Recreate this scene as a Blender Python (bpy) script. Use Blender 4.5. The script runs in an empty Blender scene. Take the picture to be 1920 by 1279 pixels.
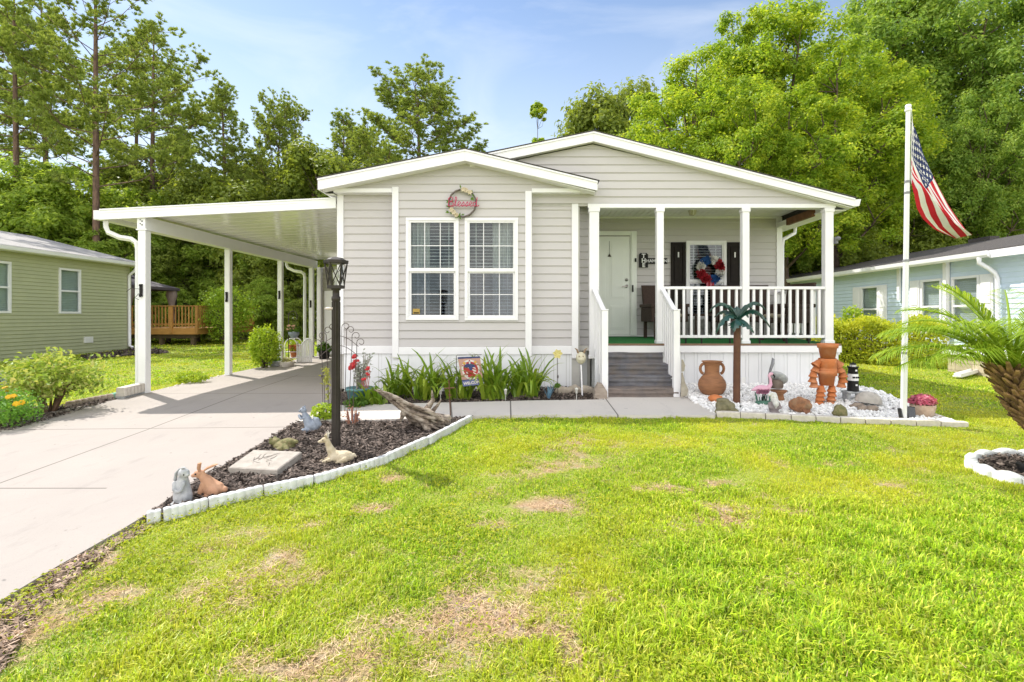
import bpy, bmesh, math, random
import numpy as np
from mathutils import Vector, Matrix, Euler
R = random.Random(11)
NR = np.random.default_rng(5)
sc = bpy.context.scene
COL = sc.collection
PI = math.pi
# ---- measured view of the place: focal length in photo pixels, vanishing point, eye height
F, VX, VY, H = 960.0, 995.0, 593.0, 1.45
def zg(x, y):
    return .035*min(y, 8) + .012*min(max(y-8, 0), 12) + .015*min(max(x, -8), 0)
def zgn(x, y):
    return .035*np.minimum(y, 8) + .012*np.clip(y-8, 0, 12) + .015*np.clip(x, -8, 0)
def P(px, py, Y):
    return Vector(((px-VX)/F*Y, Y, H-(py-VY)/F*Y))
def G(px, py):
    a, b = .3, 300.
    for _ in range(60):
        m = (a+b)/2
        p = P(px, py, m)
        if p.z > zg(p.x, p.y): a = m
        else: b = m
    p = P(px, py, a); p.z = zg(p.x, p.y)
    return p
def X(px, Y): return (px-VX)/F*Y
def Z(py, Y): return H-(py-VY)/F*Y

# ---------------------------------------------------------------- materials
MC = {}
def srgb(r, g, b):
    f = lambda c: (c/255/12.92) if c/255 <= .04045 else ((c/255+.055)/1.055)**2.4
    return (f(r), f(g), f(b))
def _nt(name):
    m = bpy.data.materials.new(name); m.use_nodes = True
    nt = m.node_tree
    for n in list(nt.nodes): nt.nodes.remove(n)
    out = nt.nodes.new('ShaderNodeOutputMaterial')
    return m, nt, out
def N(nt, t, **k):
    n = nt.nodes.new(t)
    for a, v in k.items():
        if a.startswith('i_'):
            n.inputs[int(a[2:])].default_value = v
        else: setattr(n, a, v)
    return n
def rgba(c): return (c[0], c[1], c[2], 1)
def mix_col(nt, fac, a, b):
    n = nt.nodes.new('ShaderNodeMix'); n.data_type = 'RGBA'
    for s, v in ((0, fac), (6, a), (7, b)):
        if hasattr(v, 'is_output') or isinstance(v, bpy.types.NodeSocket): nt.links.new(v, n.inputs[s])
        else: n.inputs[s].default_value = v if s == 0 else rgba(v)
    return n.outputs[2]
def noise(nt, scale, detail=4, rough=.6, coord='Object', stretch=None):
    tc = N(nt, 'ShaderNodeTexCoord')
    src = tc.outputs[coord]
    if stretch:
        mp = N(nt, 'ShaderNodeMapping'); mp.inputs['Scale'].default_value = stretch
        nt.links.new(src, mp.inputs[0]); src = mp.outputs[0]
    n = N(nt, 'ShaderNodeTexNoise'); n.inputs['Scale'].default_value = scale
    n.inputs['Detail'].default_value = detail; n.inputs['Roughness'].default_value = rough
    nt.links.new(src, n.inputs['Vector'])
    return n.outputs[0]
def ramp(nt, src, a, b):
    n = N(nt, 'ShaderNodeMapRange'); n.inputs[1].default_value = a; n.inputs[2].default_value = b
    nt.links.new(src, n.inputs[0]); return n.outputs[0]
def mat(name, c, c2=None, scale=6, rough=.7, bump=0, bscale=30, spec=.35, metal=0, stretch=None, lo=.35, hi=.65, island=0, coat=0, c3=None, s3=.8):
    """plain surface: two colours mixed by noise, a third by a broad noise, a per-piece shift, a bump"""
    if name in MC: return MC[name]
    m, nt, out = _nt(name)
    p = N(nt, 'ShaderNodeBsdfPrincipled')
    p.inputs['Roughness'].default_value = rough; p.inputs['Metallic'].default_value = metal
    p.inputs['Specular IOR Level'].default_value = spec
    if coat: p.inputs['Coat Weight'].default_value = coat; p.inputs['Coat Roughness'].default_value = .12
    col = None
    if c2 is None: c2 = tuple(x*.86 for x in c)
    col = mix_col(nt, ramp(nt, noise(nt, scale, stretch=stretch), lo, hi), c, c2)
    if c3 is not None: col = mix_col(nt, ramp(nt, noise(nt, s3, 3), .45, .7), col, c3)
    if island:
        g = N(nt, 'ShaderNodeNewGeometry')
        mr = N(nt, 'ShaderNodeMapRange'); mr.inputs[3].default_value = 1-island; mr.inputs[4].default_value = 1+island
        nt.links.new(g.outputs['Random Per Island'], mr.inputs[0])
        vm = N(nt, 'ShaderNodeVectorMath', operation='SCALE')
        nt.links.new(col, vm.inputs[0]); nt.links.new(mr.outputs[0], vm.inputs['Scale']); col = vm.outputs[0]
    nt.links.new(col, p.inputs['Base Color'])
    if bump:
        b = N(nt, 'ShaderNodeBump'); b.inputs['Strength'].default_value = bump; b.inputs['Distance'].default_value = .02
        nt.links.new(noise(nt, bscale, 5, stretch=stretch), b.inputs['Height']); nt.links.new(b.outputs[0], p.inputs['Normal'])
    nt.links.new(p.outputs[0], out.inputs[0])
    MC[name] = m
    return m
def leafmat(name, cols, trans=.45, rough=.5, nscale=.6, spec=.25, vary=.35):
    if name in MC: return MC[name]
    m, nt, out = _nt(name)
    g = N(nt, 'ShaderNodeNewGeometry')
    cr = N(nt, 'ShaderNodeValToRGB')
    el = cr.color_ramp.elements
    el[0].color = rgba(cols[0]); el[1].color = rgba(cols[-1])
    for i, c in enumerate(cols[1:-1]):
        e = el.new((i+1)/(len(cols)-1)); e.color = rgba(c)
    # per-leaf random blended with a broad variation over the crown
    nz = ramp(nt, noise(nt, nscale, 2), .3, .7)
    a = N(nt, 'ShaderNodeMath', operation='MULTIPLY', i_1=1-vary); nt.links.new(g.outputs['Random Per Island'], a.inputs[0])
    b = N(nt, 'ShaderNodeMath', operation='MULTIPLY_ADD', i_1=vary); nt.links.new(nz, b.inputs[0]); nt.links.new(a.outputs[0], b.inputs[2])
    nt.links.new(b.outputs[0], cr.inputs[0])
    p = N(nt, 'ShaderNodeBsdfPrincipled'); p.inputs['Roughness'].default_value = rough; p.inputs['Specular IOR Level'].default_value = spec
    nt.links.new(cr.outputs[0], p.inputs['Base Color'])
    t = N(nt, 'ShaderNodeBsdfTranslucent')
    vm = N(nt, 'ShaderNodeVectorMath', operation='MULTIPLY'); vm.inputs[1].default_value = (1.25, 1.15, .6)
    nt.links.new(cr.outputs[0], vm.inputs[0]); nt.links.new(vm.outputs[0], t.inputs[0])
    mx = N(nt, 'ShaderNodeMixShader'); mx.inputs[0].default_value = trans
    nt.links.new(p.outputs[0], mx.inputs[1]); nt.links.new(t.outputs[0], mx.inputs[2]); nt.links.new(mx.outputs[0], out.inputs[0])
    MC[name] = m
    return m
def glassmat(name, tint=(.8, .85, .86), refl=1.0, base=.06):
    if name in MC: return MC[name]
    m, nt, out = _nt(name)
    t = N(nt, 'ShaderNodeBsdfTransparent'); t.inputs[0].default_value = rgba(tint)
    g = N(nt, 'ShaderNodeBsdfGlossy'); g.inputs['Roughness'].default_value = .03
    lw = N(nt, 'ShaderNodeLayerWeight'); lw.inputs[0].default_value = .5
    pw_ = N(nt, 'ShaderNodeMath', operation='POWER', i_1=3.5); nt.links.new(lw.outputs['Facing'], pw_.inputs[0])
    ma = N(nt, 'ShaderNodeMath', operation='MULTIPLY_ADD'); ma.inputs[1].default_value = .8*refl; ma.inputs[2].default_value = base
    nt.links.new(pw_.outputs[0], ma.inputs[0])
    mx = N(nt, 'ShaderNodeMixShader')
    nt.links.new(ma.outputs[0], mx.inputs[0]); nt.links.new(t.outputs[0], mx.inputs[1]); nt.links.new(g.outputs[0], mx.inputs[2])
    nt.links.new(mx.outputs[0], out.inputs[0]); MC[name] = m
    return m

# ---------------------------------------------------------------- mesh building
class MB:
    def __init__(s): s.v = []; s.f = []; s.m = []; s.s = []
    def add(s, vs, fs, mi=0, sm=False):
        o = len(s.v); s.v += [tuple(v) for v in vs]
        for f in fs: s.f.append(tuple(i+o for i in f)); s.m.append(mi); s.s.append(sm)
        return s
    def box(s, x0, x1, y0, y1, z0, z1, mi=0):
        vs = [(x0,y0,z0),(x1,y0,z0),(x1,y1,z0),(x0,y1,z0),(x0,y0,z1),(x1,y0,z1),(x1,y1,z1),(x0,y1,z1)]
        return s.add(vs, [(0,3,2,1),(4,5,6,7),(0,1,5,4),(1,2,6,5),(2,3,7,6),(3,0,4,7)], mi)
    def mbox(s, M, sx, sy, sz, mi=0):
        vs = [M @ Vector((a*sx/2, b*sy/2, c*sz/2)) for c in (-1,1) for (a,b) in ((-1,-1),(1,-1),(1,1),(-1,1))]
        return s.add(vs, [(0,3,2,1),(4,5,6,7),(0,1,5,4),(1,2,6,5),(2,3,7,6),(3,0,4,7)], mi)
    def bar(s, p0, p1, w, h, mi=0, up=(0,0,1)):
        p0, p1 = Vector(p0), Vector(p1); d = p1-p0; L = d.length; d.normalize(); up = Vector(up)
        if abs(d.dot(up)) > .98: up = Vector((0,1,0))
        x = d.cross(up).normalized(); z = x.cross(d)
        M = Matrix.Translation((p0+p1)/2) @ Matrix((x, d, z)).transposed().to_4x4()
        return s.mbox(M, w, L, h, mi)
    def tube(s, pts, r, n=8, mi=0, sm=True, flat=1.0, cap=True):
        pts = [Vector(p) for p in pts]; k = len(pts)
        rs = r if hasattr(r, '__len__') else [r]*k
        vs, fs = [], []
        up = None
        for i, p in enumerate(pts):
            d = (pts[min(i+1,k-1)]-pts[max(i-1,0)])
            d = d.normalized() if d.length > 1e-9 else Vector((0,0,1))
            if up is None:
                up = Vector((0,0,1)) if abs(d.z) < .9 else Vector((1,0,0))
            x = d.cross(up)
            if x.length < 1e-4: x = d.orthogonal()
            x.normalize(); y = x.cross(d).normalized(); up = y
            for j in range(n):
                a = 2*PI*j/n
                vs.append(p + x*math.cos(a)*rs[i] + y*math.sin(a)*rs[i]*flat)
        for i in range(k-1):
            for j in range(n):
                a, b = i*n+j, i*n+(j+1) % n
                fs.append((a, b, b+n, a+n))
        s.add(vs, fs, mi, sm)
        if cap:
            s.add(vs[:n], [tuple(range(n))[::-1]], mi); s.add(vs[-n:], [tuple(range(n))], mi)
        return s
    def lathe(s, prof, n=20, M=None, mi=0, sm=True, c=(0,0,0)):
        M = M or Matrix.Translation(c)
        vs, fs = [], []
        for (r, z) in prof:
            for j in range(n):
                a = 2*PI*j/n; vs.append(M @ Vector((r*math.cos(a), r*math.sin(a), z)))
        for i in range(len(prof)-1):
            for j in range(n):
                a, b = i*n+j, i*n+(j+1) % n
                fs.append((a, b, b+n, a+n))
        s.add(vs, fs, mi, sm)
        if prof[0][0] > 1e-4: s.add(vs[:n], [tuple(range(n))[::-1]], mi)
        if prof[-1][0] > 1e-4: s.add(vs[-n:], [tuple(range(n))], mi)
        return s
    def ell(s, c, r, n=12, rot=None, mi=0, sm=True):
        if not hasattr(r, '__len__'): r = (r, r, r)
        M = Matrix.Translation(c) @ (Euler(rot).to_matrix().to_4x4() if rot else Matrix()) @ Matrix.Diagonal((*r, 1))
        h = max(4, n//2)
        prof = [(max(math.sin(PI*i/h), 1e-5), -math.cos(PI*i/h)) for i in range(h+1)]
        return s.lathe(prof, n, M, mi, sm)
    def prism(s, poly, y0, y1, mi=0):
        """polygon in x,z extruded along y"""
        n = len(poly)
        vs = [(x, y0, z) for x, z in poly] + [(x, y1, z) for x, z in poly]
        fs = [tuple(range(n)), tuple(range(2*n-1, n-1, -1))] + [(i, i+n, (i+1) % n+n, (i+1) % n) for i in range(n)]
        return s.add(vs, fs, mi)
    def mprism(s, poly, t, M, mi=0):
        """polygon in local x,y, thickness t along local z, placed by M"""
        n = len(poly)
        vs = [M @ Vector((x, y, 0)) for x, y in poly] + [M @ Vector((x, y, t)) for x, y in poly]
        fs = [tuple(range(n))[::-1], tuple(range(n, 2*n))] + [(i, (i+1) % n, (i+1) % n+n, i+n) for i in range(n)]
        return s.add(vs, fs, mi)
    def ribbon(s, pts, ws, side, mi=0, sm=True, cup=0):
        """flat leaf along pts, half-width ws[i], along vector side"""
        side = Vector(side).normalized(); vs, fs = [], []
        for p, w in zip(pts, ws):
            p = Vector(p)
            vs += [p-side*w + Vector((0,0,cup*w)), p, p+side*w + Vector((0,0,cup*w))]
        for i in range(len(pts)-1):
            a = i*3; fs += [(a, a+1, a+4, a+3), (a+1, a+2, a+5, a+4)]
        return s.add(vs, fs, mi, sm)
    def xf(s, M):
        s.v = [tuple(M @ Vector(v)) for v in s.v]; return s
    def join(s, o, M=None, mi=None):
        vs = [M @ Vector(v) for v in o.v] if M else o.v
        off = len(s.v); s.v += [tuple(v) for v in vs]
        for f, m, q in zip(o.f, o.m, o.s): s.f.append(tuple(i+off for i in f)); s.m.append(m if mi is None else mi); s.s.append(q)
        return s
LOC = {}
def link(o, parent, org):
    COL.objects.link(o)
    if parent is not None: o.parent = parent; LOC[o.name] = LOC[parent.name]
    else: o.location = org; LOC[o.name] = Vector(org)
def setmats(me, mats):
    for m in (mats if isinstance(mats, (list, tuple)) else [mats]): me.materials.append(m)
def build(mb, name, mats, parent=None, org=None, bevel=0, fix=False):
    if parent is not None: org = LOC[parent.name]
    elif org is None: org = Vector((0,0,0))
    org = Vector(org)
    me = bpy.data.meshes.new(name)
    me.from_pydata([(v[0]-org.x, v[1]-org.y, v[2]-org.z) for v in mb.v], [], mb.f)
    me.polygons.foreach_set('material_index', mb.m); me.polygons.foreach_set('use_smooth', mb.s)
    if fix:
        bm = bmesh.new(); bm.from_mesh(me); bmesh.ops.recalc_face_normals(bm, faces=bm.faces); bm.to_mesh(me); bm.free()
    me.update(); setmats(me, mats)
    o = bpy.data.objects.new(name, me); link(o, parent, org)
    if bevel:
        b = o.modifiers.new('bevel', 'BEVEL'); b.width = bevel; b.segments = 2; b.limit_method = 'ANGLE'
    return o
def mesh_np(name, verts, faces, mats, parent=None, org=(0,0,0), smooth=False, col=None):
    verts = np.asarray(verts, np.float32); faces = np.asarray(faces, np.int32)
    if parent is not None: org = LOC[parent.name]
    verts = verts - np.array(org, np.float32)
    k = faces.shape[1]
    me = bpy.data.meshes.new(name)
    me.vertices.add(len(verts)); me.vertices.foreach_set('co', verts.ravel())
    me.loops.add(faces.size); me.loops.foreach_set('vertex_index', faces.ravel())
    me.polygons.add(len(faces)); me.polygons.foreach_set('loop_start', np.arange(0, faces.size, k, dtype=np.int32))
    try: me.polygons.foreach_set('loop_total', np.full(len(faces), k, dtype=np.int32))
    except Exception: pass
    me.update(calc_edges=True)
    me.polygons.foreach_set('use_smooth', np.full(len(faces), smooth))
    if col is not None:
        a = me.color_attributes.new('tone', 'FLOAT_COLOR', 'POINT')
        c4 = np.ones((len(verts), 4), np.float32); c4[:, :col.shape[1]] = col
        a.data.foreach_set('color', c4.ravel())
    setmats(me, mats)
    o = bpy.data.objects.new(name, me); link(o, parent, org)
    return o
def tag(o, label=None, cat=None, group=None, kind=None):
    if label: o['label'] = label
    if cat: o['category'] = cat
    if group: o['group'] = group
    if kind: o['kind'] = kind
    return o
def thing(name, label, cat, loc=(0,0,0), group=None):
    o = bpy.data.objects.new(name, None); o.empty_display_size = .1
    link(o, None, Vector(loc)); return tag(o, label, cat, group)
def place(o, loc, rz=0, sc_=1, tilt=(0,0)):
    o.location = loc; o.rotation_euler = (tilt[0], tilt[1], rz); o.scale = (sc_,)*3; return o
def copy_tree(o, parent=None):
    c = o.copy(); COL.objects.link(c)
    if parent is not None: c.parent = parent
    for ch in o.children: copy_tree(ch, c)
    return c
def blob(name, prims, voxel, m, parent=None, org=None, it=2):
    """one continuous sculpted surface from overlapping ellipsoids and tapered limbs"""
    mb = MB()
    for p in prims:
        if p[0] == 'e': mb.ell(p[1], p[2], 14, p[3] if len(p) > 3 else None)
        else: 
            pts, rs = p[1], p[2]
            mb.tube(pts, rs, 10)
            for q, r in zip(pts, rs): mb.ell(q, r, 10)
    me = bpy.data.meshes.new('tmp'); me.from_pydata(mb.v, [], mb.f); me.update()
    o = bpy.data.objects.new('tmp', me); COL.objects.link(o)
    rm = o.modifiers.new('r', 'REMESH'); rm.mode = 'VOXEL'; rm.voxel_size = voxel
    sm = o.modifiers.new('s', 'SMOOTH'); sm.iterations = it; sm.factor = .5
    bpy.context.view_layer.update()
    me2 = bpy.data.meshes.new_from_object(o.evaluated_get(bpy.context.evaluated_depsgraph_get()))
    bpy.data.objects.remove(o); bpy.data.meshes.remove(me)
    me2.name = name; me2.materials.clear(); setmats(me2, m)
    og = LOC[parent.name] if parent is not None else Vector(org or (0,0,0))
    me2.transform(Matrix.Translation(-og))
    me2.polygons.foreach_set('use_smooth', [True]*len(me2.polygons))
    o = bpy.data.objects.new(name, me2); link(o, parent, og)
    return o
def text_mb(s, size, depth, M, shear=0, bold=0, align='CENTER'):
    cu = bpy.data.curves.new('t', 'FONT'); cu.body = s; cu.size = size; cu.extrude = depth/2; cu.shear = shear; cu.offset = bold
    cu.align_x = align; cu.align_y = 'CENTER'
    o = bpy.data.objects.new('t', cu); COL.objects.link(o); bpy.context.view_layer.update()
    me = bpy.data.meshes.new_from_object(o.evaluated_get(bpy.context.evaluated_depsgraph_get()))
    mb = MB().add([M @ v.co for v in me.vertices], [tuple(p.vertices) for p in me.polygons])
    bpy.data.objects.remove(o); bpy.data.curves.remove(cu); bpy.data.meshes.remove(me)
    return mb
FACE = Matrix.Rotation(PI/2, 4, 'X')      # local x,y -> world x,z ; local +z -> world -y (towards the street)

def clip(poly, axis, val, keep_less):
    out = []
    for i in range(len(poly)):
        a, b = poly[i], poly[(i+1) % len(poly)]
        ia = (a[axis] <= val) if keep_less else (a[axis] >= val)
        ib = (b[axis] <= val) if keep_less else (b[axis] >= val)
        if ia: out.append(a)
        if ia != ib:
            t = (val-a[axis])/(b[axis]-a[axis]); out.append((a[0]+(b[0]-a[0])*t, a[1]+(b[1]-a[1])*t))
    return out
def siding(mb, poly, fn, e=.127, out=.019, z0=0.):
    """lapped courses over a convex polygon (u,z); fn(u,z,off) gives the point, off is how far it stands out"""
    zs = [p[1] for p in poly]
    k = math.floor((min(zs)-z0)/e)
    while z0+k*e < max(zs)-1e-6:
        a, b = z0+k*e, z0+(k+1)*e
        q = clip(clip(poly, 1, a, False), 1, b, True) if len(poly) > 2 else []
        k += 1
        if len(q) < 3: continue
        if max(p[1] for p in q)-min(p[1] for p in q) < 1e-5: continue
        # the face: butt standing out at the bottom, sloping back at the top, with a rolled lower lip
        lip = a+.012
        lo = clip(q, 1, lip, True); hi = clip(q, 1, lip, False)
        if len(hi) >= 3: mb.add([fn(u, z, .002+(out-.002)*(1-(z-a)/e)) for u, z in hi], [tuple(range(len(hi)))])
        if len(lo) >= 3:
            mb.add([fn(u, z, out*.45 + (out*.45)*(z-a)/.012) for u, z in lo], [tuple(range(len(lo)))])
        bot = [p for p in q if abs(p[1]-a) < 1e-6]
        if len(bot) >= 2:
            us = [p[0] for p in bot]; u0, u1 = min(us), max(us)
            mb.add([fn(u0, a, 0), fn(u1, a, 0), fn(u1, a, out*.45), fn(u0, a, out*.45)], [(0,1,2,3)])
    return mb
def sheet(name, poly, off, thick, m, cuts=(), kind='structure', sub=None):
    """flat slab following the ground: polygon in plan, its top 'off' above the ground"""
    bm = bmesh.new()
    vs = [bm.verts.new((p[0], p[1], 0)) for p in poly]; bm.faces.new(vs)
    pl = [((0,8,0),(0,1,0)), ((0,0,0),(1,0,0)), ((-8,0,0),(1,0,0)), ((0,20,0),(0,1,0))]
    if sub:
        xs = [p[0] for p in poly]; ys = [p[1] for p in poly]
        pl += [((x,0,0),(1,0,0)) for x in np.arange(min(xs), max(xs), sub)] + [((0,y,0),(0,1,0)) for y in np.arange(min(ys), max(ys), sub)]
    for co, no in pl:
        bmesh.ops.bisect_plane(bm, geom=bm.verts[:]+bm.edges[:]+bm.faces[:], plane_co=co, plane_no=no)
    for v in bm.verts: v.co.z = zg(v.co.x, v.co.y)+off
    bmesh.ops.recalc_face_normals(bm, faces=bm.faces)
    if sum(f.normal.z for f in bm.faces) < 0: bmesh.ops.reverse_faces(bm, faces=bm.faces)
    if thick:
        r = bmesh.ops.extrude_face_region(bm, geom=bm.faces[:])
        # the original faces stay as the underside
        for v in [g for g in r['geom'] if isinstance(g, bmesh.types.BMVert)]: pass
        nv = set(g for g in r['geom'] if isinstance(g, bmesh.types.BMVert))
        for v in bm.verts:
            if v not in nv: v.co.z -= thick
        bmesh.ops.recalc_face_normals(bm, faces=bm.faces)
    me = bpy.data.meshes.new(name); bm.to_mesh(me); bm.free(); setmats(me, m)
    o = bpy.data.objects.new(name, me); link(o, None, Vector((0,0,0)))
    if kind: o['kind'] = kind
    return o
def inpoly(x, y, poly):
    c = np.zeros(len(x), bool); n = len(poly)
    for i in range(n):
        x1, y1 = poly[i][0], poly[i][1]; x2, y2 = poly[(i+1) % n][0], poly[(i+1) % n][1]
        if y1 == y2: continue
        t = ((y1 > y) != (y2 > y)) & (x < (x2-x1)*(y-y1)/(y2-y1)+x1)
        c ^= t
    return c
def unit(a): return a/np.maximum(np.linalg.norm(a, axis=1, keepdims=True), 1e-9)
def leaves(C, Nn, S, asp=.5, rng=NR, droop=.25):
    """diamond leaves: centres, facing, half-length"""
    n = len(C); Nn = unit(Nn)
    t = unit(np.cross(Nn, unit(rng.normal(size=(n,3))))); b = np.cross(Nn, t)
    S = S[:, None]
    v = np.stack([C-t*S, C+b*S*asp+Nn*S*droop*.3, C+t*S-Nn*S*droop, C-b*S*asp+Nn*S*droop*.3], 1).reshape(-1, 3)
    return v, np.arange(4*n).reshape(-1, 4)
from mathutils import noise as mnoise
def noise_at(u, z, i): return .6+.8*mnoise.noise(Vector((u*4+i*3.3, z*9, i*1.7)))
# ================================================================ GROUND
def vn(x, y, sc_, seed=0):
    x = x/sc_+seed*17.3; y = y/sc_+seed*7.7
    xi = np.floor(x); yi = np.floor(y); fx = x-xi; fy = y-yi
    fx = fx*fx*(3-2*fx); fy = fy*fy*(3-2*fy)
    h = lambda a, b: np.modf(np.abs(np.sin(a*127.1+b*311.7+seed*3.1)*43758.5453))[0]
    return (h(xi,yi)*(1-fx)+h(xi+1,yi)*fx)*(1-fy)+(h(xi,yi+1)*(1-fx)+h(xi+1,yi+1)*fx)*fy
PATCH = []
for px, py, rx, ry, w in [(850,1165,210,70,1.0),(760,1245,120,30,.8),(980,1180,110,40,.8),(1010,1115,100,42,.9),(700,1195,95,48,.8),(800,1080,60,22,.6),(560,1240,80,30,.5),(1035,945,55,18,1.0),(1355,975,75,20,1.0),(1240,918,75,9,.85),
        (1330,908,40,7,.7),(1480,965,35,9,.6),(690,955,34,9,.8),(745,900,40,6,.6),(820,912,40,6,.8),(860,1250,140,30,.6),(215,1050,40,14,.8),(350,1110,60,22,.7),
        (250,1125,40,18,.5),(545,1035,40,14,.6),(600,985,30,8,.5),(1090,852,16,5,.7),(1660,910,40,7,.55),(1750,935,40,8,.4),(1720,890,30,6,.4),(60,1190,80,60,.9),(20,1250,60,40,.8),
        (150,1090,40,26,.7),(1050,1215,60,22,.5),(930,985,36,9,.6),(1150,905,24,5,.4),(1450,1000,30,8,.35),(640,1085,45,14,.55),(480,1080,30,10,.5)]:
    c = G(px, py); PATCH.append((c.x, c.y, rx/F*c.y, abs(G(px, py-ry).y-c.y), w))
def dry(x, y):
    n1 = vn(x, y, .22, 1); n2 = vn(x, y, .07, 2); n3 = vn(x, y, .9, 3)
    d = .95*(n3-.46)*np.clip((7.5-y)/3, 0.3, 1)*np.clip((1.6-x)/1.2,.35,1)*np.clip(1.3-np.clip((x-.1)/1.2,0,1)*np.clip((4.1-y)/.8,0,1),0,1)
    for cx, cy, rx, ry, w in PATCH:
        q = np.exp(-(((x-cx)/rx)**2+((y-cy)/ry)**2)*.75)
        d = np.maximum(d, w*q)
    n4 = vn(x, y, .035, 21); n5 = vn(x, y, .42, 22)
    return np.clip((d*.95+(n1-.5)*.75+(n2-.5)*.55+(n4-.5)*.35+(n5-.5)*.35-.30)*1.7, 0, 1)

# plan outlines, read off the photograph and laid on the ground
g2 = lambda L: [(G(a, b).x, G(a, b).y) for a, b in L]
drive_right = g2([(600,770),(557,797),(473,848),(430,873),(367,910),(270,977),(225,1005),(100,1078),(0,1140)])
dl = g2([(0,815),(222,753),(277,739)])
driveway_poly = [(-6.3,14.7),(-3.03,14.7),(-3.03,8.0),(-2.65,7.05)] + drive_right[1:] + [(-2.9,1.0),(-9,1.0),(-9,5.0)] + [(-6.62,6.0)] + dl[1:] + [(-6.3,10.5)]
walk_lo = g2([(557,797),(677,795),(760,792),(843,790),(885,786),(1100,785),(1340,786)])
walk_hi = g2([(640,766),(828,761),(958,758),(1133,755)])
walkway_poly = walk_lo + [(2.5,6.75),(2.2,7.35),(.98,7.35),(.94,7.05)] + [(p[0], p[1]) for p in walk_hi[::-1]] + [(-2.65,7.05)]
edge_px = [(272,983),(303,977),(390,955),(493,930),(587,910),(673,886),(727,868),(800,834),(883,790)]
edge_pts = [G(a, b) for a, b in edge_px]
bed_poly = drive_right[1:6] + [(p.x, p.y) for p in edge_pts] + walk_lo[4:0:-1]
house_bed_poly = [(-2.66,7.05)] + [(p[0], p[1]) for p in walk_hi] + [(.98,7.4),(.96,8.2),(-2.9,8.2),(-3.0,7.7)]
gravel_px = [(1278,748),(1340,782),(1378,783),(1500,789),(1640,796),(1805,800)]
gravel_front = g2(gravel_px)
gravel_poly = [(2.2,8.05)] + gravel_front + g2([(1730,775),(1650,745),(1600,735)]) + [(4.9,8.05)]
leftbed_poly = g2([(-60,850),(0,818),(110,787),(205,757),(222,752),(190,752),(120,765),(50,770),(-60,775)])
ring_c = Vector((4.38, 4.2, 0)); ring_r = (.64, .44)
ring_poly = [(ring_c.x+ring_r[0]*math.cos(a), ring_c.y+ring_r[1]*math.sin(a)) for a in np.linspace(0, 2*PI, 24, endpoint=False)]
neigh_bed_poly = g2([(150,668),(245,655),(300,655),(318,662),(240,668),(165,676)])

xs = np.unique(np.round(np.concatenate([np.linspace(-400,-30,12), np.linspace(-30,-7,30), np.arange(-7,8.5,.07), np.linspace(8.5,30,28), np.linspace(30,400,12)]), 3))
ys = np.unique(np.round(np.concatenate([np.linspace(-60,1.4,8), np.arange(1.4,9.5,.07), np.linspace(9.5,30,40), np.linspace(30,400,14), [8.0,20.0]]), 3))
gx, gy = np.meshgrid(xs, ys)
gz = zgn(gx, gy) + np.where((gy < 9.5) & (np.abs(gx) < 8), (vn(gx, gy, .5, 5)-.5)*.014 + (vn(gx, gy, .16, 6)-.5)*.008, 0)
gz += np.clip((gy-40)/300, 0, 1)*-2
nx_, ny_ = len(xs), len(ys)
idx = np.arange(nx_*ny_).reshape(ny_, nx_)
fc = np.stack([idx[:-1,:-1], idx[:-1,1:], idx[1:,1:], idx[1:,:-1]], -1).reshape(-1, 4)
dr = dry(gx.ravel(), gy.ravel()); fo = np.clip((gy.ravel()-20)/6, 0, 1)
def lawn_mat():
    m, nt, out = _nt('lawn_soil_and_turf')
    p = N(nt, 'ShaderNodeBsdfPrincipled'); p.inputs['Roughness'].default_value = .95; p.inputs['Specular IOR Level'].default_value = .1
    at = N(nt, 'ShaderNodeAttribute', attribute_name='tone'); sp = N(nt, 'ShaderNodeSeparateColor'); nt.links.new(at.outputs[0], sp.inputs[0])
    gr = mix_col(nt, ramp(nt, noise(nt, 14, 6), .3, .7), (.26,.36,.03), (.17,.27,.02))
    gr = mix_col(nt, ramp(nt, noise(nt, 90, 3), .4, .65), gr, (.36,.33,.11))
    st = mix_col(nt, ramp(nt, noise(nt, 50, 5), .3, .7), (.50,.345,.205), (.28,.175,.10)); st = mix_col(nt, ramp(nt, noise(nt, 9, 5), .45, .7), st, (.40,.33,.27))
    fl = mix_col(nt, ramp(nt, noise(nt, 3, 6), .3, .7), (.16,.13,.06), (.09,.12,.03))
    c = mix_col(nt, sp.outputs[0], gr, st); c = mix_col(nt, sp.outputs[1], c, fl)
    nt.links.new(c, p.inputs['Base Color'])
    b = N(nt, 'ShaderNodeBump', i_0=.8); b.inputs['Distance'].default_value = .02
    nt.links.new(noise(nt, 60, 6), b.inputs['Height']); nt.links.new(b.outputs[0], p.inputs['Normal'])
    nt.links.new(p.outputs[0], out.inputs[0]); return m
lawn = mesh_np('lawn', np.stack([gx.ravel(), gy.ravel(), gz.ravel()], 1), fc, lawn_mat(), smooth=True,
               col=np.stack([dr, fo, dr*0], 1).astype(np.float32)); lawn['kind'] = 'structure'

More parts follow.
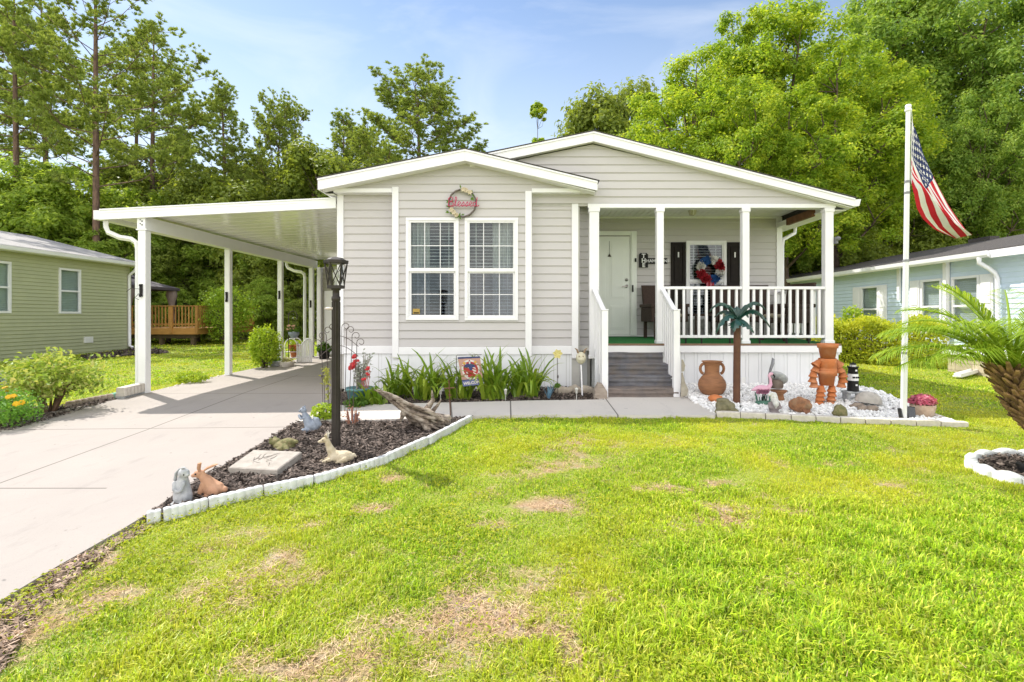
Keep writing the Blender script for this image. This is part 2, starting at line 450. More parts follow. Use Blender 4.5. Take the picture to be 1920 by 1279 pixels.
def concrete(name, c, c2, lines, st):
    """cast concrete: broad pale stains, fine grain, sawn joints along given plan lines"""
    m, nt, out = _nt(name)
    p = N(nt, 'ShaderNodeBsdfPrincipled'); p.inputs['Roughness'].default_value = .85; p.inputs['Specular IOR Level'].default_value = .25
    col = mix_col(nt, ramp(nt, noise(nt, .9, 6, .65), .35, .7), c, c2)
    col = mix_col(nt, ramp(nt, noise(nt, 5, 5, .7, stretch=(1,.35,1)), .56, .78), col, st)
    col = mix_col(nt, ramp(nt, noise(nt, 130, 3), .55, .75), col, tuple(x*.82 for x in c))
    col = mix_col(nt, ramp(nt, noise(nt, 2.2, 8, .75), .66, .74), col, tuple(x*.84 for x in st))
    col = mix_col(nt, ramp(nt, noise(nt, 16, 2, .4), .74, .80), col, tuple(x*.72 for x in st))
    tc = N(nt, 'ShaderNodeTexCoord')
    for (x0, y0), (x1, y1) in lines:
        d = Vector((x1-x0, y1-y0, 0)); L = d.length; d.normalize(); nrm = Vector((-d.y, d.x, 0))
        off = N(nt, 'ShaderNodeVectorMath', operation='SUBTRACT'); off.inputs[1].default_value = (x0, y0, 0); nt.links.new(tc.outputs['Object'], off.inputs[0])
        d1 = N(nt, 'ShaderNodeVectorMath', operation='DOT_PRODUCT'); d1.inputs[1].default_value = nrm; nt.links.new(off.outputs[0], d1.inputs[0])
        d2 = N(nt, 'ShaderNodeVectorMath', operation='DOT_PRODUCT'); d2.inputs[1].default_value = d; nt.links.new(off.outputs[0], d2.inputs[0])
        a = N(nt, 'ShaderNodeMath', operation='ABSOLUTE'); nt.links.new(d1.outputs['Value'], a.inputs[0])
        w = N(nt, 'ShaderNodeMapRange'); w.inputs[1].default_value = .005; w.inputs[2].default_value = .011; w.inputs[3].default_value = 1; w.inputs[4].default_value = 0; nt.links.new(a.outputs[0], w.inputs[0])
        c1 = N(nt, 'ShaderNodeMath', operation='COMPARE'); c1.inputs[1].default_value = L/2; c1.inputs[2].default_value = L/2; nt.links.new(d2.outputs['Value'], c1.inputs[0])
        f = N(nt, 'ShaderNodeMath', operation='MULTIPLY'); nt.links.new(w.outputs[0], f.inputs[0]); nt.links.new(c1.outputs[0], f.inputs[1])
        col = mix_col(nt, f.outputs[0], col, (.13,.115,.10))
    nt.links.new(col, p.inputs['Base Color'])
    b = N(nt, 'ShaderNodeBump', i_0=.25); b.inputs['Distance'].default_value = .01
    nt.links.new(noise(nt, 160, 4), b.inputs['Height']); nt.links.new(b.outputs[0], p.inputs['Normal'])
    nt.links.new(p.outputs[0], out.inputs[0]); return m
ln = lambda a, b: (tuple(G(*a).xy), tuple(G(*b).xy))
drv_lines = [ln((-300,815),(590,806)), ln((0,914),(275,812)), ln((275,812),(560,706)), ln((-300,924),(200,924)), ln((262,742),(640,742)), ln((420,709),(660,709)), ln((-100,955),(0,914))]
sheet('driveway', driveway_poly, .035, .12, concrete('driveway_concrete', (.385,.345,.312), (.35,.312,.285), drv_lines, (.30,.272,.25)))
wl = [ln((845,758),(848,795)), ln((957,755),(958,790)), ln((1133,750),(1162,790)), ln((640,797),(760,797))]
sheet('walkway', walkway_poly, .045, .12, concrete('walkway_concrete', (.63,.58,.525), (.57,.525,.48), wl, (.49,.455,.42)))

# ---- mulch, gravel: loose stuff
M_mulch = mat('shredded_mulch', (.19,.15,.125), (.06,.044,.036), 25, .95, island=.8)
M_soil = mat('dark_mulch_bed', (.06,.045,.037), (.03,.022,.018), 40, 1, bump=1, bscale=50)
def chips(name, poly, n, size, m, base_m, off=.03, holes=()):
    xs_ = np.array([p[0] for p in poly]); ys_ = np.array([p[1] for p in poly])
    x = NR.uniform(xs_.min(), xs_.max(), n*3); y = NR.uniform(ys_.min(), ys_.max(), n*3)
    k = inpoly(x, y, poly); x, y = x[k][:n], y[k][:n]; n = len(x)
    z = zgn(x, y)+off+NR.uniform(0, .018, n)+(vn(x, y, .25, 4)-.5)*.03
    L = NR.uniform(.4, 1.3, n)*size; Wd = L*NR.uniform(.12, .38, n)
    a = NR.uniform(0, 2*PI, n); t = NR.normal(0, .35, n)
    d = np.stack([np.cos(a)*np.cos(t), np.sin(a)*np.cos(t), np.sin(t)], 1)
    s = unit(np.cross(d, np.array([0,0,1.])+NR.normal(0,.45,(n,3)))); nn = np.cross(s, d)
    c = np.stack([x, y, z], 1); L = L[:,None]; Wd = Wd[:,None]; h = Wd*.35
    v = np.stack([c-d*L-s*Wd, c+d*L*.8-s*Wd*.8, c+d*L+s*Wd*.6, c-d*L*.9+s*Wd, c-d*L*.9+nn*h, c+d*L*.85+nn*h], 1).reshape(-1,3)
    b = np.arange(n)[:,None,None]*6
    q = (b+np.array([[0,1,5,4],[3,4,5,2],[0,4,3,3],[1,2,5,5]])[None]).reshape(-1,4)
    # base bed sheet joined in
    q3 = (b+np.array([[0,1,5],[0,5,4],[3,4,5],[3,5,2]])[None]).reshape(-1,3)
    o = mesh_np(name, v, q3, m); o['kind'] = 'stuff'
    return o
def bed(poly, n, size, sub=.12):
    sheet('mulch_bed', poly, .022, .06, M_soil)
    chips('mulch', poly, n, size, M_mulch, None)
bed(bed_poly, 9500, .028); bed(house_bed_poly, 5000, .03); bed(leftbed_poly, 2500, .032)
bed(ring_poly, 2600, .024); bed(neigh_bed_poly, 800, .06)
strip = g2([(268,985),(225,1008),(100,1082),(0,1144),(-60,1185),(-60,1300),(0,1272),(55,1170),(120,1105),(225,1024),(280,992)])
chips('mulch', strip, 2200, .022, mat('faded_mulch', (.46,.34,.25), (.24,.17,.125), 25, .95, island=.5), None, off=.012)

M_grav = mat('white_gravel', (.88,.865,.84), (.74,.725,.71), 20, .8, island=.16, bump=.3)
def stones(name, poly, n, r0, r1, m, off=.03, rise=None):
    ico = bmesh.new(); bmesh.ops.create_icosphere(ico, subdivisions=1, radius=1)
    iv = np.array([v.co for v in ico.verts]); fi = np.array([[v.index for v in f.verts] for f in ico.faces]); ico.free()
    xs_ = [p[0] for p in poly]; ys_ = [p[1] for p in poly]
    x = NR.uniform(min(xs_), max(xs_), n*4); y = NR.uniform(min(ys_), max(ys_), n*4)
    k = inpoly(x, y, poly); x, y = x[k][:n], y[k][:n]; n = len(x)
    r = NR.uniform(r0, r1, n)
    z = zgn(x, y)+off+(rise(x, y) if rise else 0)+NR.uniform(-.3,.5,n)*r
    sc3 = NR.uniform(.55, 1.25, (n,1,3))*r[:,None,None]
    v = iv[None]*(1+NR.normal(0,.13,(n,len(iv),1)))*sc3
    a = NR.uniform(0,2*PI,n); ca, sa = np.cos(a)[:,None], np.sin(a)[:,None]
    v = np.stack([v[:,:,0]*ca-v[:,:,1]*sa, v[:,:,0]*sa+v[:,:,1]*ca, v[:,:,2]], 2)+np.stack([x,y,z],1)[:,None]
    f = (fi[None]+(np.arange(n)*len(iv))[:,None,None]).reshape(-1,3)
    o = mesh_np(name, v.reshape(-1,3), f, m); o['kind'] = 'stuff'; return o
mound = lambda x, y: np.clip((y-6.1)*.05, 0, .1)
sheet('gravel_bed', gravel_poly, .015, .05, mat('grit', (.5,.49,.47), (.28,.27,.26), 60, 1, bump=1))
stones('gravel', gravel_poly, 9500, .010, .028, M_grav, .02, mound)

# ---- grass blades over the lawn
nogo = [driveway_poly, walkway_poly, bed_poly, gravel_poly, leftbed_poly, house_bed_poly, ring_poly]
nogo_big = [[(-3.1,8),(4.9,8),(4.9,20),(-3.1,20)], [(-30,8),(-14.1,8),(-14.1,18.2),(-30,18.2)], [(9.0,6),(30,6),(30,28),(10,28)]]
def grass(zones):
    V, Fc, C = [], [], []; nv = 0
    for (y0, y1, dens, h0, h1, w, keepdry) in zones:
        xm = max(abs(X(-420, y1)), abs(X(2380, y1)))
        n = int((2*xm)*(y1-y0)*dens)
        x = NR.uniform(-xm, xm, n); y = NR.uniform(y0, y1, n)
        px = VX+x*F/y; k = (px > -420) & (px < 2380)
        x, y = x[k], y[k]
        bad = np.zeros(len(x), bool)
        for pl in nogo+nogo_big: bad |= inpoly(x, y, pl)
        x, y = x[~bad], y[~bad]
        d = dry(x, y)
        tf = np.clip((vn(x,y,.09,51)-.60)*6,0,1); d = d*(1-.55*tf); k = NR.random(len(x)) > d*keepdry; x, y, d = x[k], y[k], d[k]
        n = len(x)
        lush = np.clip((vn(x, y, .8, 9)-.35)*2, 0, 1)*.5+np.clip((x-.1)/1.2,0,1)*np.clip((4.1-y)/.8,0,1)*.9
        tuft = np.clip((vn(x, y, .12, 8)-.3)*1.8, 0, 1)
        tall = (d < .25) & (NR.random(n) < .05)
        hh = (h0+(h1-h0)*NR.random(n))*(.55+.5*lush)*(.55+.6*tuft)*(1-.5*d)*np.where(tall, 1.5, 1)
        ww = w*NR.uniform(.6, 1.25, n)*(.8+.5*np.clip(lush,0,1))
        a = NR.uniform(0, 2*PI, n); lean = NR.uniform(.15, .95, n)+.5*d
        dx = np.stack([np.cos(a), np.sin(a), 0*a], 1); sx = np.stack([-np.sin(a), np.cos(a), 0*a], 1)
        b = np.stack([x, y, zgn(x, y)-.004+(vn(x,y,.5,5)-.5)*.014], 1)
        up = np.array([[0,0,1.]])
        H_ = hh[:,None]; W_ = ww[:,None]; Ln = lean[:,None]
        m_ = b+up*H_*.6+dx*H_*Ln*.35; t_ = b+up*H_*(1-.35*Ln)+dx*H_*Ln
        v = np.stack([b-sx*W_, b+sx*W_, m_-sx*W_*.8, m_+sx*W_*.8, t_], 1).reshape(-1,3)
        q = (np.array([[0,1,2],[1,3,2],[2,3,4]])[None]+(np.arange(n)*5)[:,None,None]).reshape(-1,3)
        V.append(v); Fc.append(q+nv); nv += len(v)
        r1 = NR.random((n,1))
        g1, g2_, g3 = np.array([[.44,.60,.03]]), np.array([[.25,.42,.022]]), np.array([[.66,.68,.09]])
        col = np.where(r1 < .5, g1, np.where(r1 < .8, g2_, g3))*NR.uniform(.55, 1.3, (n,1))
        yel = np.clip((vn(x, y, .6, 12)-.36)*2.2, 0, 1)[:,None]*np.clip(1.3-lush,0,1)[:,None]
        col = col*(1-.55*yel)+np.array([[.72,.66,.05]])*.55*yel
        col = col*(1+.16*np.clip(lush,0,1)[:,None])
        st = np.clip(d[:,None]*1.1+(NR.random((n,1))-.72)*1.2, 0, 1)
        col = col*(1-st)+np.array([[.64,.45,.28]])*NR.uniform(.7,1.2,(n,1))*st
        C.append(np.repeat(col, 5, 0))
    m, nt, out = _nt('grass_blade')
    at = N(nt, 'ShaderNodeAttribute', attribute_name='tone')
    p = N(nt, 'ShaderNodeBsdfPrincipled'); p.inputs['Roughness'].default_value = .45; p.inputs['Specular IOR Level'].default_value = .3
    t = N(nt, 'ShaderNodeBsdfTranslucent'); mx = N(nt, 'ShaderNodeMixShader'); mx.inputs[0].default_value = .45
    nt.links.new(at.outputs[0], p.inputs['Base Color']); nt.links.new(at.outputs[0], t.inputs[0])
    nt.links.new(p.outputs[0], mx.inputs[1]); nt.links.new(t.outputs[0], mx.inputs[2]); nt.links.new(mx.outputs[0], out.inputs[0])
    o = mesh_np('grass', np.concatenate(V), np.concatenate(Fc), m, col=np.concatenate(C)); o['kind'] = 'stuff'
grass([(1.75,3.2,14000,.04,.08,.0033,.78), (3.2,4.6,10000,.036,.07,.0039,.78), (4.6,6.6,6500,.034,.064,.0052,.78), (6.6,10,1500,.035,.065,.010,.6), (10,16,520,.04,.07,.018,.5), (16,25,170,.05,.09,.03,.5)])

def lawn_litter():
    n = 150000; y = 1.8+5.0*NR.random(n)**.8; x = NR.uniform(-1,1,n)*(y*1.08)
    bad = np.zeros(n, bool)
    for pl in nogo: bad |= inpoly(x, y, pl)
    weedy = np.clip((vn(x,y,.28,41)-.42)*3,0,1)*np.clip((.9-x)*.8+.5,0,1)*(1-dry(x,y)*.85)
    k = (~bad) & (NR.random(n) < weedy); xa, ya = x[k], y[k]
    c = np.stack([xa,ya,zgn(xa,ya)+NR.uniform(.015,.055,len(xa))],1)
    v, f = leaves(c, NR.normal(0,.45,(len(c),3))+np.array([[0,0,1.]]), NR.uniform(.006,.014,len(c)), .5)
    o = mesh_np('weeds', v, f, leafmat('weed_leaf',[(.26,.36,.02),(.40,.47,.03),(.58,.55,.05)],.4,nscale=2)); o['kind'] = 'stuff'
    n = 130000; y = 1.8+5.0*NR.random(n); x = NR.uniform(-1,1,n)*(y*1.08); bad = np.zeros(n, bool)
    for pl in nogo: bad |= inpoly(x, y, pl)
    k = (~bad) & (NR.random(n) < dry(x,y)*.9+.03); x, y = x[k], y[k]; n = len(x)
    a = NR.uniform(0,PI,n); L = NR.uniform(.006,.026,n)[:,None]; w = NR.uniform(.0008,.0018,n)[:,None]
    d = np.stack([np.cos(a),np.sin(a),NR.normal(0,.25,n)],1); s_ = np.stack([-np.sin(a),np.cos(a),0*a],1); c = np.stack([x,y,zgn(x,y)+NR.uniform(.004,.026,n)],1)
    v = np.stack([c-d*L-s_*w,c-d*L+s_*w,c+d*L+s_*w*.5,c+d*L-s_*w*.5],1).reshape(-1,3)
    o = mesh_np('straw', v, np.arange(len(v)).reshape(-1,4), mat('dry_straw',(.60,.445,.27),(.41,.26,.145),6,.9,island=.45)); o['kind'] = 'stuff'
lawn_litter()
# ================================================================ THE HOME
M_sid = mat('vinyl_siding', (.53,.50,.495), (.505,.478,.472), 3, .55, spec=.3, stretch=(1,1,4), c3=(.51,.483,.485))
M_wht = mat('white_trim', (.83,.815,.83), (.785,.77,.785), 4, .45, spec=.4)
M_skirt = mat('white_skirting', (.82,.82,.84), (.78,.78,.80), 3, .5, stretch=(6,1,.6), c3=(.74,.735,.735))
M_shing = mat('dark_shingle', (.05,.045,.042), (.10,.09,.085), 20, .95, bump=.6, bscale=60)
M_soff = mat('soffit_white', (.82,.81,.78), (.78,.77,.74), 6, .6)
M_door = mat('door_paint', (.78,.80,.74), (.74,.76,.70), 2, .35, spec=.5)
M_shut = mat('dark_shutter', (.016,.012,.011), (.022,.017,.015), 10, .6, spec=.15)
M_turf = mat('green_carpet', (.015,.15,.03), (.03,.21,.05), 60, .95, bump=.5, bscale=200)
M_step = mat('grey_stair_carpet', (.145,.143,.16), (.20,.195,.21), 9, .95, bump=.7, bscale=220, c3=(.21,.175,.15), s3=3)
M_stepb = mat('worn_stair_carpet', (.17,.145,.135), (.24,.195,.17), 9, .95, bump=.7, bscale=220)
M_blind = mat('blind_slat', (.80,.80,.78), None, 4, .5)
M_curt = mat('sheer_curtain', (.55,.54,.52), (.42,.42,.42), 8, .8, stretch=(6,6,.2))
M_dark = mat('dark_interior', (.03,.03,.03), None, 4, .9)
M_blk = mat('black_metal', (.014,.014,.015), (.024,.022,.02), 20, .6, spec=.2)
M_glass = glassmat('window_glass', (.86,.9,.9), 1.1, .05)
M_brass = mat('brushed_nickel', (.35,.33,.30), None, 20, .3, metal=1)

home = thing('mobile_home', 'beige lap sided single storey home with two white trimmed gables and a front porch', 'house', (0, 10, zg(0,10)))
YB, YR, YN, YP, YC = 8.0, 8.15, 8.4, 9.8, 8.15     # bay, recess, narrow strip, porch wall, porch columns
RX = 4.80
bx = lambda px, Y: X(px, Y)
# window openings in the bay
WA = (bx(763,YB), bx(859,YB), Z(599,YB), Z(410,YB)); WB = (bx(873,YB), bx(970,YB), Z(599.5,YB), Z(410.5,YB))
zb0, zb1 = Z(651,YB), 3.40
pk1 = (-1.0, 3.99); l1 = (-3.236, 3.545); r1 = (1.016, 3.505)
def rake1(x): return pk1[1]-(pk1[0]-x)*(pk1[1]-l1[1])/(pk1[0]-l1[0]) if x < pk1[0] else pk1[1]-(x-pk1[0])*(pk1[1]-r1[1])/(r1[0]-pk1[0])
fB = lambda u, z, o: (u, YB-o, z)
mb = MB()
xa, xb = bx(748,YB), bx(985,YB)
for poly in ([(xa,zb0),(WA[0],zb0),(WA[0],zb1),(xa,zb1)], [(WA[0],zb0),(WA[1],zb0),(WA[1],WA[2]),(WA[0],WA[2])], [(WA[0],WA[3]),(WA[1],WA[3]),(WA[1],zb1),(WA[0],zb1)],
             [(WA[1],zb0),(WB[0],zb0),(WB[0],zb1),(WA[1],zb1)], [(WB[0],zb0),(WB[1],zb0),(WB[1],WB[2]),(WB[0],WB[2])], [(WB[0],WB[3]),(WB[1],WB[3]),(WB[1],zb1),(WB[0],zb1)],
             [(WB[1],zb0),(xb,zb0),(xb,zb1),(WB[1],zb1)]):
    siding(mb, poly, fB, z0=.967)
gL, gR = -2.98, .72
siding(mb, [(gL,zb1),(gR,zb1),(gR,rake1(gR)-.16),(pk1[0],pk1[1]-.16),(gL,rake1(gL)-.16)], fB, z0=.967)
build(mb, 'bay_siding', M_sid, home)
mb = MB()
siding(mb, [(bx(645,YR),Z(649,YR)),(xa-.1,Z(649,YR)),(xa-.1,3.4),(bx(645,YR),3.4)], lambda u,z,o:(u,YR-o,z), z0=.975)
build(mb, 'recess_siding', M_sid, home); mb = MB()
siding(mb, [(xb+.1,Z(649,YR)),(bx(1072,YR),Z(649,YR)),(bx(1072,YR),3.4),(xb+.1,3.4)], lambda u,z,o:(u,YR-o,z), z0=.975)
build(mb, 'recess_siding', M_sid, home); mb = MB()
siding(mb, [(bx(1083,YR),Z(649,YR)),(.96,Z(649,YR)),(.96,3.4),(bx(1083,YR),3.4)], lambda u,z,o:(u,YN-o,z), z0=.975)
build(mb, 'recess_siding', M_sid, home)
pk2 = (.983, 4.333); l2 = (-3.2, 3.46); r2 = (5.05, 3.29)
def rake2(x): return pk2[1]-abs(x-pk2[0])*((pk2[1]-r2[1])/(r2[0]-pk2[0]) if x > pk2[0] else (4.333-4.0)/(.983+.625))
YG = 8.12
mb = MB()
siding(mb, [(-.9,3.235),(4.72,3.235),(4.72,rake2(4.72)-.12),(pk2[0],pk2[1]-.16),(-.9,rake2(-.9)-.16)], lambda u,z,o:(u,YG-o,z), z0=3.21)
build(mb, 'gable_siding', M_sid, home)
# porch back wall with its window opening
WP = (bx(1287,YP), bx(1360,YP), Z(598,YP), Z(453,YP))
fl = lambda y: 1.011+(y-7.95)*(1.062-1.011)/(YP-7.95)
mb = MB(); zt = 3.36; z0p = 1.08
for poly in ([(.93,z0p),(WP[0],z0p),(WP[0],zt),(.93,zt)], [(WP[0],z0p),(WP[1],z0p),(WP[1],WP[2]),(WP[0],WP[2])], [(WP[0],WP[3]),(WP[1],WP[3]),(WP[1],zt),(WP[0],zt)], [(WP[1],z0p),(RX-.1,z0p),(RX-.1,zt),(WP[1],zt)]):
    siding(mb, poly, lambda u,z,o:(u,YP-o,z), z0=1.08)
build(mb, 'porch_siding', M_sid, home)
# shell behind the cladding: closed, so that the rooms are dark
mb = MB()
def shell(x0,x1,z0,z1,y,ops,t=.1):
    xsn = sorted(set([x0,x1]+[v for o in ops for v in o[:2]]))
    for a, b in zip(xsn[:-1], xsn[1:]):
        o = [q for q in ops if q[0] <= a+1e-6 and q[1] >= b-1e-6]
        if o: mb.box(a,b,y+.004,y+t,z0,o[0][2]); mb.box(a,b,y+.004,y+t,o[0][3],z1)
        else: mb.box(a,b,y+.004,y+t,z0,z1)
shell(bx(740,YB), bx(992,YB), .3, 3.4, YB, [WA, WB])
mb.box(-3.05, bx(740,YB)+.03, YR+.004, YR+.1, .3, 3.42); mb.box(bx(992,YB)-.03, .78, YR+.004, YR+.1, .3, 3.42); mb.box(.7,.99,YN+.004,YN+.1,.3,3.4)
mb.box(bx(740,YB), bx(740,YB)+.05, YB+.004, YR+.05, .3, 3.4); mb.box(bx(992,YB)-.05, bx(992,YB), YB+.004, YR+.05, .3, 3.4)
shell(.93, RX, .3, 3.36, YP, [WP])
mb.box(.93, 1.0, YN, YP+.05, .3, 3.36)
mb.box(-3.06,-2.96, YR+.05, 20, .3, 3.42); mb.box(RX-.1, RX, YP+.05, 20, .3, 3.42); mb.box(-3.06, RX, 19.9, 20, .3, 3.42)
mb.box(-3.0, RX-.02, 8.25, 19.95, 3.40, 3.44); mb.box(-3.0, .95, 8.2, 19.95, .9, .98); mb.box(.95, RX-.05, YP+.1, 19.95, .9, .98)
mb.prism([(gL,3.38),(gR,3.38),(gR,rake1(gR)-.17),(pk1[0],pk1[1]-.17),(gL,rake1(gL)-.17)], YB+.006, YB+.08)
mb.prism([(-.95,3.2),(4.74,3.2),(4.74,rake2(4.74)-.13),(pk2[0],pk2[1]-.17),(-.95,rake2(-.95)-.17)], YG+.006, YG+.08)
build(mb, 'wall', mat('wall_board', (.50,.48,.45), None, 5, .8), home)
mb = MB()
for (a, b, y0, y1, z0, z1) in ((bx(736,YB),xa,YB-.03,YR,Z(672,YB),Z(351,YB)),(xb,bx(997,YB),YB-.03,YR,Z(675,YB),Z(359,YB)),(bx(633,YR),bx(645,YR),YR-.03,YR+.09,Z(664,YR),3.40),
        (bx(1072,YR),bx(1084,YR),YR-.03,YN,Z(672,YR),3.40),(-3.07,bx(736,YB)-.002,7.965,YR-.002,3.375,3.44),(bx(997,YB)+.002,.775,7.965,YR-.002,3.375,3.44)):
    build(MB().box(a,b,y0,y1,z0,z1), 'corner_trim', M_wht, home, bevel=.004)
mb = MB()
mb.box(xa+.001,xb-.001,YB-.025,YB+.003,Z(665,YB),Z(651,YB)+.004); mb.box(bx(645,YR)+.001,bx(736,YB)-.001,YR-.025,YR+.003,Z(663,YR),Z(648.7,YR)+.004); mb.box(bx(997,YB)+.001,bx(1072,YR)-.001,YR-.025,YR+.003,Z(664,YR),Z(648.7,YR)+.004)
mb.box(bx(1084,YR)+.001,.93,YN-.025,YN+.003,Z(664,YR),Z(648.7,YR)+.004)
mb.box(2.10, 4.82, 7.93, 7.985, Z(661,7.95), Z(648.5,7.95)); mb.box(1.06, 2.10, 7.935, 7.985, Z(661,7.95), Z(648.5,7.95))
mb.box(4.78, 4.83, 7.987, YP, .85, .985)
build(mb, 'band_trim', M_wht, home, bevel=.004)
# skirting: upright vinyl panels down to the soil
def skirt(mb, x0, x1, y, ztop):
    mb.box(x0, x1, y, y+.02, .1, ztop)
    x = x0
    while x < x1-.02:
        e = min(x+.2, x1); mb.box(x+.002, min(x+.150,e)-.002, y-.010, y-.001, .1, ztop); 
        if e-x > .16: mb.box(x+.154, e-.002, y-.007, y-.001, .1, ztop)
        x += .2
mb = MB(); skirt(mb, xa, xb, YB+.0, Z(664,YB)); skirt(mb, bx(645,YR), bx(736,YB), YR+.01, Z(662,YR)); skirt(mb, bx(997,YB), bx(1072,YR), YR+.01, Z(663,YR)); skirt(mb, .775, 1.1, YN+.01, .86)
skirt(mb, 1.0, 4.80, 7.99, Z(660,7.95)); mb.box(4.76,4.79,8.01,20,.1,.95); mb.box(xa-.1,xa,YB,YR,.1,Z(672,YB)); mb.box(xb,xb+.1,YB,YR,.1,Z(675,YB))
build(mb, 'skirting', M_skirt, home)
mb = MB(); M0 = Matrix.Translation((X(1397,7.95), 7.96, Z(731,7.95))) @ Matrix.Rotation(PI/2, 4, 'X')
mb.lathe([(.042,-.02),(.052,-.02),(.056,.05),(.048,.055),(.040,.05),(.037,-.02)], 18, M0); mb.lathe([(.001,.0),(.04,.0)], 18, M0, 1)
mb.box(X(1391,7.95), X(1399,7.95), 7.97, 7.977, Z(718,7.95), Z(708,7.95), 2)
build(mb, 'drain_pipe', [M_wht, M_dark, M_soff], home)

# roofs with fascia boards
def roof(pk, l, r, y0, y1, d, name):
    mb = MB(); t = .012
    mb.prism([(l[0]-.03,l[1]), (pk[0],pk[1]), (r[0]+.03,r[1]), (r[0]+.03,r[1]+t), (pk[0],pk[1]+t+.004), (l[0]-.03,l[1]+t)], y0-.014, y1)
    rf = build(mb, name, M_shing, home)
    mb = MB()
    mb.prism([(l[0],l[1]-.002),(pk[0],pk[1]-.002),(pk[0],pk[1]-d),(l[0]+.02,l[1]-d*.98),(l[0],l[1]-d*.98)], y0, y0+.03)
    mb.prism([(pk[0]+.002,pk[1]-.002),(r[0],r[1]-.002),(r[0],r[1]-d*.8),(r[0]-.02,r[1]-d*.8),(pk[0]+.002,pk[1]-d)], y0, y0+.03)
    # a lip board along the top of the fascia and the boxed ends
    mb.prism([(l[0]-.004,l[1]-.004),(pk[0],pk[1]-.004),(pk[0],pk[1]-.03),(l[0]-.004,l[1]-.03)], y0-.012, y0-.001)
    mb.prism([(pk[0]+.002,pk[1]-.004),(r[0]+.004,r[1]-.004),(r[0]+.004,r[1]-.03),(pk[0]+.002,pk[1]-.03)], y0-.012, y0-.001)
    mb.box(l[0], l[0]+.02, y0+.031, y1, l[1]-d*.98, l[1]-.004); mb.box(r[0]-.02, r[0], y0+.031, y1, r[1]-d*.8, r[1]-.004)
    build(mb, 'fascia', M_wht, rf)
    return rf
rf1 = roof(pk1, l1, r1, 7.78, 20.3, .175, 'roof')
rf2 = roof(pk2, (-.95, rake2(-.95)), r2, 7.98, 20.3, .155, 'roof')
mb = MB()   # soffits under the rakes and along the eaves
for pk, a, b, y0, y1, d in ((pk1,l1,r1,7.812,YB-.001,.15),(pk2,(-.95,rake2(-.95)),r2,8.012,YG+.0,.13)):
    mb.prism([(a[0]+.03,a[1]-d),(pk[0],pk[1]-d),(pk[0],pk[1]-d-.012),(a[0]+.03,a[1]-d-.012)], y0, y1)
    mb.prism([(pk[0]+.001,pk[1]-d),(b[0]-.03,b[1]-d),(b[0]-.03,b[1]-d-.012),(pk[0]+.001,pk[1]-d-.012)], y0, y1)
mb.box(RX-.12, r2[0]-.03, 8.15, 20.2, 3.13, 3.145); mb.box(l1[0]+.03, -3.08, 8.02, 20.2, 3.355, 3.37); mb.box(.776, r1[0]-.03, 7.83, YN+.1, 3.385, 3.40)
build(mb, 'soffit', M_soff, home)
mb = MB()   # beam across the porch, ceiling boards
mb.box(.905, 4.83, YC-.05, YC+.10, 3.165, 3.232); mb.box(4.70, 4.83, YC+.101, YP, 3.15, 3.232); mb.box(.905,.93,YC-.02,YC+.1,3.165,3.232)
build(mb, 'porch_beam', M_wht, home, bevel=.004)
mb = MB(); mb.box(4.64, 4.695, YC+.3, YP-.5, 3.10, 3.22); build(mb, 'wooden_brace', mat('brown_lumber', (.20,.09,.045), (.13,.06,.03), 10, .7), home)
mb = MB()
x = .95
while x < 4.7:
    mb.box(x+.003, x+.095, YC+.10, YP, 3.345, 3.36); x += .1
mb.box(.93, 4.72, YC+.1, YP, 3.362, 3.39); mb.box(1.0, 4.7, YP-.06, YP-.015, 3.315, 3.344)
build(mb, 'porch_ceiling', M_soff, home)
# porch floor
mb = MB(); v = []
mb.add([(1.07,7.99,fl(7.99)),(4.80,7.99,fl(7.99)),(4.80,YP,fl(YP)),(.95,YP,fl(YP)),(1.07,7.99,.9),(4.80,7.99,.9),(4.80,YP,.9),(.95,YP,.9)], [(0,1,2,3),(7,6,5,4),(0,4,5,1),(1,5,6,2),(2,6,7,3),(3,7,4,0)])
mb.box(1.06, 4.82, 7.945, 7.989, Z(648.5,7.95)+.002, fl(7.99)+.012, 1)
build(mb, 'porch_floor', [M_turf, mat('floor_edge', (.22,.14,.09), None, 10, .8)], home)
# columns
for px0, px1 in ((1104.5,1122.5),(1230,1243),(1389.5,1402.5),(1543.5,1559)):
    a, b = bx(px0,YC), bx(px1,YC); w = b-a; mb = MB()
    zb = fl(YC) if px0 > 1200 else .78
    mb.box(a, b, YC-.06, YC-.06+min(w,.11), zb, 3.16)
    mb.box(a-.012, b+.012, YC-.072, YC-.048+min(w,.11), zb, zb+.05); mb.box(a-.012, b+.012, YC-.072, YC-.048+min(w,.11), 3.10, 3.162)
    build(mb, 'porch_column', M_wht, home, bevel=.005)
mb = MB(); mb.box(bx(1455,YP), bx(1465.5,YP), YP-.03, YP+.06, 1.06, 3.35); mb.box(.98, RX, YP-.012, YP-.001, 1.05, 1.085); build(mb, 'porch_wall_trim', M_wht, home, bevel=.004)
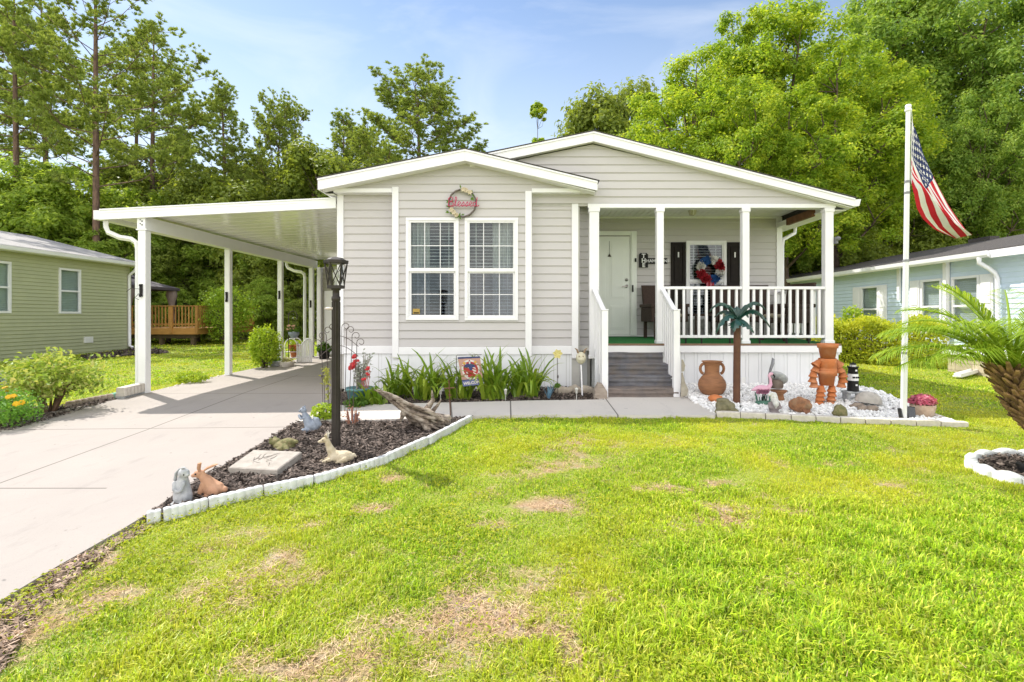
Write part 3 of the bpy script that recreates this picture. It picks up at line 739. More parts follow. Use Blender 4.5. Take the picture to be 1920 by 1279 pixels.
# railing between the columns and along the side
def railing(x0, x1, y0, y1, n, name='railing'):
    mb = MB(); zt, zb = Z(540,8.12), Z(631,8.12)
    mb.bar((x0,y0,zt),(x1,y1,zt), .06, .045); r = build(mb, name, M_wht, home, bevel=.004)
    build(MB().bar((x0,y0,zb),(x1,y1,zb), .045, .045), 'bottom_rail', M_wht, r, bevel=.004)
    mb = MB()
    for i in range(n):
        t = (i+.7)/(n+.4); mb.box(x0+(x1-x0)*t-.018, x0+(x1-x0)*t+.018, y0+(y1-y0)*t-.018, y0+(y1-y0)*t+.018, zb+.02, zt-.02)
    b = build(mb, 'baluster', M_wht, r)
    for t in (.12,.45,.85):
        pass
railing(bx(1243,YC), bx(1389,YC), 8.12, 8.12, 10); railing(bx(1402,YC), bx(1543,YC), 8.12, 8.12, 10); railing(4.735, 4.735, 8.22, YP-.03, 12)
mb = MB()
for x in (2.45,2.7,3.15,3.62,4.05,4.4): mb.box(x, x+.02, 8.11, 8.13, fl(8.12), Z(631,8.12)-.02)
build(mb, 'rail_support', M_blk, home)
# steps under grey carpet
noses = [(7.93,Z(660,7.93)),(7.72,Z(682,7.72)),(7.50,Z(705,7.50)),(7.27,Z(728,7.27))]
st = None
for i, (y, z) in enumerate(noses):
    xr = X((1243,1253,1261,1272)[i], y); xl = X((1137,1137,1136,1134)[i], y)
    nz = noses[i+1][1] if i < 3 else zg(1.5,7.27)+.03
    yb = 7.985 if i == 0 else noses[i-1][0]+.02
    nn, mm = 24, 6; mb = MB(); vs = []
    # carpet: tread then a rolled nose and a slightly wrinkled riser
    prof = [(yb, z), (y+.03, z), (y+.006, z-.004), (y, z-.02)] + [(y+.004+.012*math.sin(k*1.7), z-.02+(nz-z+.02)*k/7) for k in range(1, 8)]
    for j in range(nn+1):
        u = j/nn; x = xl+(xr-xl)*u
        for k, (yy, zz) in enumerate(prof):
            wv = .014*math.sin(u*9+i*2.1+zz*30)*noise_at(u, zz, i) if 3 < k < 10 else 0
            vs.append((x, yy-wv, zz+(.006*math.sin(u*7+i*3) if 0 < k < 5 else 0)))
    kk = len(prof)
    mb.add(vs, [(a*kk+b, (a+1)*kk+b, (a+1)*kk+b+1, a*kk+b+1) for a in range(nn) for b in range(kk-1)], 0, True)
    mb.box(xl+.006, xr-.006, y+.03, yb, .1, z-.012)
    if st is None: st = build(mb, 'porch_steps', M_step, home)
    else: build(mb, 'step', M_stepb if i == 3 else M_step, st)
# stair rails with boards
def stair_rail(xt, xb_, side, name):
    mb = MB(); p0 = (xt, 8.08, 1.87); p1 = (xb_, 7.33, 1.50)
    mb.bar(p0, p1, .07, .05)
    mb.box(xb_-.045, xb_+.045, 7.26, 7.35, .30, 1.53); mb.box(xb_-.05, xb_+.05, 7.255, 7.355, 1.531, 1.55)
    r = build(mb, 'stair_railing', M_wht, home, bevel=.006)
    mb = MB()
    for k in range(6):
        t = (k+.5)/6; y = 8.05+(7.37-8.05)*t; x = xt+(xb_-xt)*t
        mb.box(x-.016, x+.016, y-.024, y+.024, 1.0-.70*t, 1.855-.35*t)
    build(mb, 'baluster', M_wht, r)
stair_rail(1.00, 1.055, -1, 'l'); stair_rail(2.08, 2.075, 1, 'r')

# windows
def window(par, x0, x1, z0, z1, y, muntin=(3,2), curtain=None, fw=.048):
    mb = MB()
    def ring(a,b,c,d,w,ya,yb):
        mb.box(a,b,ya,yb,c,c+w); mb.box(a,b,ya,yb,d-w,d); mb.box(a,a+w,ya,yb,c+w+.0005,d-w-.0005); mb.box(b-w,b,ya,yb,c+w+.0005,d-w-.0005)
    ring(x0-.012,x1+.012,z0-.012,z1+.012,fw,y-.035,y+.02)
    f = build(mb, 'window', M_wht, par, bevel=.004)
    zm = (z0+z1)/2-.01; i0, i1 = x0+fw-.012, x1-fw+.012
    mb = MB(); ring(i0,i1,zm-.02,z1-fw+.012,.028,y-.02,y+.015); mb.box(i0,i1,y-.028,y-.02,zm-.03,zm+.025)
    ring(i0,i1,z0+fw-.012,zm-.021,.032,y+.0,y+.03)
    build(mb, 'sash', M_wht, f)
    mb = MB(); mb.box(i0+.01,i1-.01,y+.002,y+.004,zm,z1-fw-.01); p_ = build(mb, 'pane', M_glass, f)
    mb = MB(); mb.box(i0+.01,i1-.01,y+.016,y+.018,z0+fw,zm-.03); build(mb, 'pane', glassmat('screened_glass',(.66,.70,.74),.9,.07), f)
    if muntin:
        mb = MB()
        for (za,zb_,yy) in ((zm+.01,z1-fw-.01,y-.004),(z0+fw+.01,zm-.05,y+.010)):
            for k in range(1,muntin[0]):
                x = i0+(i1-i0)*k/muntin[0]; mb.box(x-.0058,x+.0058,yy,yy+.004,za,zb_)
            for k in range(1,muntin[1]):
                z = za+(zb_-za)*k/muntin[1]; mb.box(i0+.03,i1-.03,yy-.003,yy+.001,z-.0058,z+.0058)
        build(mb, 'muntin', M_wht, f)
    mb = MB(); z = z0+.06
    while z < z1-.06:
        M0 = Matrix.Translation(((i0+i1)/2,y+.075,z+R.uniform(-.002,.002))) @ Matrix.Rotation(math.radians(13+R.uniform(-3,3)),4,'X')
        mb.mbox(M0, i1-i0+.06, .042, .003); z += .052
    for x in (i0+.12, i1-.12): mb.box(x-.004,x+.004,y+.072,y+.075,z0+.03,z1-.03)
    build(mb, 'blind', M_blind, f)
    if curtain:
        for (ca, cb) in curtain:
            n = 28; vs = []
            for j in range(n+1):
                x = ca+(cb-ca)*j/n; yy = y+.20+.025*math.sin(j*1.35)
                vs += [(x,yy,z0-.1),(x,yy,z1+.05)]
            build(MB().add(vs,[(2*j,2*j+2,2*j+3,2*j+1) for j in range(n)],0,True), 'curtain', M_curt, f)
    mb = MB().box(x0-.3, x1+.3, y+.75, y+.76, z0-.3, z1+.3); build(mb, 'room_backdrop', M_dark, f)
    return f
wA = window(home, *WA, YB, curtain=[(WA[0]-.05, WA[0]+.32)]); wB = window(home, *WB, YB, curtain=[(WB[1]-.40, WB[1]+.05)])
mb = MB().box(bx(774,YB), bx(787,YB), YB-.001, YB+.0015, Z(589,YB), Z(579,YB)); mb.box(bx(775.5,YB), bx(785.5,YB), YB-.0025, YB-.0012, Z(588,YB), Z(585.5,YB), 1)
build(mb, 'window_sticker', [mat('yellow_sticker', (.45,.32,.08), (.35,.22,.05), 40, .5), M_shut], wA)
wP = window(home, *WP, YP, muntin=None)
def shutter(x0, x1, z0, z1, y):
    mb = MB(); w = .05
    mb.box(x0,x1,y-.022,y-.0195,z0,z1)
    mb.box(x0,x0+w,y-.045,y-.0225,z0,z1); mb.box(x1-w,x1,y-.045,y-.0225,z0,z1)
    zm = z0+(z1-z0)*.46
    for a, b in ((z0,z0+.07),(zm-.03,zm+.03),(z1-.07,z1)): mb.box(x0+w+.001,x1-w-.001,y-.044,y-.0225,a,b)
    for a, b in ((z0+.10,zm-.06),(zm+.06,z1-.10)): mb.box(x0+w+.02,x1-w-.02,y-.038,y-.0225,a,b)
    s = build(mb, 'shutter', M_shut, home, bevel=.004)
    xc = (x0+x1)/2; mb = MB().box(xc-.012,xc+.012,y-.052,y-.046,z1-.29,z1-.19); build(mb, 'shutter_hook', M_wht, s)
shutter(bx(1257,YP), bx(1284.5,YP), 1.36, 2.86, YP); shutter(bx(1362.5,YP), bx(1390,YP), 1.36, 2.86, YP)
# front door
dx0, dx1, dz0, dz1 = 1.05, bx(1180,YP), 1.10, Z(444,YP)
mb = MB()
mb.box(dx1+.01,bx(1193,YP),YP-.05,YP+.02,1.075,dz1+.10); mb.box(.97,dx0-.01,YP-.05,YP+.02,1.075,dz1+.10); mb.box(dx0-.009,dx1+.009,YP-.049,YP+.02,dz1+.02,dz1+.10); mb.box(dx1+.03,dx1+.075,YP-.062,YP-.051,1.09,dz1+.06); mb.box(dx0-.009,dx1+.009,YP-.06,YP+.02,1.066,dz0-.004)
build(mb, 'door_frame', M_door, home, bevel=.005)
mb = MB().box(dx0,dx1,YP-.035,YP+.01,dz0,dz1)
dw = dx1-dx0; zmid = dz0+.62
for (a,b,c,d_) in ((.10,.45,.10,.56),(.55,.90,.10,.56)):
    for k, (o, t) in enumerate(((0,.006),(.03,.012))):
        mb.box(dx0+dw*a+o,dx0+dw*b-o,YP-.035-t,YP-.0355,dz0+c+o,dz0+d_-o)
for s in (0, 1):    # tall upper panels with arched heads
    a0, a1 = dx0+dw*(.10 if s == 0 else .55), dx0+dw*(.45 if s == 0 else .90)
    for o, t in ((0,.006),(.03,.012)):
        pts = [(a0+o,zmid+.06+o),(a1-o,zmid+.06+o)]
        for k in range(9):
            u = k/8; x = a1-o+(a0-a1+2*o)*u
            hgt = abs(x-(dx0+dw*.5))/(dw*.4); pts.append((x, dz1-.13-o-.14*hgt*hgt))
        mb.prism(pts, YP-.035-t, YP-.0355)
door = build(mb, 'door', M_door, home, bevel=.003)
mb = MB(); c = Vector((dx1-.06,YP-.04,Z(537,YP))); mb.lathe([(.028,0),(.030,.012),(.012,.016),(.012,.045)],14,Matrix.Translation(c)@FACE); mb.bar(c+Vector((.01,-.05,0)),c+Vector((-.10,-.052,-.01)),.018,.018)
mb.lathe([(.03,0),(.028,.02),(.001,.022)],14,Matrix.Translation(c+Vector((0,0,.12)))@FACE)
build(mb, 'handle', M_brass, door)
mb = MB().box(dx1+.035,dx1+.065,YP-.085,YP-.0625,Z(548,YP),Z(535,YP)); build(mb, 'storm_door_latch', M_blk, home, bevel=.005)
mb = MB().box(bx(1189,YP),bx(1192,YP),YP-.075,YP-.052,Z(492,YP),Z(485,YP)); build(mb, 'doorbell', M_blk, home)
# porch light
lx, ly = X(1298,9.0), 9.0
mb = MB(); mb.lathe([(.10,0),(.105,-.02),(.085,-.03)],4,Matrix.Translation((lx,ly,3.344))@Matrix.Rotation(PI/4,4,'Z'),0,False); mb.lathe([(.085,-.031),(.055,-.12),(.001,-.125)],4,Matrix.Translation((lx,ly,3.344))@Matrix.Rotation(PI/4,4,'Z'),1,False)
for k in range(4):
    a = PI/2*k; mb.bar((lx+.084*math.cos(a),ly+.084*math.sin(a),3.313),(lx+.056*math.cos(a),ly+.056*math.sin(a),3.224),.008,.008,0)
build(mb, 'ceiling_light', [M_soff, mat('frosted_glass', (.55,.50,.40), (.4,.36,.28), 20, .3)], home)
mb = MB(); mb.ell((X(1473+0,9),9,3.34),(.03,.03,.02)); mb.box(4.80,4.835,YC-.1,YC-.02,Z(458,YC),Z(446,YC)); mb.ell((4.83,YC-.1,Z(449,YC)),(.04,.05,.035))
build(mb, 'security_sensor', mat('grey_plastic', (.18,.18,.19), None, 20, .5), home)
# gutter and downspout on the right eave
mb = MB(); mb.prism([(r2[0]+.002,3.27),(r2[0]+.10,3.275),(r2[0]+.085,3.215),(r2[0]+.07,3.17),(r2[0]+.002,3.165)], 7.98, 20.2)
g = build(mb, 'gutter', M_wht, home)
mb = MB(); mb.tube([(5.09,YP+.05,3.18),(5.08,YP+.05,3.05),(4.86,YP+.05,2.93),(4.84,YP+.05,2.8),(4.84,YP+.05,.5)], .035, 8); build(mb, 'downspout', M_wht, g)
# ================================================================ CARPORT
M_alu = mat('white_aluminium', (.84,.84,.83), (.80,.80,.795), 2, .28, spec=.5)
cp = thing('carport', 'white aluminium lean-to carport over the driveway with four square posts', 'carport', (-4.9, 11, zg(-4.9,11)))
cx0, cx1 = -6.82, -3.085
ct = lambda x: 3.146+(x-cx0)*(3.33-3.146)/(cx1-cx0)     # top of the roof
mb = MB()
def cbar(mb, x0, x1, y0, y1, zt, zb, mi=0):
    mb.prism([(x0,ct(x0)-zb),(x1,ct(x1)-zb),(x1,ct(x1)-zt),(x0,ct(x0)-zt)], y0, y1, mi)
y = 8.13
while y < 14.7:      # pans running across, folded ribs at their seams
    e = min(y+.30, 14.72)
    cbar(mb, cx0+.02, cx1, y+.03, e-.002, .10, .105); cbar(mb, cx0+.02, cx1, y, y+.028, .10, .110)
    y += .30
cbar(mb, cx0+.02, cx1, 8.13, 14.72, .0, .03)
rf = build(mb, 'roof_panel', mat('glossy_pan', (.88,.865,.88), (.85,.835,.85), 2, .16, spec=.6, coat=.3), cp)
mb = MB(); cbar(mb, cx0, cx1, 8.10, 8.128, .0, .17); cbar(mb, cx0, cx1, 8.088, 8.099, .0, .022); cbar(mb, cx0, cx1, 8.09, 8.099, .155, .172)
cbar(mb, cx0+.004, cx1-.6, 8.094, 8.099, .06, .066)
mb.box(cx0, cx0+.03, 8.13, 14.72, ct(cx0)-.17, ct(cx0)+.002); mb.box(cx0-.10, cx0-.001, 8.10, 14.72, ct(cx0)-.165, ct(cx0)-.155); mb.box(cx0-.10,cx0-.09,8.10,14.72,ct(cx0)-.154,ct(cx0)-.02); mb.box(cx0-.089,cx0-.001,8.10,8.11,ct(cx0)-.154,ct(cx0)-.02)
build(mb, 'fascia', M_alu, cp, bevel=.003)
mb = MB(); mb.box(-6.25,-6.12,8.13,14.70,2.84,3.035); mb.box(-6.27,-6.10,8.13,14.70,2.82,2.839)
build(mb, 'beam', M_alu, cp)
for i, (y, w) in enumerate(((8.20,.12),(10.48,.105),(12.66,.105),(14.45,.11))):
    mb = MB(); xc = -6.185; mb.box(xc-w/2,xc+w/2,y-w/2,y+w/2,zg(xc,y)+.03,2.818); mb.box(xc-w/2-.01,xc+w/2+.01,y-w/2-.01,y+w/2+.01,zg(xc,y)+.034,zg(xc,y)+.045)
    p = build(mb, 'post', M_alu, cp, bevel=.006)
    mb = MB(); z = Z((545,557,553,570)[i], y); mb.box(xc-.015,xc+.02,y-w/2-.03,y-w/2-.001,z-.10,z+.10); mb.ell((xc,y-w/2-.03,z-.08),(.02,.02,.03)); mb.ell((xc,y-w/2-.03,z+.08),(.018,.02,.02))
    if i == 0: mb.tube([(xc,y-w/2-.02,z+.02),(xc-.12,y-w/2-.07,z+.03),(xc-.2,y-w/2-.05,z-.02)],.004,5); mb.tube([(xc-.03,y-w/2-.02,z-.05),(xc-.07,y-w/2-.05,z-.12),(xc-.02,y-w/2-.03,z-.15)],.004,5)
    build(mb, 'hook', M_blk, p)
    for zz in (2.93,2.99):
        pass
mb = MB()
for z in (2.90,2.96): mb.ell((-6.17,8.128,z),(.012,.006,.012)); mb.ell((-6.2,8.128,z+.02),(.010,.006,.010))
build(mb, 'bolt', M_blk, cp)
xd = -6.31
for yy in (8.22, 14.3):
    mb = MB(); z0 = ct(cx0)-.16
    pts = [(cx0-.0,yy,z0),(cx0-.0,yy,z0-.10),(cx0+.04,yy,z0-.19),(cx0+.22,yy,z0-.27),(xd-.10,yy,z0-.30),(xd-.02,yy,z0-.36),(xd,yy,z0-.46),(xd,yy,.35)]
    mb.tube(pts,.045,4,0,False); mb.tube([(xd,yy,.35),(xd-.03,yy-.02,.28),(xd-.16,yy-.05,.25)],.045,4,0,False)
    build(mb, 'downspout', M_alu, cp, bevel=.008)
# ---- the shed closing the back of the carport
M_olive = mat('shed_siding', (.47,.445,.375), (.43,.41,.345), 3, .6)
sh = thing('storage_shed', 'tan lap sided shed with a white door at the back of the carport', 'shed', (-4.6,15.5,zg(-4.6,15.5)))
mb = MB(); siding(mb, [(-6.05,.3),(-3.1,.3),(-3.1,3.02),(-6.05,2.88)], lambda u,z,o:(u,14.9-o,z)); mb.box(-6.05,-3.1,14.903,17.5,.1,2.88)
build(mb, 'wall', M_olive, sh)
mb = MB(); dz = zg(-5.5,14.9)+.04
mb.box(-5.99,-5.08,14.86,14.90,dz,2.19); build(mb, 'door_frame', M_wht, sh, bevel=.004)
mb = MB(); mb.box(-5.94,-5.13,14.845,14.8595,dz+.02,2.13)
for a,b in ((.15,.85),(1.0,1.75)):
    for s in (-5.88,-5.50): mb.box(s,s+.30,14.838,14.8445,dz+a,dz+b)
d_ = build(mb, 'door', M_wht, sh, bevel=.004)
build(MB().ell((-5.2,14.80,1.15),.035), 'handle', M_brass, d_)
mb = MB(); mb.box(-6.16,-6.052,14.75,14.98,.2,2.86); build(mb, 'corner_trim', M_wht, sh)

# ================================================================ GREEN HOUSE ON THE LEFT
M_green = mat('sage_siding', (.46,.47,.30), (.42,.43,.275), 3, .6, c3=(.43,.44,.285))
M_groof = mat('grey_shingle', (.42,.40,.38), (.32,.30,.29), 30, .95, bump=.5, bscale=70, c3=(.27,.26,.245), s3=1.5)
gh = thing('green_house', 'sage green lap sided neighbouring house with a grey shingle roof, cropped by the photo edge', 'house', (-18,12,.28))
gx_ = -14.1; y0, y1 = 2.0, 18.0; e0 = 3.22
WL = [(15.28,16.02,1.53,2.90), (13.10,13.87,1.53,2.92)]
mb = MB(); f_ = lambda u,z,o:(gx_+o,u,z); cuts = [y0,13.10,13.87,15.28,16.02,y1]
for a, b in zip(cuts[:-1], cuts[1:]):
    w = [q for q in WL if abs(q[0]-a) < 1e-6]
    if w: siding(mb, [(a,.25),(b,.25),(b,w[0][2]),(a,w[0][2])], f_, e=.105, out=.022); siding(mb, [(a,w[0][3]),(b,w[0][3]),(b,e0),(a,e0)], f_, e=.105, out=.022)
    else: siding(mb, [(a,.25),(b,.25),(b,e0),(a,e0)], f_, e=.105, out=.022)
    if not w: mb.box(gx_-.1,gx_-.004,a,b,.1,e0)
    else: mb.box(gx_-.1,gx_-.004,a,b,.1,w[0][2]); mb.box(gx_-.1,gx_-.004,a,b,w[0][3],e0)
mb.box(-21.4,gx_-.101,y1-.1,y1,.1,e0); mb.box(-21.4,-21.3,y0,y1-.1,.1,e0); mb.box(-21.4,gx_-.1,y0,y0+.1,.1,e0)
mb.prism([(-21.4,e0),(gx_-.01,e0),(-17.7,4.2)], y1-.09, y1-.005)
build(mb, 'wall', M_green, gh)
mb = MB(); rg = [(-17.7,4.27)]; ex, ez = -13.78, 3.30
mb.prism([(ex,ez),(ex,ez+.03),(-17.7,4.30),(-21.7,3.30),(-21.7,3.27),(-17.7,4.26)], y0-.3, y1+.28)
r_ = build(mb, 'roof', M_groof, gh)
mb = MB(); mb.prism([(ex-.02,ez-.004),(ex+.09,ez+.005),(ex+.075,ez-.09),(ex+.05,ez-.11),(ex-.02,ez-.12)], y0, y1+.28)
mb.prism([(ex-.025,ez-.02),(ex-.025,ez-.16),(-17.7,4.09),(-17.7,4.255)], y1+.25, y1+.279); mb.prism([(-21.6,3.28),(-17.701,4.255),(-17.701,4.09),(-21.6,3.14)], y1+.25, y1+.279)
mb.box(gx_+.026,ex-.03,y0,y1+.2,e0-.03,e0-.01)
build(mb, 'fascia', M_wht, r_)
c_ = P(24,441,16.5); mb = MB(); mb.lathe([(.04,-.3),(.04,.12),(.055,.12),(.055,.16),(.001,.17)],10,Matrix.Translation((-17.2,16.3,4.2))); mb.lathe([(.12,-.05),(.05,.02)],10,Matrix.Translation((-17.2,16.3,4.2)),1)
build(mb, 'vent_pipe', [M_wht, M_blk], r_)
def side_window(par, gx_, s, ya, yb, z0, z1, mun=True, blind=(.60,.64,.60), dark=(.16,.18,.19)):
    """window in a wall facing x; s is the way it faces"""
    mb = MB(); B = lambda ya_,yb_,za,zb,xa,xb: mb.box(min(gx_+s*xa,gx_+s*xb),max(gx_+s*xa,gx_+s*xb),ya_,yb_,za,zb)
    w = .06; zm = (z0+z1)/2
    B(ya,ya+w,z0,z1,-.02,.04); B(yb-w,yb,z0,z1,-.02,.04); B(ya+w,yb-w,z0,z0+w,-.02,.039); B(ya+w,yb-w,z1-w,z1,-.02,.039); B(ya+w,yb-w,zm-.025,zm+.025,-.015,.03)
    f = build(mb, 'window', M_wht, par)
    mb = MB(); B = lambda ya_,yb_,za,zb,xa,xb: mb.box(min(gx_+s*xa,gx_+s*xb),max(gx_+s*xa,gx_+s*xb),ya_,yb_,za,zb)
    B(ya+w,yb-w,z0+w,z1-w,-.002,.0); build(mb, 'pane', M_glass, f)
    mb = MB(); B = lambda ya_,yb_,za,zb,xa,xb: mb.box(min(gx_+s*xa,gx_+s*xb),max(gx_+s*xa,gx_+s*xb),ya_,yb_,za,zb)
    n = int((z1-z0)/.05)
    for k in range(n): B(ya-.02,yb+.02,z0+k*(z1-z0)/n+.004,z0+(k+1)*(z1-z0)/n,-.075-(.01 if k % 2 else 0),-.07)
    build(mb, 'shade', mat('window_shade_%d' % int(blind[0]*100), blind, None, 3, .8), f)
    return f
for q in WL: side_window(gh, gx_, 1, *q)
mb = MB(); yv = 14.1*960/(995-164); mb.box(gx_+.02,gx_+.05,yv-.16,yv+.16,Z(643,yv),Z(631.5,yv)); 
for k in range(4): mb.box(gx_+.0505,gx_+.056,yv-.13,yv+.13,Z(641.5-k*2.6,yv),Z(640.3-k*2.6,yv))
build(mb, 'wall_vent', M_soff, gh)
mb = MB(); mb.tube([(ex+.02,17.9,ez-.1),(ex-.05,17.9,ez-.25),(gx_+.07,17.9,ez-.42),(gx_+.07,17.9,.42),(gx_+.2,17.9,.36)],.05,6); build(mb,'downspout',M_wht,gh)
# border stones round its corner bed
pts = [G(a,b) for a,b in ((165,676),(240,668),(318,662),(300,655))]

# ---- timber deck and gazebo behind it
M_cedar = mat('deck_timber', (.42,.22,.06), (.34,.17,.045), 4, .7, stretch=(1,1,6), island=.2)
dk = thing('wooden_deck', 'raised honey coloured timber deck with railing behind the green house', 'deck', (-14.3,21.5,.3))
dz_ = .98; X0, X1, Y0, Y1 = -19.5, -13.02, 20.0, 24.0
mb = MB(); x = X0
while x < X1: mb.box(x,x+.135,Y0-.02,Y1,dz_-.03,dz_); x += .14
mb.box(X0,X1,Y0-.04,Y0-.0205,dz_-.24,dz_+.005); mb.box(X1,X1+.04,Y0-.04,Y1,dz_-.24,dz_+.005); build(mb, 'deck_floor', M_cedar, dk)
mb = MB(); zt = 1.83
mb.box(X0,X1+.06,Y0-.08,Y0+.06,zt,zt+.035); mb.box(X1-.06,X1+.08,Y0+.061,Y1,zt,zt+.035); mb.box(X0,X1,Y0-.03,Y0,dz_+.12,dz_+.19); mb.box(X1,X1+.03,Y0,Y1,dz_+.12,dz_+.19)
for i in range(5):
    x = X1-i*1.0; mb.box(x-.05,x+.05,Y0-.07,Y0+.03,dz_-.2,zt-.001)
rl = build(mb, 'deck_railing', M_cedar, dk)
mb = MB(); x = X0+.07
while x < X1: mb.box(x-.02,x+.02,Y0-.06,Y0-.031,dz_+.05,zt); x += .13
y = Y0+.1
while y < Y1: mb.box(X1+.031,X1+.06,y-.02,y+.02,dz_+.05,zt); y += .13
build(mb, 'baluster', M_cedar, rl)
mb = MB()
for x in (X1-.35,X1-1.6,X1-2.9):
    for y in (20.3,22.5): mb.box(x-.07,x+.07,y-.07,y+.07,.2,dz_-.25)
mb.box(X0,X1-.2,20.22,20.38,dz_-.40,dz_-.245)
build(mb, 'support_post', mat('grey_timber', (.17,.12,.07), (.11,.08,.05), 6, .85), dk)
gz_ = thing('gazebo', 'dark canopied gazebo with tied back tan curtain on the timber deck', 'gazebo', (-17.55,22,dz_))
c_ = Vector((-17.55,22.0,0)); w = 1.35; zc = 2.72
M_can = mat('dark_canopy', (.075,.065,.075), (.10,.088,.095), 4, .85)
mb = MB()
def pyr(hw, z0, hw2, z1): mb.add([(c_.x+a*hw,c_.y+b*hw,z0) for a,b in ((-1,-1),(1,-1),(1,1),(-1,1))]+[(c_.x+a*hw2,c_.y+b*hw2,z1) for a,b in ((-1,-1),(1,-1),(1,1),(-1,1))],[(0,1,5,4),(1,2,6,5),(2,3,7,6),(3,0,4,7),(4,5,6,7)])
pyr(w+.12,zc,.45,zc+.38); pyr(.55,zc+.40,.05,zc+.62); pyr(w+.12,zc-.12,w+.121,zc)
build(mb, 'canopy', M_can, gz_)
for a, b in ((-1,-1),(1,-1),(1,1),(-1,1)):
    mb = MB().box(c_.x+a*w-.04,c_.x+a*w+.04,c_.y+b*w-.04,c_.y+b*w+.04,dz_,zc-.1); build(mb,'post',M_blk,gz_)
    pr = [(.05,dz_+.05),(.13,dz_+.35),(.08,dz_+.75),(.15,dz_+1.15),(.22,zc-.35),(.2,zc-.13)]
    mb = MB().lathe(pr,10,Matrix.Translation((c_.x+a*(w-.1),c_.y+b*(w-.1),0))); build(mb,'curtain',mat('tan_curtain',(.27,.22,.19),(.2,.16,.14),8,.9,stretch=(4,4,.4)),gz_)

# ================================================================ BLUE HOUSE ON THE RIGHT
M_blue = mat('pale_blue_siding', (.60,.70,.80), (.56,.66,.76), 3, .6)
M_brick = mat('tan_block', (.50,.43,.30), (.42,.36,.25), 9, .85, bump=.4, island=.1)
bh = thing('blue_house', 'pale blue lap sided neighbouring house with white shutters and a dark shingle roof', 'house', (14.5,16,.4))
wx = 10.5; eb = 2.86; by0, by1 = 5.0, 26.0
BW = [(15.42,16.25,.95,2.38), (13.05,13.75,.98,2.42), (11.95,12.75,.98,2.42), (20.2,21.0,.95,2.38)]
BW.sort(); ys_ = sorted([by0,by1]+[v for q in BW for v in q[:2]])
mb = MB(); f2 = lambda u,z,o:(wx-o,u,z)
for a, b in zip(ys_[:-1], ys_[1:]):
    w_ = [q for q in BW if abs(q[0]-a) < 1e-6]
    for c0, c1 in ([(.75,w_[0][2]),(w_[0][3],eb)] if w_ else [(.75,eb)]):
        siding(mb, [(a,c0),(b,c0),(b,c1),(a,c1)], f2, e=.115, out=.02); mb.box(wx+.004,wx+.1,a,b,c0,c1)
mb.box(wx+.101,18.5,by1-.1,by1,.1,eb); mb.box(wx,18.5,by0,by0+.1,.1,eb); mb.prism([(wx,eb),(18.5,eb),(14.5,3.8)], by1-.09, by1-.01); mb.prism([(wx,eb),(18.5,eb),(14.5,3.8)], by0+.01, by0+.09)
build(mb, 'wall', M_blue, bh)
mb = MB(); mb.box(wx-.03,wx+.1,by0,by1,.1,.62); build(mb,'foundation',mat('foundation_block',(.42,.37,.27),(.36,.32,.23),6,.9),bh)
mb = MB(); mb.box(wx-.04,wx+.003,by0,by1,.621,.76); build(mb,'band_trim',M_wht,bh)
for i, q in enumerate(BW):
    side_window(bh, wx, -1, q[0],q[1],q[2],q[3], blind=(.72,.72,.74) if i < 2 else (.60,.60,.61))
for ya, yb, z0, z1 in ((16.27,16.62,.95,2.38),(15.05,15.40,.95,2.38),(13.78,14.12,.98,2.42),(11.58,11.92,.98,2.42),(19.82,20.17,.95,2.38),(21.03,21.38,.95,2.38)):
    mb = MB(); mb.box(wx-.05,wx-.021,ya,yb,z0,z1); mb.box(wx-.062,wx-.0505,ya+.05,yb-.05,z0+.08,(z0+z1)/2-.05); mb.box(wx-.062,wx-.0505,ya+.05,yb-.05,(z0+z1)/2+.05,z1-.08)
    build(mb, 'shutter', M_wht, bh)
mb = MB(); ex2, ez2 = 10.15, 2.90
mb.prism([(ex2,ez2),(14.5,3.83),(18.85,2.90),(18.85,2.93),(14.5,3.87),(ex2,ez2+.03)], by0-.3, by1+.3)
mb.box(14.35,14.65,16.0,16.8,3.84,3.96)
r_ = build(mb, 'roof', M_shing, bh)
mb = MB(); mb.prism([(ex2+.02,ez2-.006),(ex2-.10,ez2+.004),(ex2-.085,ez2-.09),(ex2-.06,ez2-.13),(ex2+.02,ez2-.14)], 11.3, by1+.3); mb.box(ex2-.03,ex2+.02,by0-.3,11.299,ez2-.16,ez2)
mb.box(ex2+.021,wx-.024,by0,by1,eb-.06,eb-.045)
build(mb, 'gutter', M_wht, r_)
mb = MB(); mb.tube([(ex2-.03,11.55,ez2-.13),(ex2-.03,11.55,ez2-.25),(ex2+.12,11.5,ez2-.36),(wx-.12,11.45,ez2-.48),(wx-.09,11.42,ez2-.6),(wx-.09,11.4,.62),(wx-.2,11.3,.5)],.05,6); build(mb,'downspout',M_wht,bh)
# front porch of the blue house: block base, white floor edge and rail, posts
mb = MB(); bxx = 8.62
for r__ in range(3):
    y = 6.6-(.2 if r__ % 2 else 0)
    while y < 10.55: mb.box(bxx,bxx+.1,max(y+.005,6.6),min(y+.395,10.58),.2+r__*.155+.004,.2+(r__+1)*.155-.004); y += .4
    x = bxx+.11+(.2 if r__ % 2 else 0)
    while x < wx-.1: mb.box(x,min(x+.39,wx-.05),10.48,10.58,.2+r__*.155+.004,.2+(r__+1)*.155-.004); x += .4
mb.box(bxx+.012,wx-.05,6.62,10.56,.1,.665)
build(mb, 'porch_base', M_brick, bh)
mb = MB(); mb.box(bxx-.06,wx-.05,6.5,10.65,.668,.80); mb.box(bxx-.02,bxx+.03,6.5,8.6,1.60,1.66); mb.box(bxx-.02,bxx+.03,6.5,8.6,.90,.95)
y = 6.55
while y < 8.6: mb.box(bxx-.005,bxx+.015,y,y+.02,.951,1.6); y += .11
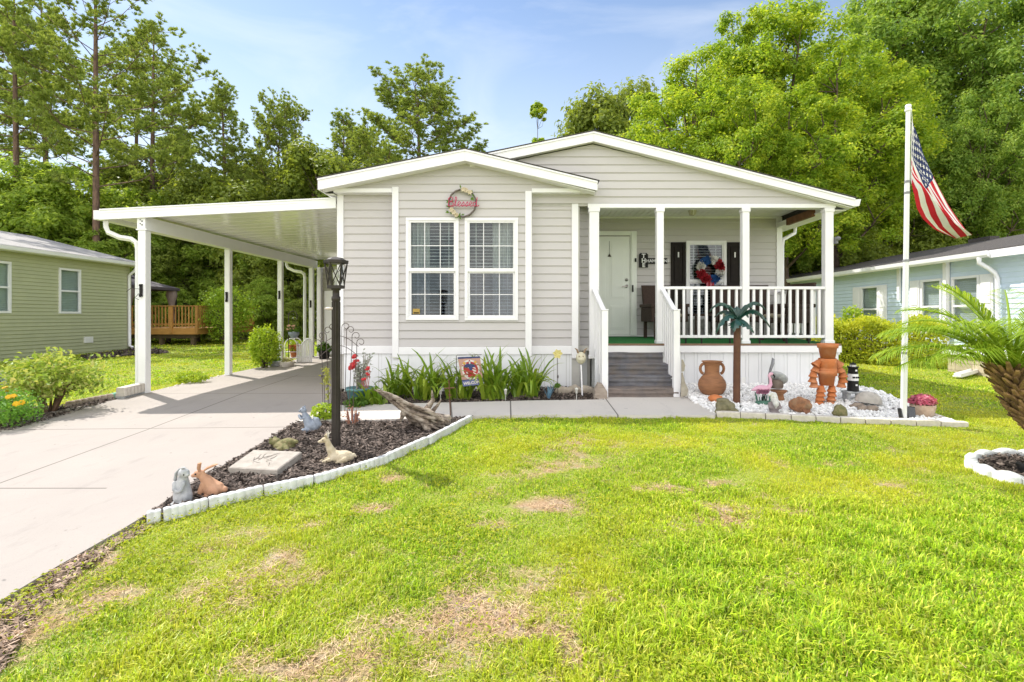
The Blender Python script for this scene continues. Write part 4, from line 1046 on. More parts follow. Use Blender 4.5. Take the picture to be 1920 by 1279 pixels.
for y in (8.6,): mb.box(bxx-.05,bxx+.05,y-.05,y+.05,.801,2.74)
build(mb, 'porch_railing', M_wht, bh)
mb = MB(); mb.box(wx-.14,wx-.04,12.78,12.88,.8,2.8); mb.box(wx-.10,wx-.05,14.45,14.55,1.9,2.8); build(mb,'porch_post',M_wht,bh)
sb = thing('splash_gutter', 'short white downspout extension lying on the grass beside the tan block base', 'downspout', G(1800,706))
a, b = G(1795,711), G(1862,696); mb = MB(); mb.bar(a+Vector((0,0,.05)), b+Vector((0,0,.10)), .14, .025); mb.bar(a+Vector((0,.07,.075)), b+Vector((0,.07,.125)), .012, .05); mb.bar(a+Vector((0,-.07,.075)), b+Vector((0,-.07,.125)), .012, .05)
build(mb, 'trough', M_wht, sb)
# ================================================================ GARDEN THINGS
def solo(mb, name, mats, org, label, cat, group=None, **k):
    return tag(build(mb, name, mats, org=org, **k), label, cat, group)
def arc(p0, p1, sag, n=8):
    p0, p1 = Vector(p0), Vector(p1)
    return [p0.lerp(p1, i/n)+Vector((0,0,sag*4*(i/n)*(1-i/n))) for i in range(n+1)]
M_terra = mat('terracotta', (.56,.185,.06), (.48,.15,.05), 7, .75, bump=.15, c3=(.55,.25,.13), s3=5)
M_terra2 = mat('aged_terracotta', (.36,.17,.08), (.24,.11,.055), 5, .8, bump=.25, stretch=(1,1,5))
M_stone = mat('grey_stone', (.50,.50,.50), (.30,.31,.32), 16, .85, bump=.4)
M_bluestone = mat('blue_grey_resin', (.33,.37,.43), (.22,.25,.30), 18, .75, bump=.4)
M_tan = mat('tan_resin', (.58,.33,.20), (.47,.25,.15), 14, .7, bump=.3)
M_cream = mat('cream_stone', (.60,.52,.38), (.45,.37,.24), 16, .8, bump=.4)
M_moss = mat('mossy_stone', (.13,.14,.05), (.24,.20,.10), 22, .9, bump=.7)
M_edge = mat('white_edging', (.76,.77,.78), (.56,.57,.575), 9, .75, bump=.35, c3=(.54,.53,.50), s3=5)
M_conc = mat('cream_concrete', (.66,.61,.54), (.54,.49,.43), 12, .85, bump=.35, island=.06)
M_rod = mat('dark_wire', (.06,.05,.05), (.10,.075,.06), 20, .6)
M_bark = mat('bark', (.16,.115,.08), (.07,.05,.04), 10, .95, bump=.8, bscale=18, stretch=(1,1,.3))
M_bronze = mat('bronze_paint', (.030,.024,.020), (.042,.034,.028), 12, .5, spec=.3)

# ---- lamp post
b0 = G(630, 845); Yl = b0.y; lp = thing('lamp_post', 'tall dark bronze garden lamp post with lattice lantern head in the mulch bed', 'lamp post', b0)
pw = .037; zt = Z(545, Yl)
mb = MB(); c = lambda z, r: (r, z)
mb.lathe([(pw*1.05,b0.z-.1),(pw*1.05,b0.z+.3),(pw,b0.z+.32),(pw*.98,zt-.10),(pw*1.12,zt-.095),(pw*1.12,zt-.06),(pw*.9,zt-.055),(pw*.85,zt),(pw*1.2,zt+.005),(pw*1.2,zt+.02)], 20, Matrix.Translation((b0.x,b0.y,0)))
for k in range(10):
    a = 2*PI*k/10; mb.tube([(b0.x+pw*math.cos(a),b0.y+pw*math.sin(a),b0.z+.05),(b0.x+pw*.98*math.cos(a),b0.y+pw*.98*math.sin(a),zt-.11)],.006,5)
build(mb, 'post', M_bronze, lp)
lz0, lz1 = zt+.02, Z(486, Yl); ra, rb = .070, .102
mb = MB(); Mx = Matrix.Translation((b0.x,b0.y,0))@Matrix.Rotation(.3,4,'Z'); n6 = 6
mb.lathe([(ra+.012,lz0),(ra+.012,lz0+.03),(ra-.005,lz0+.031)],6,Mx,0,False)
mb.lathe([(rb-.004,lz1-.045),(rb+.012,lz1-.04),(rb+.014,lz1-.012),(rb*.9,lz1-.008),(rb*.6,lz1+.012),(.02,lz1+.02),(.001,lz1+.02)],6,Mx,0,False)
ca = lambda k, r, z: Mx @ Vector((r*math.cos(2*PI*k/6), r*math.sin(2*PI*k/6), z))
for k in range(6):
    a0, a1, b_, b1 = ca(k,ra+.004,lz0+.03), ca(k+1,ra+.004,lz0+.03), ca(k,rb,lz1-.04), ca(k+1,rb,lz1-.04)
    mb.tube([a0,b_],.0065,6); mb.tube([a0,b1],.0048,5); mb.tube([a1,b_],.0048,5)
ln_ = build(mb, 'lantern', M_bronze, lp)
mb = MB(); mb.lathe([(ra-.008,lz0+.03),(rb-.014,lz1-.042)],6,Mx,0,False); build(mb,'lantern_glass',glassmat('lantern_glass',(.9,.9,.88),.8,.08),ln_)
mb = MB(); mb.lathe([(.012,lz0+.02),(.012,lz0+.07),(.028,lz0+.11),(.03,lz0+.15),(.001,lz0+.19)],12,Mx); build(mb,'bulb',M_wht,ln_)
mb = MB(); zz = Z(579,Yl); mb.ell((b0.x-.06,b0.y-.02,zz),(.045,.022,.016)); mb.bar((b0.x-.08,b0.y-.02,zz),(b0.x,b0.y-.02,zz+.006),.02,.02); build(mb,'light_sensor',mat('beige_plastic',(.55,.48,.42),None,10,.5),lp)

# ---- white scalloped edging pieces round the front bed
def edging_piece(p, q, h, th, m, waves, wav=.012, org=None, bow=None):
    """a length of low cast edging between two ground points with a wavy face and top"""
    p, q = Vector(p), Vector(q); d = (q-p); L = d.length; d.normalize(); nrm = Vector((d.y,-d.x,0)).normalized()
    mb = MB(); n = max(6, waves*6); vs = []
    for i in range(n+1):
        t = i/n; w = abs(math.sin(PI*waves*t))**.8
        c = p.lerp(q, t); z = zg(c.x, c.y)
        f = nrm*(th/2+wav*w); bk = -nrm*(th/2+wav*.4*w); hh = h*(1-.05*(1-w)) if wav else h
        vs += [c+f+Vector((0,0,z-c.z-.05)), c+f*.97+Vector((0,0,z-c.z+hh-.008)), c+f*.75+Vector((0,0,z-c.z+hh)), c+bk*.8+Vector((0,0,z-c.z+hh)), c+bk+Vector((0,0,z-c.z+hh-.01)), c+bk+Vector((0,0,z-c.z-.05))]
    k = 6
    mb.add(vs, [(a*k+b, a*k+b+1, (a+1)*k+b+1, (a+1)*k+b) for a in range(n) for b in range(k-1)]+[tuple(range(k)), tuple(range(n*k+k-1, n*k-1, -1))], 0, False)
    return mb
ep = [edge_pts[0]]+[edge_pts[i] for i in range(1, len(edge_pts))]
wlab = ['short end piece of white scalloped edging at the driveway tip','white scalloped edging piece in front of the grey rabbit','white scalloped edging piece below the tan rabbit','white scalloped edging piece below the square stepping stone',
        'white scalloped edging piece nearest the stone deer','white scalloped edging piece just right of the lamp post','white scalloped edging piece on the open mulch side','last white scalloped edging piece next to the driftwood and walkway']
for i in range(len(ep)-1):
    a, b = ep[i], ep[i+1]; g_ = (b-a).normalized()*.004
    solo(edging_piece(a+g_+Vector((R.uniform(-.008,.008),R.uniform(-.008,.008),0)), b-g_, .078+R.uniform(-.006,.006), .042, M_edge, 2 if i == 0 else 6, .007), 'border_edging', M_edge, a, wlab[i], 'garden edging', 'white edging round the mulch bed', fix=True)

# ---- cream concrete edging along the gravel bed
gl = [Vector((x, y, zg(x, y))) for x, y in gravel_front]
pxs = [1342,1387,1434,1482,1528,1574,1620,1667,1714,1760,1808]
glab = ['beside the walkway end','below the frog pot','in front of the metal palm','below the pink flamingo','just left of the toad house','in front of the toad house','below the flower pot figure','below the mossy rock','in front of the half round stone','by the solar spotlights'][:10]
def gline(px):
    for (a, pa), (b, pb) in zip(gravel_px[:-1], gravel_px[1:]):
        if a <= px <= b: return G(px, pa+(pb-pa)*(px-a)/(b-a))
    return G(px, gravel_px[-1][1])
glab = ['cream edging block where the gravel meets the walkway end','cream edging block below the grey frog pot','cream edging block right of the metal palm base','cream edging block in front of the pink flamingo','cream edging block below the gnome and toad house','cream edging block below the terracotta pot figure','cream edging block below the mossy rock','cream edging block below the half round stone','cream edging block left of the flagpole base','pointed last cream edging block below the pink flower planter']
for i in range(10):
    a, b = gline(pxs[i]), gline(pxs[i+1]); d = (b-a).normalized()*.006
    if i == 9: b = G(1812, 800)
    solo(edging_piece(a+d, b-d, .075 if i < 9 else .06, .085, M_conc, 1, .006), 'edging_block', M_conc, a, glab[i], 'garden edging', 'cream edging blocks along the gravel', fix=True)
e1, e2 = G(1730,776), G(1808,797)
solo(edging_piece(e1, e2-Vector((.1,-.02,0)), .05, .06, M_conc, 1, .004), 'edging_block', M_conc, e1, 'narrow cream edging block running behind the pink flower planter', 'garden edging', 'cream edging blocks along the gravel', fix=True)

# ---- white scalloped ring round the palm
for i in range(17):
    a0 = 2*PI*i/17; a1 = 2*PI*(i+1)/17-.01
    pts = [Vector((ring_c.x+ring_r[0]*1.06*math.cos(a), ring_c.y+ring_r[1]*1.06*math.sin(a), 0)) for a in np.linspace(a0, a1, 9)]
    px = VX+F*pts[4].x/pts[4].y
    if px > 1990 or pts[4].x > 4.7: continue
    mb = MB(); vs = []
    for j, c in enumerate(pts):
        w = .25+.75*math.sin(PI*j/8); o = (c-Vector((ring_c.x,ring_c.y,0))).normalized(); z = zg(c.x,c.y); h = .055+.03*w
        vs += [c+o*.035*w+Vector((0,0,z-.04)), c+o*.04*w+Vector((0,0,z+h*.7)), c+o*.015+Vector((0,0,z+h)), c-o*.045+Vector((0,0,z+h)), c-o*.06+Vector((0,0,z+h*.6)), c-o*.055+Vector((0,0,z-.04))]
    mb.add(vs, [(a*6+b, a*6+b+1, (a+1)*6+b+1, (a+1)*6+b) for a in range(8) for b in range(5)]+[tuple(range(6)), tuple(range(8*6+5, 8*6-1, -1))], 0, True)
    solo(mb, 'ring_edging', M_edge, pts[4], 'white scalloped stone in the edging ring round the young palm', 'garden edging', 'white edging ring round the palm', fix=True)

# ---- stepping stone slab with worn relief
q = [G(428,897), G(520,902), G(566,866), G(475,862)]
mb = MB(); top = [v+Vector((0,0,.085)) for v in q]; bt = [v+Vector((0,0,.0)) for v in q]
cc = sum(top, Vector())/4; ins = [cc+(v-cc)*.965+Vector((0,0,.008)) for v in top]
mb.add(top+bt+ins, [(0,4,5,1),(1,5,6,2),(2,6,7,3),(3,7,4,0),(0,1,9,8),(1,2,10,9),(2,3,11,10),(3,0,8,11),(8,9,10,11)])
ux, uy = (q[1]-q[0]), (q[3]-q[0])
S = lambda u, v: q[0]+ux*u+uy*v+Vector((0,0,.0955))
sl = solo(mb, 'stepping_stone', mat('cast_slab', (.42,.38,.335), (.33,.295,.255), 10, .85, bump=.5), q[0], 'square cream stepping stone with a worn raised leaf pattern on the mulch', 'stepping stone', fix=True)
mb = MB()
for k in range(9):
    u, v = .3+.45*R.random(), .25+.5*R.random(); a = R.uniform(0,PI)
    mb.tube([S(u+.13*t*math.cos(a)+.02*math.sin(t*3+k), v+.2*t*math.sin(a)) for t in (-1,-.5,0,.5,1)], [.002,.006,.007,.005,.002], 6, flat=.6)
build(mb, 'relief', mat('slab_relief', (.40,.36,.315), None, 20, .9), sl)

# ---- animal figures (each one sculpted body)
M_eye = mat('painted_eye', (.015,.013,.012), None, 30, .2, spec=.6)
def figure(name, label, cat, prims, m, vox, loc, rz=0, s=1, extra=None):
    b = blob(name, prims, vox, m); b['label'] = label; b['category'] = cat
    if extra: extra(b)
    return place(b, loc, rz, s)
# grey upright rabbit, nose to the right
def ex(b):
    mb = MB(); mb.ell((.035,-.028,.232),.007,8); mb.ell((.02,-.034,.235),.006,8); build(mb,'eye',M_eye,b)
    mb = MB(); mb.tube([(-.012,-.016,.268),(-.035,-.02,.24),(-.045,-.02,.19),(-.04,-.02,.165)],[.010,.016,.016,.006],8,flat=.5); build(mb,'ear',M_stone,b)
    mb = MB(); mb.tube([(.006,-.02,.272),(.022,-.014,.278),(.036,-.012,.276)],[.010,.012,.005],8,flat=.5); build(mb,'ear',M_stone,b)
figure('rabbit_statue','upright pale grey stone rabbit statue with drooping ears at the bed tip','rabbit statue',
    [('e',(0,0,.055),(.062,.058,.062)),('c',[(0,0,.06),(-.005,0,.13),(0,0,.19)],[.062,.052,.036]),('e',(.012,-.006,.235),(.040,.036,.036)),('e',(.042,-.008,.226),(.020,.018,.016)),
     ('c',[(-.03,-.04,.17),(-.01,-.062,.13),(.012,-.064,.12)],[.016,.013,.012]),('c',[(.035,-.03,.17),(.04,-.055,.13),(.03,-.062,.12)],[.016,.013,.012]),('e',(.03,-.045,.02),(.028,.045,.02)),('e',(-.03,-.045,.02),(.028,.045,.02)),('e',(-.06,.03,.03),(.02,.02,.02))],
    M_stone,.0055,G(343,948),-.2,1.0,ex)
def ex(b):
    for s in (-1,1):
        mb = MB(); mb.tube([(-.065,.012,.195),(-.03,.02,.222),(.02,.022,.244),(.05,.022,.252)] if s > 0 else [(-.075,-.012,.195),(-.078,-.016,.235),(-.072,-.016,.275)],[.010,.024,.024,.006][:4 if s > 0 else 3],8,flat=.45); build(mb,'ear',M_tan,b)
    build(MB().ell((-.097,-.029,.188),.008,8),'eye',M_eye,b)
figure('rabbit_statue','tan brown crouching rabbit statue facing the grey rabbit','rabbit statue',
    [('e',(.025,0,.06),(.085,.06,.062)),('c',[(.02,0,.07),(-.025,0,.125),(-.06,0,.165)],[.060,.044,.030]),('e',(-.082,0,.182),(.044,.033,.034)),('e',(-.124,0,.170),(.022,.019,.017)),
     ('e',(.04,-.045,.05),(.05,.03,.048)),('e',(.0,-.05,.014),(.055,.022,.014)),('c',[(-.04,-.025,.11),(-.06,-.035,.06),(-.065,-.04,.012)],[.022,.017,.014]),('c',[(-.04,.025,.11),(-.06,.035,.06),(-.065,.04,.012)],[.022,.017,.014]),('e',(.11,0,.05),(.025,.025,.025))],
    M_tan,.0055,G(394,934)+Vector((0,0,.015)),.1,.92,ex)
# lying deer
def ex(b):
    for s in (-1,1):
        mb = MB(); mb.tube([(-.075,.014*s,.238),(-.085,.03*s,.265),(-.08,.05*s,.275)],[.012,.014,.003],8,flat=.5); build(mb,'ear',M_cream,b)
        mb = MB(); mb.tube([(-.072,.010*s,.24),(-.068,.022*s,.275),(-.078,.03*s,.30)],[.008,.006,.003],6); mb.tube([(-.070,.016*s,.262),(-.05,.028*s,.285)],[.005,.003],6); build(mb,'antler',M_conc,b)
    mb = MB(); mb.ell((-.108,-.021,.222),.006,8); mb.ell((-.148,0,.207),.008,8); build(mb,'eye',M_eye,b)
figure('deer_statue','cream stone deer statue lying on the mulch beside the lamp post','deer statue',
    [('e',(.06,0,.06),(.10,.062,.06)),('e',(.0,0,.065),(.075,.055,.058)),('c',[(-.03,0,.10),(-.06,0,.16),(-.075,0,.21)],[.042,.030,.024]),('e',(-.095,0,.22),(.036,.025,.025)),('c',[(-.1,0,.217),(-.145,0,.205)],[.02,.013]),
     ('c',[(-.04,-.04,.05),(-.10,-.05,.035),(-.13,-.04,.012),(-.08,-.05,.012)],[.02,.014,.011,.009]),('c',[(-.04,.04,.05),(-.11,.05,.03),(-.16,.04,.012)],[.02,.013,.010]),('c',[(.09,-.05,.05),(.02,-.065,.025),(.07,-.075,.012)],[.03,.016,.011]),('c',[(.155,0,.08),(.175,0,.06)],[.014,.008])],
    M_cream,.005,G(630,872)+Vector((0,0,.01)),.15,.98,ex)
# blue grey squirrel holding a nut, on a small base
def ex(b):
    build(MB().ell((-.068,-.024,.232),.006,8),'eye',M_eye,b)
    mb = MB(); mb.ell((-.045,-.02,.262),(.010,.006,.016)); mb.ell((-.045,.02,.262),(.010,.006,.016)); build(mb,'ear',M_bluestone,b)
figure('squirrel_statue','blue grey squirrel statue sitting up beside the driveway edge of the mulch','squirrel statue',
    [('e',(0,0,.018),(.085,.065,.022)),('e',(.025,0,.075),(.062,.052,.058)),('c',[(.01,0,.09),(-.015,0,.15),(-.035,0,.19)],[.050,.040,.028]),('e',(-.052,0,.232),(.036,.030,.032)),('e',(-.082,0,.222),(.018,.016,.014)),
     ('c',[(-.02,-.03,.165),(-.06,-.035,.15),(-.085,-.015,.17)],[.014,.012,.012]),('c',[(-.02,.03,.165),(-.06,.035,.15),(-.085,.015,.17)],[.014,.012,.012]),('e',(-.092,0,.178),(.015,.016,.016)),('e',(-.01,-.045,.04),(.05,.022,.02)),('e',(-.01,.045,.04),(.05,.022,.02)),
     ('c',[(.07,.0,.05),(.10,0,.09),(.085,0,.13),(.06,0,.15)],[.03,.036,.032,.018])],
    M_bluestone,.0055,G(578,812),.0,1.08,ex)
# moss green frog dish
def ex(b):
    mb = MB(); mb.ell((-.125,-.035,.115),.011,8); mb.ell((-.125,.03,.115),.011,8); build(mb,'eye',M_eye,b)
figure('frog_planter','squat moss green frog planter lying on the mulch near the driveway','garden figure',
    [('e',(0,0,.05),(.11,.085,.05)),('e',(-.10,0,.085),(.055,.06,.035)),('e',(-.12,-.035,.112),.018),('e',(-.12,.03,.112),.018),('c',[(.02,-.08,.03),(-.05,-.11,.015)],[.03,.018]),('c',[(.05,-.06,.05),(.10,-.1,.03),(.06,-.12,.012)],[.036,.026,.016]),
     ('e',(.04,0,.09),(.075,.06,.035)),('c',[(.09,.02,.08),(.13,.0,.09)],[.03,.02])],
    M_moss,.006,G(533,845),-.15,1.0,ex)
figure('small_figurine','tiny grey seated figurine at the back edge of the mulch bed','garden figure',
    [('e',(0,0,.04),(.04,.035,.042)),('e',(-.005,-.005,.095),(.026,.024,.026)),('c',[(-.02,-.02,.06),(-.04,-.035,.03)],[.014,.010]),('c',[(.02,-.02,.06),(.03,-.04,.02)],[.014,.012]),('e',(.0,0,.118),(.03,.028,.008))],
    M_bluestone,.005,G(668,797),0,1.1)

# ---- driftwood stump
d0 = G(790,806); Yd = d0.y; D = lambda px, py, dy=0: P(px, py, Yd+dy)
pr = []
for k in range(30):
    o = (k%10-4.5)*.030; j = lambda a: R.uniform(-a,a); s_ = (k*1.45)%44; q = .006+.009*R.random(); st_ = R.choice((0,0,0,1))
    P5 = [D(703+s_*.9+j(5),730+s_*.62+j(2),o*.4),D(733+s_*.75+j(5),742+s_*.85+j(4),o*.8),D(768+s_*.3+j(6),757+s_*.9+j(4),o+.02),D(806+j(8),772+s_*.72+j(4),o*1.1),D(832+j(12),787+s_*.4+j(7),o)]
    R5 = [.006,q+.008,q+.012,q+.014,.010]
    pr.append(('c',P5[st_:],R5[st_:]))
pr += [('e',D(796,782),(.15,.09,.075),(0,.35,0)),('c',[D(800,780),D(808,798),D(826,812)],[.09,.07,.045]),('c',[D(790,784,.05),D(788,798,.02),D(774,813,0)],[.055,.045,.022]),('c',[D(796,790,-.1),D(800,803,-.14),D(812,815,-.16)],[.05,.035,.015]),
       ('c',[D(775,770,-.06),D(756,776,-.1),D(751,789,-.1)],[.045,.035,.014]),('c',[D(800,768,.1),D(812,750,.12),D(810,733,.12)],[.04,.024,.008]),('c',[D(812,770,.12),D(822,758,.14),D(828,748,.14)],[.026,.016,.005]),('c',[D(820,782,.02),D(840,784,.02),D(842,802,.02)],[.045,.04,.022])]
dw_ = blob('driftwood', pr, .0055, mat('weathered_wood', (.36,.285,.22), (.075,.054,.043), 30, .9, bump=1, bscale=46, stretch=(.45,1,1.7), c3=(.46,.40,.33), s3=11), org=d0, it=1)
tag(dw_, 'gnarled grey brown driftwood stump leaning on the mulch beside the walkway', 'driftwood')

# ---- potted desert rose
M_teal = mat('teal_pot', (.12,.25,.27), (.09,.20,.22), 5, .5)
L_rosy = leafmat('silver_leaf', [(.30,.33,.28),(.40,.42,.38),(.22,.26,.2)], .2)
b = G(674,760); tp = thing('potted_plant', 'teal plastic pot of grey stemmed plant with red blossoms beside the home corner', 'potted plant', b)
rT, hT = .18, .25
build(MB().lathe([(rT*.72,0),(rT*.95,hT*.85),(rT*1.06,hT*.86),(rT*1.06,hT),(rT*.95,hT),(rT*.9,hT*.88),(.001,hT*.88)],28,Matrix.Translation(b)), 'pot', M_teal, tp)
mb = MB(); C_, N_, S_ = [], [], []; FL = []
for k in range(15):
    a = R.uniform(0,2*PI); r = R.uniform(.05,.20); h = R.uniform(.22,.50); p0 = b+Vector((R.uniform(-.05,.05),R.uniform(-.05,.05),hT*.85)); p1 = b+Vector((r*math.cos(a)+.02,r*math.sin(a)*.7,hT+h))
    pts = arc(p0,p1,.03*R.uniform(-1,1),5); mb.tube(pts,[.011,.010,.009,.007,.006,.004],6)
    for t in range(18):
        q_ = pts[R.randint(2,5)]+Vector([R.gauss(0,.028) for _ in range(3)]); C_.append(q_); N_.append([R.gauss(0,1) for _ in range(3)]); S_.append(R.uniform(.016,.03))
build(mb,'stem',mat('grey_stem',(.36,.33,.29),(.25,.22,.19),20,.8),tp)
v, f = leaves(np.array(C_), np.array(N_), np.array(S_)); mesh_np('foliage', v, f, L_rosy, tp)
def petals(mb, c, r, n=7, mi=0, up=(0,-.6,.8)):
    up = Vector(up).normalized(); x = up.orthogonal().normalized(); y = up.cross(x)
    for k in range(n):
        a = 2*PI*k/n+R.random()*.4; d = x*math.cos(a)+y*math.sin(a); s = up.cross(d)
        mb.add([c, c+d*r*.6+s*r*.38+up*r*.25, c+d*r+up*r*.15, c+d*r*.6-s*r*.38+up*r*.25], [(0,1,2,3)], mi)
M_red = mat('red_petal', (.62,.035,.03), (.5,.06,.07), 30, .55)
mb = MB()
for px, py, r in ((663,686,.055),(666,670,.04),(659,690,.04),(688,692,.03),(682,712,.03),(690,703,.025),(668,678,.035)):
    for k in range(3): petals(mb, P(px,py,b.y-.12)+Vector((R.uniform(-.02,.02),0,R.uniform(-.02,.02))), r, 7)
build(mb,'blossom',M_red,tp)
mb = MB()
for k in range(5): mb.tube([b+Vector((.06+.02*k,-.1,hT*.85)),b+Vector((.07+.028*k,-.10,hT+.12+.03*k))],[.006,.004],5)
build(mb,'red_stem',mat('red_stem',(.45,.10,.08),None,20,.6),tp)

# ---- leafy shrubs and plants
def shrub(name, label, cat, base, rx, ry, h, n, leaf, lm, stems=8, zlow=.2, group=None, stem_m=None, shell=.55, flowers=None, clump=0):
    base = Vector(base); t = thing(name, label, cat, base, group)
    mb = MB()
    for k in range(stems):
        a = 2*PI*k/stems+R.random(); r = R.uniform(.3,.75)
        tip = base+Vector((rx*r*math.cos(a), ry*r*math.sin(a), h*R.uniform(.55,.85)))
        pts = arc(base+Vector((.04*math.cos(a),.04*math.sin(a),-.03)), tip, h*.06, 4); w = max(.006, h*.014)
        mb.tube(pts,[w*1.6,w*1.3,w,w*.7,w*.3],6)
    build(mb,'stem',stem_m or M_bark,t)
    d = unit(NR.normal(size=(n,3))); rad = (shell+(1-shell)*NR.random((n,1)))*(1+.16*np.sin(d[:,:1]*7+base.x)*np.cos(d[:,1:2]*6))
    c = d*rad
    if clump:
        cl = c[NR.integers(0,n,clump)]; c = cl[NR.integers(0,clump,n)]+NR.normal(0,.16,(n,3))
    c = c*np.array([[rx,ry,h*(1-zlow)/2]])+np.array([[base.x,base.y,base.z+h*(zlow+(1-zlow)/2)]])
    k = c[:,2] > base.z+.01; c, d = c[k], d[k]
    nn = d*.5+NR.normal(0,.6,(len(c),3))+np.array([[0,0,.5]])
    v, f = leaves(c, nn, leaf*NR.uniform(.6,1.3,len(c))); mesh_np('foliage', v, f, lm, t)
    if flowers:
        m, r, cnt, spec = flowers
        for i in range(cnt):
            mb = MB()
            dd = Vector((R.gauss(0,1),R.gauss(0,1)-.5,abs(R.gauss(0,1))+.3)).normalized()
            q_ = base+Vector((dd.x*rx,dd.y*ry,h*(zlow+(1-zlow)/2)+dd.z*h*(1-zlow)/2))
            for j in range(spec): petals(mb, q_+dd*(.004*j), r*(1-.2*j), 8, up=dd+Vector((0,-.3,.3)))
            build(mb,'flower',m,t)
    return t
L_lime = leafmat('lime_leaf', [(.22,.36,.025),(.36,.50,.04),(.50,.58,.06)], .4)
L_mid = leafmat('mid_leaf', [(.06,.14,.02),(.11,.21,.03),(.17,.27,.04)], .35)
L_var = leafmat('variegated_leaf', [(.16,.27,.04),(.28,.40,.06),(.44,.50,.13),(.52,.40,.22)], .4)
L_strap = leafmat('strap_leaf', [(.12,.22,.022),(.22,.35,.03),(.42,.50,.06)], .4, rough=.32, spec=.5, nscale=2)
L_mari = leafmat('marigold_leaf', [(.10,.26,.035),(.17,.36,.05),(.25,.45,.06)], .4)
M_yel = mat('yellow_petal', (.75,.42,.01), (.78,.52,.02), 30, .6)
bb = G(92,776)
shrub('rose_bush','loose yellow green bush with bare woody base left of the driveway','shrub',bb,.62,.48,.80,3400,.036,L_var,16,.30,shell=.45,clump=130,stem_m=mat('brown_stem',(.17,.10,.06),(.10,.06,.04),20,.9))
shrub('marigold','green marigold plant with yellow blooms cropped at the left edge','flowering plant',G(14,806),.36,.3,.50,2600,.018,L_mari,6,.02,flowers=(M_yel,.036,10,3),shell=.4)
shrub('silver_shrub','low silvery blue plant behind the marigolds at the left edge','shrub',G(2,758),.22,.22,.50,900,.022,leafmat('silver_blue_leaf',[(.16,.22,.22),(.26,.33,.33),(.36,.42,.40)],.2),5,.05)
shrub('ground_plant','low bright green plant between the first two carport posts','plant',G(358,721),.33,.2,.25,900,.024,L_lime,6,.05)
shrub('garden_shrub','bright lime green shrub beside the third carport post','shrub',G(496,692),.38,.34,1.02,2600,.035,L_lime,9,.05)
shrub('round_bush','large rounded green bush beside the timber deck','shrub',G(424,646),.98,.9,2.35,6500,.05,leafmat('bush_leaf',[(.14,.24,.02),(.25,.38,.03),(.42,.52,.05)],.35),10,.12,clump=240)
shrub('garden_plant','bright green leafy plant standing left of the lamp post','plant',G(607,792),.16,.13,.24,420,.028,L_lime,7,.05)
shrub('garden_plant','dark grassy plant in front of the teal pot','plant',G(668,768),.16,.12,.17,500,.028,L_mid,7,.0)
shrub('dry_plant','small reddish twiggy plant right of the lamp post','plant',G(660,800),.13,.11,.27,70,.014,leafmat('rust_leaf',[(.30,.12,.07),(.38,.2,.1)],.2),14,.05,stem_m=mat('rust_stem',(.32,.15,.10),None,20,.9))
# hedge on the right
ha, hb = Vector((7.35,12.9,0)), Vector((8.86,11.35,0)); n = 15000
t_ = NR.random(n); u_ = NR.uniform(-1,1,n); w_ = NR.random(n)
face = NR.integers(0,3,n); dpt = NR.random(n)**2*.18
yy = np.where(face==0, -.42+dpt, np.where(face==1, .42-dpt, u_*.42)); zz = np.where(face==2, .98-dpt+.10*np.sin(t_*17), w_*.98)
ax = np.array([hb.x-ha.x, hb.y-ha.y]); Lh = np.linalg.norm(ax); ax = ax/Lh; pn = np.array([-ax[1], ax[0]])
tt = t_*(Lh+.5)-.25
tt = np.where(face==0, tt, tt); cx = ha.x+ax[0]*tt+pn[0]*yy; cy = ha.y+ax[1]*tt+pn[1]*yy
jig = NR.normal(0,.045,(n,3)); c = np.stack([cx,cy,zgn(cx,cy)+zz],1)+jig
hd = thing('hedge','clipped yellow green hedge in front of the pale blue house','hedge',((ha.x+hb.x)/2,(ha.y+hb.y)/2,.3))
v, f = leaves(c, NR.normal(0,.7,(n,3))+np.array([[0,-.5,.6]]), NR.uniform(.022,.05,n)); mesh_np('foliage', v, f, leafmat('hedge_leaf',[(.30,.38,.03),(.52,.58,.05),(.76,.74,.09)],.5,nscale=1.5), hd)
mb = MB()
for k in range(16):
    p = ha.lerp(hb,(k+.5)/16); z = zg(p.x,p.y)
    for j in range(3): mb.tube([(p.x,p.y,z),(p.x+R.uniform(-.2,.2),p.y+R.uniform(-.3,.3),z+.8)],[.02,.008],5)
build(mb,'stem',M_bark,hd)
shrub('tall_weed','thin pale green plant rising above the hedge','plant',Vector((8.1,12.9,.3)),.28,.2,1.45,500,.045,L_lime,5,.55)

# ---- strap leaved clumps under the windows
def strap_clump(n, hgt, spread, seed):
    rr = random.Random(seed); mb = MB()
    for k in range(n):
        a = rr.uniform(0,2*PI); lean = .25+1.45*rr.random()**.8; L = hgt*rr.uniform(.75,1.25)
        d = Vector((math.cos(a),math.sin(a)*.7,0)); side = Vector((-math.sin(a),math.cos(a),0)).normalized()
        pts, ws = [], []
        for i in range(8):
            t = i/7; th = PI/2-lean*(.34+1.2*t*t)
            if i == 0: p = Vector((rr.uniform(-.16,.16),rr.uniform(-.10,.08),0))
            else: p = pts[-1]+(d*math.cos(th)*spread+Vector((0,0,math.sin(th))))*L/7
            pts.append(p); ws.append(.030*(1-.25*t)*math.sqrt(max(0.02,1-t**3)))
        mb.ribbon(pts, ws, side+Vector((0,0,rr.uniform(-.25,.25))), cup=.35)
    return mb
spx = [(742,752,.56,44,'far left broad leaved green clump beside the driftwood'),(796,757,.72,52,'tall strap leaved clump just left of the welcome flag'),(858,756,.62,50,'strap leaved clump directly under the welcome flag'),(925,757,.74,56,'strap leaved clump just right of the welcome flag'),(985,752,.66,50,'strap leaved clump at the right end of the row'),(700,765,.34,26,'small arching strap plant left of the driftwood')]
